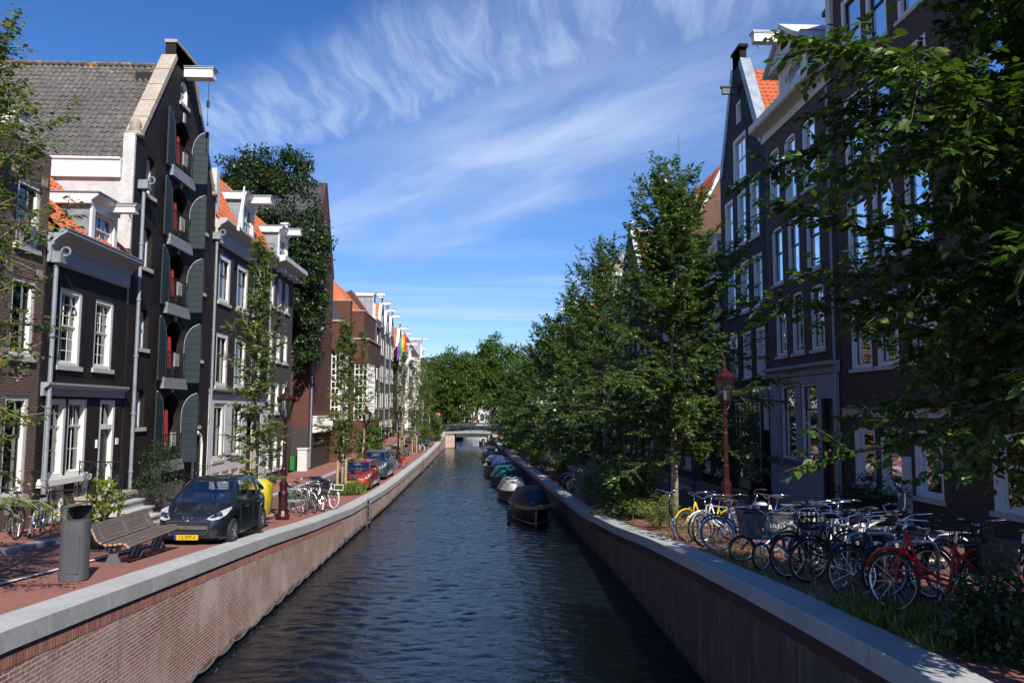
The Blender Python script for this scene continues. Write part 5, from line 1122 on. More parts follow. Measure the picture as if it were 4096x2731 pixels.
# ------------------------------------------------------------------ street furniture
def lamp(x,y,z,lab,h=4.9):
    r=root('street_lamp',(x,y,z),lab,'street lamp','dark red street lamps'); k=h/4.9
    b=MB(); b.lathe([(.24,0),(.25,.12),(.2,.2),(.165,.3),(.155,.78),(.185,.82),(.185,.92),(.13,1.0),(.135,1.12),(.155,1.2),(.15,1.28),(.1,1.34),(.088,1.42),(.085,1.7),(.095,1.72),(.095,1.77),(.078,1.8),(.066,2.6),(.078,2.62),(.078,2.68),(.06,2.72),(.052,3.15),(.075,3.17),(.085,3.22),(.075,3.28),(.05,3.3),(.05,3.48),(.1,3.52),(.1,3.56),(.03,3.58)],(x,y,z),12)
    b.build('column',M['lamp_red'],r,smooth=False)
    b=MB()
    for q in range(4):
        a=q*math.pi/2+.6; b.tube([(x+.05*math.cos(a),y+.05*math.sin(a),z+3.3),(x+.17*math.cos(a),y+.17*math.sin(a),z+3.42),(x+.16*math.cos(a),y+.16*math.sin(a),z+3.56),(x+.1*math.cos(a),y+.1*math.sin(a),z+3.6)],.012,5)
    b.build('bracket',M['lamp_red'],r)
    b=MB(); n=6
    def hx(R_,zz): return [(x+R_*math.cos(2*math.pi*i/n),y+R_*math.sin(2*math.pi*i/n),z+zz) for i in range(n)]
    A,B_=hx(.16,3.6),hx(.3,4.22)
    for i in range(n): b.face([A[i],A[(i+1)%n],B_[(i+1)%n],B_[i]])
    b.build('lantern_glass',M['lantern_glass'],r)
    b=MB()
    for i in range(n): b.tube([A[i],B_[i]],.012,4)
    b.tube(A+[A[0]],.016,4); b.tube(B_+[B_[0]],.02,4)
    b.lathe([(.33,4.22),(.34,4.27),(.28,4.3),(.2,4.4),(.1,4.46),(.07,4.5),(.07,4.62),(.09,4.64),(.04,4.7),(.02,4.78),(.035,4.81),(.0,4.9)],(x,y,z),12)
    for i in range(12): a=2*math.pi*i/12; b.lathe([(.0,4.27),(.035,4.3),(.0,4.36)],(x+.31*math.cos(a),y+.31*math.sin(a),z),5)
    b.build('lantern_roof',M['lamp_red'],r)
    b=MB(); b.lathe([(.03,3.6),(.05,3.65),(.05,3.85),(.0,3.9)],(x,y,z),8); b.build('bulb',M['white_dim'],r)
    r.scale=(k,k,k)
lamp(-6.5,26.3,zl(26.3),'dark red lamp post behind the yellow cover on the left bank',4.5)
lamp(-6.8,46.5,zl(46),'dark red lamp post between the two parked cars on the left bank',4.5)
lamp(-6.6,62.5,zl(62),'dark red lamp post by the bicycles beyond the parked cars',4.5)
lamp(-6.7,79,zl(79),'dark red lamp post by the far stake tied tree on the left bank',4.5)
lamp(7.25,23.3,zr(23.3),'dark red lamp post behind the bicycles on the right bank',5.15)
# litter bins
def bin_(x,y,z,lab):
    r=root('litter_bin',(x,y,z),lab,'litter bin','grey litter bins'); b=MB()
    n=20; sup=lambda k,sx,sy:(sx*math.copysign(abs(math.cos(2*math.pi*k/n))**.6,math.cos(2*math.pi*k/n)),sy*math.copysign(abs(math.sin(2*math.pi*k/n))**.8,math.sin(2*math.pi*k/n)))
    P=[]
    for zz,s in ((0,1),(.04,1.0),(.92,1.0),(.925,.93)): P.append([(x+sup(k,.205,.18)[0]*s,y+sup(k,.205,.18)[1]*s,z+zz) for k in range(n)])
    I=b.grid(P,close=True); b.f.append(I[-1][:]); b.m.append(0); b.build('body',M['bin_grey'],r)
    b=MB(); P=[]
    for zz,c in ((.9,0),(1.16,0)): P.append([(x-.207,y-.1,z+zz),(x-.207,y+.11,z+zz),(x-.12,y+.18,z+zz),(x-.08,y+.15,z+zz),(x-.08,y-.15,z+zz),(x-.12,y-.18,z+zz)])
    b.grid(P,close=True)
    P=[]
    for zz,t in ((0,0),(.035,0)): P.append([(x+sup(k,.215,.19)[0],y+sup(k,.215,.19)[1],z+1.15+zz+sup(k,.215,.19)[0]*.22) for k in range(n)])
    I=b.grid(P,close=True); b.f.append(I[-1][:]); b.m.append(0); b.f.append(I[0][::-1]); b.m.append(0)
    b.build('lid',M['bin_grey'],r)
    b=MB(); b.box(x-.075,x+.17,y+.09,y+.15,z+.9,z+1.14); b.build('opening_liner',M['rubber'],r)
    b=MB(); b.box(x-.02,x+.15,y-.186,y-.178,z+.12,z+.72); b.build('door_panel',M['bin_grey'],r)
bin_(-6.45,12.95,zl(12.95),'grey litter bin with slanted lid standing before the wooden bench')
bin_(-6.55,68.3,zl(68),'grey litter bin beyond the parked cars by the terracotta pot')
def bench(x0,y0,y1,z,lab,face=1,wood='wood_slat'):
    """seat faces +x; x0 = back leg line"""
    r=root('park_bench',(x0,(y0+y1)/2,z),lab,'bench'); n=0
    prof=[(-.32,.75),(-.29,.69),(-.26,.625),(-.23,.565),(-.195,.505),(-.13,.455),(-.04,.42),(.05,.42),(.14,.425),(.23,.44),(.32,.43),(.37,.39)]
    b1=MB(); b2=MB(); 
    for i,(px,pz) in enumerate(prof):
        a=prof[max(0,i-1)]; c=prof[min(len(prof)-1,i+1)]; d=Vector((c[0]-a[0],0,c[1]-a[1])).normalized(); nn=Vector((-d.z,0,d.x))
        w=.034 if i>4 else .032; h=.017; P=Vector((x0+face*px,0,z+pz))
        ax=Vector((d.x*face,0,d.z)); an=Vector((nn.x*face,0,nn.z)); q=[P+ax*w+an*h,P-ax*w+an*h,P-ax*w-an*h,P+ax*w-an*h]
        mb=b1 if i<5 else b2
        A=[mb.V((p.x,y0,p.z)) for p in q]; B_=[mb.V((p.x,y1,p.z)) for p in q]
        for k in range(4): mb.f.append([A[k],A[(k+1)%4],B_[(k+1)%4],B_[k]]); mb.m.append(0)
        mb.f.append(A[::-1]); mb.m.append(1); mb.f.append(B_[:]); mb.m.append(1)
    b2.build('seat',[M[wood],M['wood_end']],r); b1.build('backrest',[M[wood],M['wood_end']],r)
    for yy in ((y0+.22),(y0+y1)/2,(y1-.22)):
        b=MB(); fx=lambda u,w,zz,yy=yy:(x0+face*u,yy+w,z+zz)
        b.plate(fx,[(-.13,0),(.2,0),(.1,.18),(.16,.36),(.3,.4),(.3,.42),(.1,.40),(.03,.2),(-.05,.38),(-.28,.73),(-.32,.73),(-.16,.42),(-.05,.2)],-.03,.03); b.build('leg',M['iron_grey'],r)
bench(-6.78,14.75,17.15,zl(16),'weathered wooden slat bench with grey iron legs facing the canal')
bench(-6.9,71.6,73.6,zl(72),'wooden bench beyond the second litter bin, left bank')
r=root('picnic_bench',(13.0-1.3,35,zr(35)+.1),'brown wooden bench on the right pavement before the black gabled house','bench'); z=zr(34)+.1
b=MB(); b.box(11.0,11.45,33.6,35.0,z+.42,z+.47); b.build('seat',M['plank'],r)
b=MB(); b.box(11.47,11.52,33.6,35.0,z+.55,z+.95); b.build('backrest',M['plank'],r)
for yy in (33.8,34.8):
    b=MB(); b.box(11.05,11.5,yy-.04,yy+.04,z,z+.42); b.build('leg',M['plank'],r)
# bollards on right
for i,(x,y,lab) in enumerate([(9.0,33.5,'dark iron bollard on the right pavement behind the lamp post'),(9.2,38.5,'dark iron bollard further back near the yellowish hedge')]):
    r=root('bollard',(x,y,zr(y)),lab,'bollard','iron bollards'); b=MB(); b.lathe([(.12,0),(.12,.08),(.09,.12),(.08,.75),(.11,.8),(.11,.86),(.06,.95),(0,1.0)],(x,y,zr(y)),10); b.build('shaft',M['iron_grey'],r)
# pots, green container, yellow covered scooter
r=root('terracotta_pot',(-6.05,62.2,zl(62)),'terracotta pot standing by the second litter bin','plant pot'); b=MB(); b.lathe([(.2,0),(.28,.38),(.31,.39),(.31,.46),(.25,.46),(.24,.36)],(-6.05,62.2,zl(62)),14); b.build('pot',M['terracotta'],r)
bush('green plant in the terracotta pot',(-6.05,62.2,zl(62)+.65),.25,.25,.22,6,16,.14,.1,'leaf_far',131,name='potted_plant',cat='plant')
r=root('rubbish_container',(-11.2,50.6,zl(50)),'green and white rubbish container by the alley beside the church','container'); b=MB(); z=zl(50); b.box(-12.9,-12.3,52.4,53.0,z+.15,z+1.05); b.build('body',M['green_plastic'],r); b=MB(); b.box(-12.1,-11.5,52.4,53.0,z+.1,z+1.5); b.box(-12.15,-11.45,52.35,53.05,z+1.502,z+1.6); b.build('white_cabinet',M['white_dim'],r)
# yellow tarp over a cargo scooter
def tarp(lab):
    x,y,z=-6.35,22.9,zl(23); r=root('covered_scooter',(x,y,z),lab,'scooter'); rg=np.random.default_rng(5); P=[]
    for i,(zz,s) in enumerate([(.35,.9),(.5,1.0),(.8,1.02),(1.05,.95),(1.22,.8),(1.32,.4),(1.33,.02)]):
        row_=[]
        for k in range(26):
            a=2*math.pi*k/26; w=.9+.10*math.sin(a*7+i*1.3)+rg.normal(0,.045)
            row_.append((x+.35*s*w*math.copysign(abs(math.cos(a))**.7,math.cos(a))+.06*(zz-.4),y+.52*s*w*math.copysign(abs(math.sin(a))**.7,math.sin(a)),z+zz+.04*math.sin(a*5+i)))
        P.append(row_)
    b=MB(); b.grid(P,close=True); b.build('yellow_cover',M['tarp_yellow'],r,smooth=True)
    b=MB(); b.tube([(x+.18,y-.60,z+1.42),(x+.26,y-.68,z+1.1),(x+.3,y-.7,z+.6),(x+.28,y-.68,z+.1)],.022,6); b.build('green_strap',M['mint'],r)
    for yy in (-.35,.45):
        b=MB(); b.ring((x,y+yy,z+.26),.2,.06,'x',18,6); b.build('wheel',M['rubber'],r)
    b=MB(); b.box(x-.1,x+.1,y-.3,y+.4,z+.26,z+.5); b.build('frame',M['iron_grey'],r)
tarp('scooter under a wrinkled yellow cover parked behind the dark car')
# yellow painted band on the second young tree is the bark itself

# ------------------------------------------------------------------ bicycles
def bicycle(label,x,y,z,ang,frame='bike_black',lean=0.0,step=True,tyre='rubber',carrier=True,group='bicycles parked on the right quay',crate=None,fender=True,saddle='saddle_black',wheel=.345,spokes=16,steer=0.25,hb='up',bag=None,rimm='rim_steel',childseat=False,frontrack=False,scale_=1.0,lite=False):
    r=root('bicycle',(x,y,z),label,'bicycle',group); r.rotation_euler=(0,0,0)
    ORG[r.name]=np.zeros(3); R_=wheel; fm=M[frame]
    wb=1.08
    def T(b): # steering rotation of the front assembly about the head axis
        ca,sa=math.cos(steer),math.sin(steer)
        hx=wb-.08
        b.v=[(hx+(a-hx)*ca-c*sa,(a-hx)*sa+c*ca,d) for a,c,d in b.v]; return b
    for wx,fr in ((0,False),(wb,True)):
        b=MB(); b.ring((wx,0,R_),R_-.02,.021,'y',24 if lite else 32,6); 
        if fr: T(b)
        wo=b.build('wheel',M[tyre],r,smooth=True); ORG[wo.name]=np.zeros(3)
        b=MB(); b.ring((wx,0,R_),R_-.047,.011,'y',24,5,sr=1.3); b.tube([(wx,-.05,R_),(wx,.05,R_)],.022,6); 
        if fr: T(b)
        b.build('rim',M[rimm],wo)
        if not lite:
            b=MB()
            for k in range(spokes): a=2*math.pi*k/spokes; b.tube([(wx+.02*math.cos(a+1),(.03 if k%2 else -.03),R_+.02*math.sin(a+1)),(wx+(R_-.05)*math.cos(a),0,R_+(R_-.05)*math.sin(a))],.0028,3,caps=False)
            if fr: T(b)
            b.build('spoke',M['steel'],wo)
    bb=(.44,0,.29); st=(.30,0,.78); hd0=(wb-.16,0,.62); hd1=(wb-.23,0,.88); ra=(0,0,R_)
    b=MB(); q=.018
    b.tube([bb,st],q,6)
    if step: b.tube([hd1,(.75,0,.52),(.56,0,.40),(.42,0,.36)],q*1.05,6); b.tube([hd0,(.72,0,.4),bb],q*1.1,6)
    else: b.tube([hd1,(st[0]+.02,0,.80)],q,6); b.tube([hd0,bb],q*1.1,6)
    b.tube([hd0,hd1],q*1.2,6)
    for s in (-.05,.05): b.tube([bb,(0,s,R_)],q*.7,5); b.tube([(st[0]+.02,s*.3,.7),(0,s,R_)],q*.6,5)
    b.build('frame',fm,r,smooth=True)
    b=MB(); b.tube([hd0,(wb-.14,0,.66)],q,5)
    for s in (-.045,.045): b.tube([(wb-.15,s,.64),(wb-.05,s,.5),(wb,s,R_)],q*.65,5)
    T(b); b.build('fork',fm if not step else M['chrome'] if frame in('bike_white',) else fm,r)
    b=MB(); hz=1.02 if hb=='up' else .96
    b.tube([hd1,(wb-.27,0,hz)],.014,6)
    pts=[(wb-.52,-.30,hz+.06),(wb-.38,-.29,hz+.08),(wb-.22,-.16,hz+.07),(wb-.2,0,hz),(wb-.22,.16,hz+.07),(wb-.38,.29,hz+.08),(wb-.52,.30,hz+.06)] if hb=='up' else [(wb-.28,-.3,hz),(wb-.24,0,hz),(wb-.28,.3,hz)]
    b.tube(pts,.0125,6); T(b); ho=b.build('handlebar',M['chrome'],r,smooth=True)
    b=MB()
    for s in (-1,1): b.tube([pts[0 if s<0 else -1],Vector(pts[0 if s<0 else -1]).lerp(Vector(pts[1 if s<0 else -2]),.75)],.018,6)
    T(b); b.build('grip',M['rubber'],ho)
    b=MB(); b.tube([st,(.27,0,.92)],.013,6); b.build('seat_post',M['chrome'],r)
    b=MB(); P=[]
    for i,(u,w,h) in enumerate([(-.14,.05,.0),(-.12,.10,.02),(-.05,.105,.03),(.02,.06,.025),(.10,.03,.02),(.14,.02,.0)]): P.append([(.27+u,-w,.93+h*.3),(.27+u,-w*.6,.95+h),(.27+u,w*.6,.95+h),(.27+u,w,.93+h*.3),(.27+u,0,.91)])
    b.grid(P,close=True); b.build('saddle',M[saddle],r,smooth=True)
    if fender:
        b=MB(); b.ring((0,0,R_),R_+.03,.02,'y',16,4,a0=.4,a1=3.6,sr=1.1); b.build('mudguard',fm if frame!='bike_yellow' else fm,r)
        b=MB(); b.ring((wb,0,R_),R_+.03,.02,'y',12,4,a0=.5,a1=2.9,sr=1.1); T(b); b.build('mudguard',fm,r)
    b=MB(); b.ring((.44,-.06,.29),.09,.012,'y',16,4); b.tube([(.44,-.06,.37),(0,-.06,R_+.04)],.008,4); b.tube([(.44,-.06,.21),(0,-.06,R_-.04)],.008,4); b.tube([(.44,-.12,.29),(.52,-.12,.15)],.01,4); b.tube([(.44,.12,.29),(.36,.12,.43)],.01,4)
    b.box(.47,.57,-.2,-.12,.13,.15); b.box(.31,.41,.12,.2,.42,.44); b.build('crankset',M['chrome'] if frame!='bike_black' else M['iron_grey'],r)
    if carrier:
        b=MB()
        for s in (-.06,0,.06): b.tube([(-.28,s,.76),(.18,s,.76)],.007,4)
        b.tube([(-.28,-.07,.76),(-.28,.07,.76)],.007,4)
        for s in (-.07,.07): b.tube([(-.2,s,.76),(0,s,R_)],.006,4)
        b.build('carrier',M['iron_grey'],r)
    if frontrack:
        b=MB(); 
        for zz in (.72,.92): b.tube([(wb-.1,-.2,zz),(wb+.25,-.2,zz),(wb+.25,.2,zz),(wb-.1,.2,zz),(wb-.1,-.2,zz)],.014,5)
        for s in (-.2,.2): b.tube([(wb+.25,s,.72),(wb+.25,s,.92)],.012,5)
        T(b); b.build('front_rack',fm,r); b=MB(); b.box(wb-.1,wb+.25,-.19,.19,.70,.715); T(b); b.build('rack_board',M['plank'],r)
    if crate:
        b=MB(); cx=wb-.05
        for zz in (.80,.9,1.0,1.08): b.tube([(cx-.15,-.2,zz),(cx+.22,-.2,zz),(cx+.22,.2,zz),(cx-.15,.2,zz),(cx-.15,-.2,zz)],.012,4)
        for k in range(6):
            t=k/5
            for s in (-.2,.2): b.tube([(lerp(cx-.15,cx+.22,t),s,.8),(lerp(cx-.15,cx+.22,t),s,1.08)],.009,4)
            b.tube([(cx+.22,lerp(-.2,.2,t),.8),(cx+.22,lerp(-.2,.2,t),1.08)],.009,4)
        b.box(cx-.14,cx+.21,-.19,.19,.795,.81); T(b); b.build('crate',M[crate],r)
    if bag:
        b=MB()
        for s in (-.17,.07): b.box(-.3,.12,s,s+.1,.42,.76)
        b.build('pannier_bag',M[bag],r)
    if childseat:
        b=MB(); P=[]
        for u,zz in ((-.32,1.25),(-.3,1.0),(-.22,.85),(.02,.82),(.05,.78)): P.append([(u,-.15,zz),(u-.04,-.1,zz-.02),(u-.05,0,zz-.03),(u-.04,.1,zz-.02),(u,.15,zz)])
        b.grid(P); b.build('child_seat',M['iron_grey'],r)
    # head lamp
    b=MB(); b.lathe([(.0,-.03),(.035,-.02),(.04,.03),(.0,.035)],(wb-.12,0,.74),8); T(b); b.build('headlight',M['chrome'],r)
    m=Matrix.Translation((x,y,z))@Matrix.Rotation(ang,4,'Z')@Matrix.Translation((wb,0,0))@Matrix.Rotation(lean,4,'X')@Matrix.Translation((-wb,0,0))@Matrix.Translation((-wb,0,0))
    r.matrix_world=m@Matrix.Scale(scale_,4)
    return r
# x,y is where the FRONT wheel touches; ang = heading from rear to front
A180=math.pi
rb=[ # right bank, from far to near
 (4.8,19.75,-1.75,dict(frame='bike_black',tyre='tyre_blue',steer=.0,lean=.12),'dark bicycle with a blue front tyre standing apart beside the fern bed'),
 (5.0,19.1,3.35,dict(frame='bike_yellow',step=True,lean=.06),'yellow bicycle with yellow mudguards, the brightest of the right bank row'),
 (5.25,18.7,3.0,dict(frame='bike_white',lean=-.1,steer=.5),'white bicycle leaning right behind the yellow one'),
 (4.98,17.7,3.3,dict(frame='bike_grey',step=False,lean=.1),'grey bicycle with a wide black mudguard between the yellow and the blue tyred ones'),
 (5.1,16.8,3.05,dict(frame='bike_blue',tyre='tyre_blue',lean=-.07,saddle='bike_white'),'blue bicycle with sky blue front tyre next to the cargo bike'),
 (6.3,17.6,2.9,dict(frame='bike_cream',lean=.1,steer=.6),'cream bicycle behind the cargo bike with its handlebar turned'),
 (6.0,14.3,3.2,dict(frame='bike_white',lean=.08,frontrack=True),'white transport bicycle with front rack beside the cargo bike'),
 (6.1,14.9,2.95,dict(frame='bike_white',lean=-.12,step=False),'tall white bicycle in the second row behind the cargo bike'),
 (5.1,13.0,3.25,dict(frame='bike_black',lean=.1,steer=.1),'black bicycle with thin tyres right of the small wheeled one'),
 (5.6,13.5,3.0,dict(frame='bike_white',lean=-.06,crate='bike_black'),'white bicycle carrying a black wire crate'),
 (5.2,12.4,3.15,dict(frame='bike_black',lean=-.1,saddle='saddle_brown'),'black bicycle with a brown leather saddle in mid row'),
 (5.4,11.85,3.3,dict(frame='bike_black',tyre='tyre_blue',lean=.08),'black bicycle with deep blue tyres and a tall handlebar'),
 (6.5,12.9,3.05,dict(frame='bike_white',lean=-.1,step=False,bag=None),'white bicycle resting against the steel rack hoop'),
 (5.3,11.2,3.2,dict(frame='bike_black',lean=.12,steer=-.2),'black bicycle with big wheels left of the red one'),
 (5.75,11.05,3.45,dict(frame='bike_black',lean=-.08,step=False,tyre='rubber'),'black bicycle directly behind the red one, partly hidden'),
 (6.75,10.75,3.1,dict(frame='bike_black',lean=.12,crate='bike_black',carrier=True,bag='saddle_black'),'black bicycle with a black crate and pannier bags behind the red one'),
 (6.9,15.6,2.85,dict(frame='bike_black',lean=.1,childseat=True),'black bicycle with a grey child seat standing behind the others'),
 (6.7,19.9,3.2,dict(frame='bike_blue',lean=-.08),'dark blue bicycle next to the red lamp post'),
 (5.9,12.2,3.4,dict(frame='bike_grey',lean=.15),'dull grey bicycle wedged between black ones in the thick of the row'),
 (6.2,13.9,3.3,dict(frame='bike_white',lean=.15,steer=.6),'white bicycle with its front wheel turned, behind the wire crate'),
]
for i,(x,y,a,k,lab) in enumerate(rb):
    k['lean']=k.get('lean',0)+random.uniform(-.06,.06); k.setdefault('steer',random.uniform(-.6,.6)); bicycle(lab,x,y+random.uniform(-.12,.12),zr(y)+.01,a+random.uniform(-.18,.18),scale_=1.04+random.uniform(-.03,.05),**k)
bicycle('red step-through bicycle, nearest on the right bank',5.45,10.1,zr(10.1)+.02,3.08,frame='bike_red',lean=.2,tyre='rubber',steer=-1.05,bag='saddle_black',scale_=1.13)
# folding bike with small wheels + long cargo bike with box
bicycle('small wheeled folding bicycle at the coping under the cargo box',4.9,13.95,zr(14),3.4,frame='bike_grey',wheel=.26,step=False,fender=False,lean=.1,scale_=.95)
def cargobike():
    z=zr(15.0); x0,y0=5.1,15.7; r=root('cargo_bicycle',(x0,y0,z),'cargo bicycle with a long black box with chalk scribbles on its side','cargo bicycle')
    b=MB(); bx0,bx1,by0,by1=4.95,6.05,14.75,15.3
    P=[[(bx0+.06,by0+.04,z+.5),(bx1-.03,by0+.04,z+.5),(bx1-.03,by1-.04,z+.5),(bx0+.06,by1-.04,z+.5)],[(bx0-.04,by0,z+.98),(bx1,by0,z+.93),(bx1,by1,z+.93),(bx0-.04,by1,z+.98)]]
    I=b.grid(P,close=True); b.f.append(I[0][::-1]); b.m.append(0); b.build('cargo_box',M['iron_grey'],r)
    b=MB(); b.tube([P[1][0],P[1][1],P[1][2],P[1][3],P[1][0]],.018,5); bo=b.build('box_rim',M['black_iron'],r)
    b=MB(); sx=bx0+.42; Y=by0+.012
    for pts in ([(0,.72),(.04,.8),(.05,.7)],[(.09,.7),(.11,.79),(.15,.69),(.1,.73)],[(.19,.68),(.19,.8),(.24,.78),(.2,.74),(.26,.67)],[(.30,.69),(.31,.81),(.37,.79),(.31,.74)],[(.47,.8),(.41,.78),(.42,.73),(.48,.72),(.46,.67),(.36,.68)],[(.5,.7),(.56,.76),(.5,.79),(.5,.71),(.6,.7)]):
        b.tube([(sx+u,Y-.02+(.98-zz)*.06,z+zz) for u,zz in pts],.008,3)
    b.build('chalk_scribble',M['scribble'],r)
    for wx,R_,lab in ((4.95,.26,'f'),(7.15,.345,'r')):
        b=MB(); b.ring((wx,15.02,z+R_),R_-.02,.024,'y',28,6); w=b.build('wheel',M['rubber'],r)
        b=MB(); b.ring((wx,15.02,z+R_),R_-.05,.012,'y',24,5); 
        for k in range(14): a=2*math.pi*k/14; b.tube([(wx,15.02,z+R_),(wx+(R_-.05)*math.cos(a),15.02,z+R_+(R_-.05)*math.sin(a))],.003,3,caps=False)
        b.build('rim',M['rim_steel'],w)
    b=MB(); b.tube([(4.95,15.02,z+.26),(5.1,15.02,z+.46),(6.2,15.02,z+.42),(6.6,15.02,z+.3),(7.15,15.02,z+.345)],.02,6); b.tube([(6.2,15.02,z+.42),(6.3,15.02,z+.95)],.018,6); b.tube([(6.6,15.02,z+.3),(6.8,15.02,z+.9)],.018,6); b.tube([(6.3,15.02,z+.8),(6.75,15.02,z+.7)],.016,6); b.build('frame',M['bike_black'],r)
    b=MB(); b.tube([(6.3,15.02,z+.95),(6.35,15.02,z+1.1)],.014,6); b.tube([(6.5,14.72,z+1.15),(6.35,14.82,z+1.13),(6.35,15.22,z+1.13),(6.5,15.32,z+1.15)],.013,6); b.build('handlebar',M['chrome'],r)
    b=MB(); b.lathe([(.0,-.02),(.11,0),(.1,.04),(0,.05)],(6.82,15.02,z+.93),8,sx=1.3,sy=.8); b.build('saddle',M['saddle_black'],r)
cargobike()
def hoop(x,y,z,ang,lab,group,L_=.75,h=.85):
    r=root('bicycle_rack',(x,y,z),lab,'bicycle rack',group); c,s=math.cos(ang),math.sin(ang); f=lambda u,zz:(x+u*c,y+u*s,z+zz); b=MB()
    b.tube([f(0,-.05),f(0,h-.12),f(.04,h-.03),f(.12,h),f(L_-.12,h),f(L_-.04,h-.03),f(L_,h-.12),f(L_,-.05)],.026,8); b.build('hoop',M['steel'],r,smooth=True)
    b=MB(); b.tube([f(0,h*.55),f(L_,h*.55)],.02,6); b.build('crossbar',M['steel'],r)
for i,(y,lab) in enumerate([(17.6,'steel rack hoop beside the cargo bike box'),(15.7,'steel rack hoop in the middle of the right bank bicycles'),(14.0,'steel rack hoop among the white bicycles'),(12.6,'steel rack hoop left of the red bicycle'),(11.5,'steel rack hoop right behind the red bicycle')]):
    hoop(5.5,y-.8,zr(y-.8),0.05,lab,'steel bicycle racks on the right quay')
for i,(y,lab) in enumerate([(27.4,'steel rack hoop right beside the left lamp post'),(28.3,'second steel rack hoop behind the left lamp post')]):
    hoop(-6.15,y,zl(y),math.pi,lab,'steel bicycle racks on the left quay',.75,.9)
gl_='bicycles parked on the left quay'
bicycle('white transport bicycle with front rack and white wheel by the coping, left bank',-5.75,31.2,zl(31),-.5,frame='bike_white',frontrack=True,group=gl_,tyre='bike_white',rimm='bike_white',lean=-.1,spokes=6,steer=-.3)
bicycle('black bicycle with a mint saddle cover leaning beside the white one, left bank',-6.0,29.9,zl(30),-1.1,frame='bike_black',saddle='mint',group=gl_,lean=-.12)
bicycle('silver bicycle with its front wheel turned toward the coping, left bank',-6.1,29.2,zl(29.5),-1.2,frame='bike_white',group=gl_,lean=.1)
bicycle('green framed bicycle behind the rack hoops, left bank',-6.5,29.0,zl(29.5),-.9,frame='bike_green',group=gl_,lean=.15)
bicycle('black bicycle farthest behind the left rack hoops',-6.8,31.6,zl(31),-.6,frame='bike_black',group=gl_,lean=-.1)
bicycle('grey bicycle with a grey bag leaning at the brick house wall',-10.35,18.1,zl(18)+.1,-.95,frame='bike_black',group='bicycles by the left houses',lean=-.1,crate=None,bag='cloth_grey')
bicycle('black bicycle leaning against the brick house beside the drainpipe',-10.6,19.6,zl(19)+.1,1.9,frame='bike_white',group='bicycles by the left houses',lean=.15,steer=.1)
bicycle('dark bicycle cut by the left picture edge at the brick house',-10.7,17.5,zl(18)+.1,-.8,frame='bike_black',group='bicycles by the left houses',lean=.1)
for i,(x,y,a,fr,ty,lab) in enumerate([(-6.15,55.2,-1.0,'bike_grey','tyre_blue','bicycle with a blue tyre just behind the grey blue car'),(-5.9,55.8,-1.1,'bike_black','rubber','black bicycle between the blue tyred and the red one, left bank'),(-5.65,57.0,-1.2,'bike_red','rubber','red bicycle parked behind the grey blue car'),(-6.4,57.6,-1.,'bike_black','rubber','black bicycle behind the red one, left bank'),
    (-5.7,75.6,-1.1,'bike_white','bike_white','white bicycle of the far group by the staked tree'),(-5.5,76.6,-1.2,'bike_black','rubber','black bicycle with basket of the far group by the staked tree'),(-6.1,76.9,-1.0,'bike_grey','rubber','grey bicycle of the far group by the staked tree'),(-5.5,84.0,-1.0,'bike_teal','rubber','light teal bicycle near the sunflowers'),(-5.6,86.0,-1.2,'bike_black','rubber','black bicycle near the sunflowers')]):
    bicycle(lab,x,y,zl(y),a,frame=fr,tyre=ty,group=gl_,lean=.1 if i%2 else -.08,spokes=10,lite=i>3)
for i,(y,fr,lab) in enumerate([(39.0,'bike_black','black bicycle beyond the silvery shrub on the right bank'),(39.8,'bike_black','second black bicycle beyond the silvery shrub on the right bank'),(40.6,'bike_white','white bicycle beyond the silvery shrub on the right bank'),(41.6,'bike_grey','grey bicycle in front of the pink flowered shrub'),(42.6,'bike_black','dark bicycle close to the pink flowered shrub'),(50.3,'bike_teal','bicycle with a turquoise cover behind the silvery flower shrub'),(51.5,'bike_black','black bicycle behind the silvery flower shrub'),(64,'bike_blue','blue bicycle on the far right coping'),(65,'bike_black','black bicycle on the far right coping')]):
    bicycle(lab,xr(y)+.75,y,zr(y),3.2+.15*(i%3-1),frame=fr,lean=.1 if i%2 else -.1,spokes=8,lite=True)

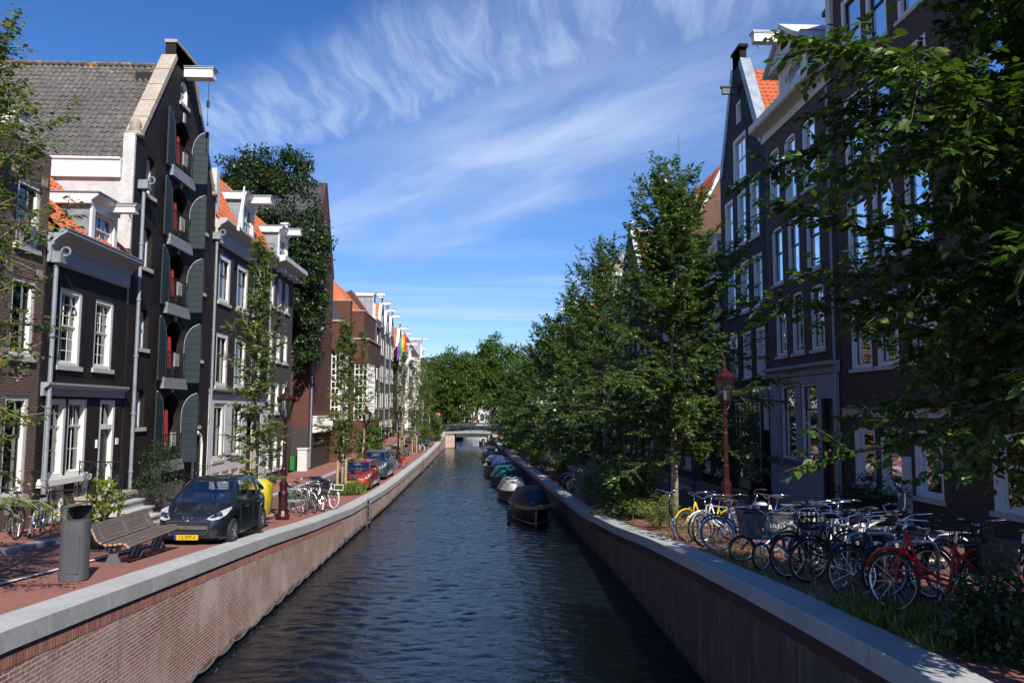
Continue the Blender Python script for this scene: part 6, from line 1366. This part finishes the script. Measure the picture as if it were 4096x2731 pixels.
# ------------------------------------------------------------------ cars
def text_mesh(txt,size,mat_,parent,Mx,name='plate_number'):
    cu=bpy.data.curves.new(name,'FONT'); cu.body=txt; cu.size=size; cu.align_x='CENTER'; cu.align_y='CENTER'; cu.extrude=.002
    o=bpy.data.objects.new(name,cu); C.objects.link(o); dg=bpy.context.evaluated_depsgraph_get(); me=bpy.data.meshes.new_from_object(o.evaluated_get(dg)); me.transform(Mx)
    bpy.data.objects.remove(o); me.materials.clear(); me.materials.append(mat_); n=bpy.data.objects.new(name,me); C.objects.link(n); n.parent=parent; return n
def car(label,x,y,z,ang,paint,Lg,Wd,Ht,hood=.95,belt=.9,wheel_r=.30,fw=.72,rw=.62,plate='12-SFP-5',kind='a',ws0=.62,ws1=1.45,roof_end=.35,grille='wide'):
    """local frame: +y runs from the front bumper to the tail"""
    r=root('parked_car',(x,y,z),label,'car'); ORG[r.name]=np.zeros(3); hw=Wd/2
    fy=fw; ry=Lg-rw; bl=belt
    def zdeck(s):
        pts=[(0,.56),(.03,hood*.73),(.12,hood*.80),(ws0+.2,hood*.97),(ws0+.35,bl+.04),(Lg-.3,bl+.08),(Lg-.05,bl*.93),(Lg,.55)]
        return float(np.interp(s,[p[0] for p in pts],[p[1] for p in pts]))
    def width(s):
        pts=[(0,.60),(.05,.74),(.18,.88),(.45,.965),(1.0,1.),(Lg-.9,1.),(Lg-.35,.94),(Lg-.06,.8),(Lg,.7)]
        return hw*float(np.interp(s,[p[0] for p in pts],[p[1] for p in pts]))
    def zbot(s):
        zb=.20 if .1<s<Lg-.15 else .24
        for c in (fy,ry):
            d=abs(s-c); Ra=wheel_r+.055
            if d<Ra: zb=max(zb,wheel_r+math.sqrt(Ra*Ra-d*d)*.98)
        return zb
    ss=sorted(set([0,.02,.05,.1,.16,.22,.3,.38,.45,.55]+list(np.linspace(.6,Lg-.4,44))+[Lg-.3,Lg-.2,Lg-.12,Lg-.06,Lg-.02,Lg]+[fy-wheel_r-.055,fy+wheel_r+.055,ry-wheel_r-.055,ry+wheel_r+.055]))
    P=[]
    for s in ss:
        w=width(s); zd=zdeck(s); zb=zbot(s); zm=lerp(zb,zd,.5) 
        sh=zd-.045; half=[(0,zd),(w*.5,zd-.008),(w*.80,zd-.03),(w*.93,zd-.075),(w*.985,max(zb+.02,zd-.16)),(w*1.0,max(zb+.015,lerp(zd,zb,.42))),(w*.995,max(zb+.01,lerp(zd,zb,.7))),(w*.97,zb)]
        P.append([(-a,s,c) for a,c in half[::-1]]+[(a,s,c) for a,c in half[1:]])
    b=MB(); I=b.grid(P); b.f.append(I[0][::-1]); b.m.append(0); b.f.append(I[-1][:]); b.m.append(0); body=b.build('body',M[paint],r,smooth=True)
    sol=body.modifiers.new('edge','EDGE_SPLIT'); sol.split_angle=rad(38)
    # under body
    b=MB(); b.box(-hw*.8,hw*.8,.25,Lg-.25,.16,.5); b.build('underbody',M['rubber'],r)
    # greenhouse
    y0,y1,y2,y3=ws0+.2,ws1,Lg-roof_end-.12,Lg-.1
    wb_=hw*.93; wt=hw*.68; zt=Ht-.03
    def gl_pt(s,t,side): # s: 0 windscreen base..3 rear base along outline; t height 0..1
        pass
    base=[(y0,wb_*.86,bl+.02),(y0+.12,wb_*.97,bl+.02),(lerp(y0,y3,.3),wb_,bl+.03),(lerp(y0,y3,.65),wb_,bl+.06),(y3-.12,wb_*.93,bl+.10),(y3,wb_*.8,bl+.10)]
    top=[(y1-.02,wt*.92,zt-.04),(y1+.1,wt,zt-.015),(lerp(y1,y2,.35),wt*1.01,zt),(lerp(y1,y2,.7),wt,zt-.01),(y2-.05,wt*.96,zt-.08),(y2+.02,wt*.86,zt-.13)]
    def row(t,k=0.0): # ring at height t with slight outward bow
        R_=[]
        for (a,c) in zip(base,top):
            bow=.04*math.sin(math.pi*t); R_.append((lerp(a[1],c[1],t)+bow*.6,lerp(a[0],c[0],t),lerp(a[2],c[2],t)))
        return [(-w_,yy,zz) for w_,yy,zz in R_]+[(w_,yy,zz) for w_,yy,zz in R_[::-1]]
    ts=[0,.33,.66,.93]
    b=MB(); b.grid([row(t) for t in ts],close=True); b.build('window_glass',M['car_glass'],r,smooth=False)
    # roof
    b=MB(); rr=[]
    R0=row(.93); R1=row(1.0)
    cx=[(0.0*q[0],q[1],q[2]) for q in R1]
    R2=[(q[0]*.6,lerp(q[1],(y1+y2)/2,.18),q[2]+.03) for q in R1]; R3=[(q[0]*.1,lerp(q[1],(y1+y2)/2,.6),Ht+.005) for q in R1]
    I=b.grid([R0,R1,R2,R3],close=True); b.f.append(I[-1][:]); b.m.append(0); b.build('roof',M[paint],r,smooth=True)
    # pillars
    b=MB()
    n=len(base)
    for k,rad_ in ((0,.032),(n-1,.045),(3,.03)):
        for sg in (-1,1):
            q=[]
            for t in (0,.33,.66,.95):
                R_=row(t); w_,yy,zz=R_[k]; q.append((sg*(abs(w_)+.004),yy,zz))
            b=MB(); b.tube(q,rad_,5); b.build('pillar',M[paint],r)
    b=MB()   # interior: seats, dash, steering wheel
    for sg in (-.37,.37):
        b.box(sg*hw/.8-.2,sg*hw/.8+.2,y1+.25,y1+.38,.5,bl+.22); b.box(sg*hw/.8-.12,sg*hw/.8+.12,y1+.27,y1+.36,bl+.22,bl+.42)
    b.box(-hw*.8,hw*.8,y0+.1,y0+.45,bl-.2,bl+.03); b.ring((hw*.42,y0+.6,bl+.05),.17,.015,'y',14,5); b.box(-hw*.85,hw*.85,Lg-.75,Lg-.62,.5,bl+.12); b.build('seat',M['rubber'],r)
    # wheels
    for yy in (fy,ry):
        for sg in (-1,1):
            xx=sg*(hw-.115); b=MB(); b.lathe([(wheel_r*.62,-.1),(wheel_r*.9,-.105),(wheel_r,-.07),(wheel_r,.07),(wheel_r*.9,.105),(wheel_r*.62,.1)],(0,0,0),26); b.v=[(xx+c_,yy+a_,wheel_r+b_) for a_,b_,c_ in b.v]; w=b.build('wheel',M['rubber'],r,smooth=False)
            b=MB(); xo=xx+sg*.085; b.ring((xo,yy,wheel_r),wheel_r*.6,.018,'x',24,5)
            for k in range(7):
                a=2*math.pi*k/7; b.tube([(xo+sg*.012,yy+.03*math.cos(a),wheel_r+.03*math.sin(a)),(xo,yy+wheel_r*.6*math.cos(a),wheel_r+wheel_r*.6*math.sin(a))],.022,4)
            b.build('rim',M['rim_steel'],w)
    # head lamps, grille, plate, mirrors
    for sg in (-1,1):
        b=MB(); pts=[]
        for (u,zz) in ((.50,.665),(.64,.63),(.80,.65),(.92,.72),(.965,.82),(.90,.865),(.74,.80),(.60,.73)):
            zq=zz*hood/.95; s_=0.0
            while s_<1.2 and (width(s_)<u*hw or zdeck(s_)-.035<zq): s_+=.01
            pts.append((sg*u*hw,s_-.035,zq))
        c=[(p[0]*1.0,p[1]+.1,p[2]) for p in pts]; I=[b.V(p) for p in pts]; J=[b.V(p) for p in c]; m_=len(I)
        ctr=b.V((sum(p[0] for p in pts)/8,sum(p[1] for p in pts)/8-.03,sum(p[2] for p in pts)/8))
        for k in range(m_): b.f.append([I[k],I[(k+1)%m_],ctr]); b.m.append(0); b.f.append([I[k],I[(k+1)%m_],J[(k+1)%m_],J[k]]); b.m.append(0)
        ho=b.build('headlight',M['lens'],r,smooth=False)
        b=MB(); b.lathe([(0,-.02),(.07,0),(.05,.04)],(0,0,0),12); b.v=[(sg*.78*hw+a_,sum(p[1] for p in pts)/8-.04-c_,.735*hood/.95+b_) for a_,b_,c_ in b.v]; b.build('reflector',M['chrome'],ho)
        b=MB(); mz=bl+.08; P=[]
        for u,rx,rz in ((0,.06,.05),(.05,.1,.075),(.12,.11,.08),(.19,.08,.06),(.21,.01,.01)): P.append([(sg*(hw*.93+u),y0+.38+rx*.5*math.cos(a_),mz+rz*math.sin(a_)) for a_ in [k*math.pi/4 for k in range(8)]])
        b.grid(P,close=True); b.build('mirror',M['rubber'] if paint=='car_black' else M[paint],r,smooth=True)
        b=MB(); b.tube([(sg*(hw*1.0),y0+.75,bl-.14),(sg*(hw*1.005),y0+.93,bl-.13)],.014,5); b.tube([(sg*(hw*1.0),y0+1.55,bl-.12),(sg*(hw*1.005),y0+1.72,bl-.11)],.014,5); b.build('door_handle',M[paint],r)
        b=MB(); b.tube([(sg*hw*1.003,y0+1.28,.3),(sg*hw*1.006,y0+1.28,bl-.03)],.006,4); b.build('door_seam',M['rubber'],r)
        b=MB(); b.tube([(sg*hw*1.003,y0+.35,.35),(sg*hw*1.006,y0+.35,bl-.05)],.006,4); b.build('door_seam',M['rubber'],r)
    f=FR((0,-.012,0),(1,0,0),(0,-1,0)); b=MB()
    zz0=.62*hood/.95
    if grille=='wide':
        b.plate(f,[(-.44*hw,.30),(.44*hw,.30),(.56*hw,.38),(.58*hw,.60),(-.58*hw,.60),(-.56*hw,.38)],-.03,.012); g=b.build('grille',M['rubber'],r)
        b=MB(); b.plate(f,[(-.54*hw,.44),(.54*hw,.44),(.56*hw,.52),(-.56*hw,.52)],.0125,.04); b.build('grille_bar',M['steel'],g)
        b=MB(); b.tube([f(*p) for p in ((-.44*hw,.02,.30),(-.56*hw,.02,.38),(-.60*hw,.02,.61),(.60*hw,.02,.61),(.56*hw,.02,.38),(.44*hw,.02,.30))],.013,5); b.build('grille_edge',M['car_blue'],g)
    else:
        b.plate(f,[(-.30*hw,.56),(.30*hw,.56),(.36*hw,.66),(-.36*hw,.66)],-.03,.03); b.plate(f,[(-.52*hw,.28),(.52*hw,.28),(.58*hw,.40),(-.58*hw,.40)],-.03,.012); g=b.build('grille',M['rubber'],r)
        b=MB(); b.tube([f(*p) for p in ((-.30*hw,.035,.56),(.30*hw,.035,.56),(.36*hw,.035,.66),(-.36*hw,.035,.66),(-.30*hw,.035,.56))],.010,5); b.build('grille_edge',M['chrome'],g)
    # emblem: plain small badge with a rearing animal figure for the dark hatchback, a letter shape otherwise
    b=MB(); ez=.69*hood/.95 if grille=='wide' else .61; 
    if grille=='wide':
        b.plate(f,[(-.11,ez+.05),(.11,ez+.05),(.09,ez-.03),(.05,ez-.06),(-.05,ez-.06),(-.09,ez-.03)],-.06,.02); e=b.build('badge',M['ink'],r)
        b=MB(); b.tube([f(*p) for p in ((-.02,.03,ez-.045),(.0,.03,ez-.01),(-.015,.03,ez+.02),(.015,.03,ez+.04))],.009,4); b.tube([f(-.05,.03,ez-.005),f(-.0,.03,ez+.012),f(.045,.03,ez-.01)],.007,4); b.tube([f(.0,.03,ez-.01),f(.035,.03,ez-.045)],.008,4)
        b.tube([f(-.11,.025,ez+.05),f(-.09,.025,ez-.03),f(-.05,.025,ez-.06),f(.05,.025,ez-.06),f(.09,.025,ez-.03),f(.11,.025,ez+.05)],.007,4); b.build('emblem',M['chrome'],e)
    else:
        b.tube([f(.035,.045,ez+.03),f(-.03,.045,ez+.03),f(-.03,.045,ez+.005),f(.03,.045,ez-.005),f(.03,.045,ez-.03),f(-.035,.045,ez-.03)],.009,4); b.build('emblem',M['chrome'],r)
    if plate:
        pz=.27 if grille=='wide' else .46
        b=MB(); b.pbox(f,-.26,.26,.035,.05,pz-.055,pz+.055); p=b.build('number_plate',M['plate_yellow'],r); ORG[p.name]=np.zeros(3)
        b=MB(); b.pbox(f,-.26,-.215,.0505,.052,pz-.055,pz+.055); b.build('plate_band',M['plate_blue'],p)
        text_mesh(plate,.105,M['ink'],p,Matrix.Translation((.02,-.012-.053,pz))@Matrix.Rotation(math.pi/2,4,'X'))
    b=MB()
    for sg in (-1,1): b.plate(f,[(sg*.66*hw,.30),(sg*.80*hw,.33),(sg*.80*hw,.42),(sg*.68*hw,.40)],-.12,-.03)
    b.build('fog_light',M['rubber'],r)
    r.rotation_euler=(0,0,ang); return r
car('dark blue black small hatchback parked nose first beside the bench',-6.55,18.05,zl(19.5)-.02,-.03,'car_black',3.45,1.63,1.47,hood=.95,belt=.92,plate='12-SFP-5',ws0=.5,ws1=1.5,roof_end=.42)
car('orange red hatchback parked behind the staked young tree',-6.55,40.05,zl(41)-.01,-.02,'car_red',4.25,1.82,1.45,hood=.9,belt=.92,plate='G-602-J',ws0=.85,ws1=1.85,roof_end=.5,grille='narrow',wheel_r=.32,fw=.85,rw=.8)
car('grey blue sport utility car behind the orange red hatchback',-6.6,46.9,zl(48)-.01,-.02,'car_blue',4.42,1.87,1.66,hood=1.08,belt=1.06,plate=None,ws0=.9,ws1=1.85,roof_end=.35,grille='narrow',wheel_r=.36,fw=.85,rw=.85)

# ------------------------------------------------------------------ boats
def boat(label,x,y,Lg,Wd,ang,hull,trim,cover=None,cz=.75,fb=.55,kind='cover',rail=None,extra=None,name='moored_boat'):
    r=root(name,(x,y,0),label,'boat'); ORG[r.name]=np.zeros(3); n=18
    def hwid(t): return Wd/2*min(1,(math.sin(min(1,t*1.45+.02)*math.pi/2))**.75)*(1-.22*max(0,t-.75)/.25)
    P=[];G_=[]
    for i in range(n+1):
        t=i/n; w=hwid(t); yy=t*Lg; sh=fb*(1+.38*(1-t)**2.2+.06*t); P.append([(-w,yy+.0,sh),(-w*.96,yy+.05*(1-t),sh*.45),(-w*.84,yy+.12*(1-t),-.06),(0,yy+.2*(1-t),-.3),(w*.84,yy+.12*(1-t),-.06),(w*.96,yy+.05*(1-t),sh*.45),(w,yy,sh)]); G_.append((w,yy,sh))
    b=MB(); I=b.grid(P); b.f.append(I[-1][:]); b.m.append(0); b.build('hull',M[hull],r,smooth=True)
    b=MB(); b.tube([(-w,yy,sh) for w,yy,sh in G_[::-1]]+[(w,yy,sh) for w,yy,sh in G_],.045,6); b.build('gunwale',M[trim],r)
    b=MB(); b.tube([(w*.99,yy,.1) for w,yy,sh in G_],.025,4); b.tube([(-w*.99,yy,.1) for w,yy,sh in G_],.025,4); b.tube([(0,-.03,fb*1.42),(0,.0,.5),(0,.22,-.1)],.045,5); b.build('stem_and_stripe',M['rope' if hull=='hull_dark' else trim],r)
    if cover:
        b=MB(); P=[]; rg=np.random.default_rng(int(x*10+y))
        for i in range(n+1):
            t=i/n; w=hwid(t)*1.02; sh=fb*(1+.38*(1-t)**2.2+.06*t)+.02; h=cz*min(1,max(0,(t-.06)/(.20 if cz>.6 else .35)))**.7*min(1,(1.02-t)/.22)**.6*(1-.12*math.sin(t*9)) if .06<t<1.01 else .0
            cs=[(-1,0),(-.88,.3),(-.74,.66),(-.62,.93),(-.35,.99),(0,1),(.35,.99),(.62,.93),(.74,.66),(.88,.3),(1,0)]
            P.append([(w*cx_,t*Lg,sh+h*cz_*(1+.05*rg.normal())-(.07*h if i%3==1 and 2<j<8 else 0)) for j,(cx_,cz_) in enumerate(cs)])
        b.grid(P); b.build('canvas_cover',M[cover],r,smooth=True)
    else:
        b=MB(); b.grid([[(-hwid(i/n)*.95,i/n*Lg,fb*.55),(hwid(i/n)*.95,i/n*Lg,fb*.55)] for i in range(1,n+1)]); b.build('floor',M['dark_wood'],r)
        for t in (.45,.75):
            b=MB(); b.box(-hwid(t)*.9,hwid(t)*.9,t*Lg-.15,t*Lg+.15,fb*.8,fb*.85); b.build('thwart',M['varnish'],r)
    if rail:
        b=MB(); 
        for s in (0,1):
            pass
        pts=[(-w,yy,sh+.42) for w,yy,sh in G_[8:0:-1]]+[(0,-.1,fb*1.4+.42)]+[(w,yy,sh+.42) for w,yy,sh in G_[1:9]]; b.tube(pts,.025,6)
        for k in (1,4,8):
            w,yy,sh=G_[k]
            for s in (-1,1): b.tube([(s*w,yy,sh),(s*w,yy,sh+.42)],.02,5)
        b.build('bow_rail',M[rail],r)
    if extra=='navy':
        b=MB(); w,yy,sh=G_[3]
        b.tube([(-w2*1.02,y2,s2-.1) for w2,y2,s2 in G_[6:0:-1]]+[(0,-.08,fb*1.3)]+[(w2*1.02,y2,s2-.1) for w2,y2,s2 in G_[1:7]],.09,7); b.build('rope_fender',M['rope'],r,smooth=True)
        b=MB(); b.tube([(-Wd/2-.12,1.6,.55),(-Wd/2-.16,1.6,.02)],.09,8); b.build('blue_fender',M['tarp_blue'],r)
        b=MB(); b.tube([(.1,.2,fb*1.4),(.7,-.1,.95),(1.35,.5,1.1)],.012,4); b.build('mooring_line',M['rope'],r)
    if extra=='outboard':
        b=MB(); b.box(-.14,.14,-.12,.2,fb+.05,fb+.5); b.box(-.05,.05,-.1,.05,-.1,fb+.05); b.build('outboard_motor',M['rubber'],r)
    if extra=='cabin':
        b=MB(); b.plate(lambda u,w,zz:(u,w,zz),[(-Wd*.34,fb*.8),(Wd*.34,fb*.8),(Wd*.30,fb+.55),(Wd*.2,fb+.72),(-Wd*.2,fb+.72),(-Wd*.30,fb+.55)],.9,2.6); b.build('cabin',M['hull_white'],r)
        b=MB(); b.pbox(lambda u,w,zz:(u,w,zz),-Wd*.22,Wd*.22,.86,.899,fb+.2,fb+.48); b.build('cabin_window',M['ink'],r)
    r.rotation_euler=(0,0,ang); return r
boat('navy covered wooden launch with rope fender, nearest moored boat',2.42,35.2,5.4,1.95,.03,'hull_dark','varnish','tarp_navy',.72,.62,extra='navy')
boat('boat under a wrinkled off-white canvas behind the navy launch',1.95,43.3,4.8,1.65,.06,'hull_grey','hull_grey','tarp_white',.62,.5)
boat('round boat under a green and blue tarpaulin, third moored boat',1.75,51.8,5.0,1.95,.05,'hull_grey','hull_dark','tarp_green',.65,.55,extra='outboard')
boat('open dark boat with white bow rail and blue tarpaulin amidships',1.45,59.0,6.0,2.2,.05,'hull_dark','hull_white',None,.5,.7,rail='hull_white')
r=root('boat_tarpaulin',(1.6,62.2,.6),'blue grey tarpaulin heaped over the middle of the railed boat','tarpaulin'); b=MB(); P=[]
for i in range(9):
    t=i/8; h=1.0*math.sin(math.pi*(.12+.83*t)); P.append([(1.5-.8*math.cos(math.pi*j/8),61.2+2.6*t,.62+h*math.sin(math.pi*j/8)**.8*(1-.1*(j%2))) for j in range(9)])
b.grid(P); b.build('cover',M['tarp_blue'],r,smooth=True)
boat('small boat with a folded cream hood behind the railed boat',1.35,67.5,5.0,1.8,.04,'hull_grey','hull_white','tarp_white',.4,.6)
boat('low boat with a blue awning and white cabin roof, farthest before the bridge',1.1,75,5.6,1.9,.04,'hull_dark','tarp_blue','tarp_blue',.35,.65)
boat('white cabin boat moored behind the blue awning boat',1.0,81.5,5.6,1.9,.03,'hull_white','hull_white',None,.3,.6,extra='cabin')
boat('small blue and white boat lying under the bridge',.15,114,4.5,1.3,0,'tarp_blue','hull_white',None,.3,.5,extra='cabin')
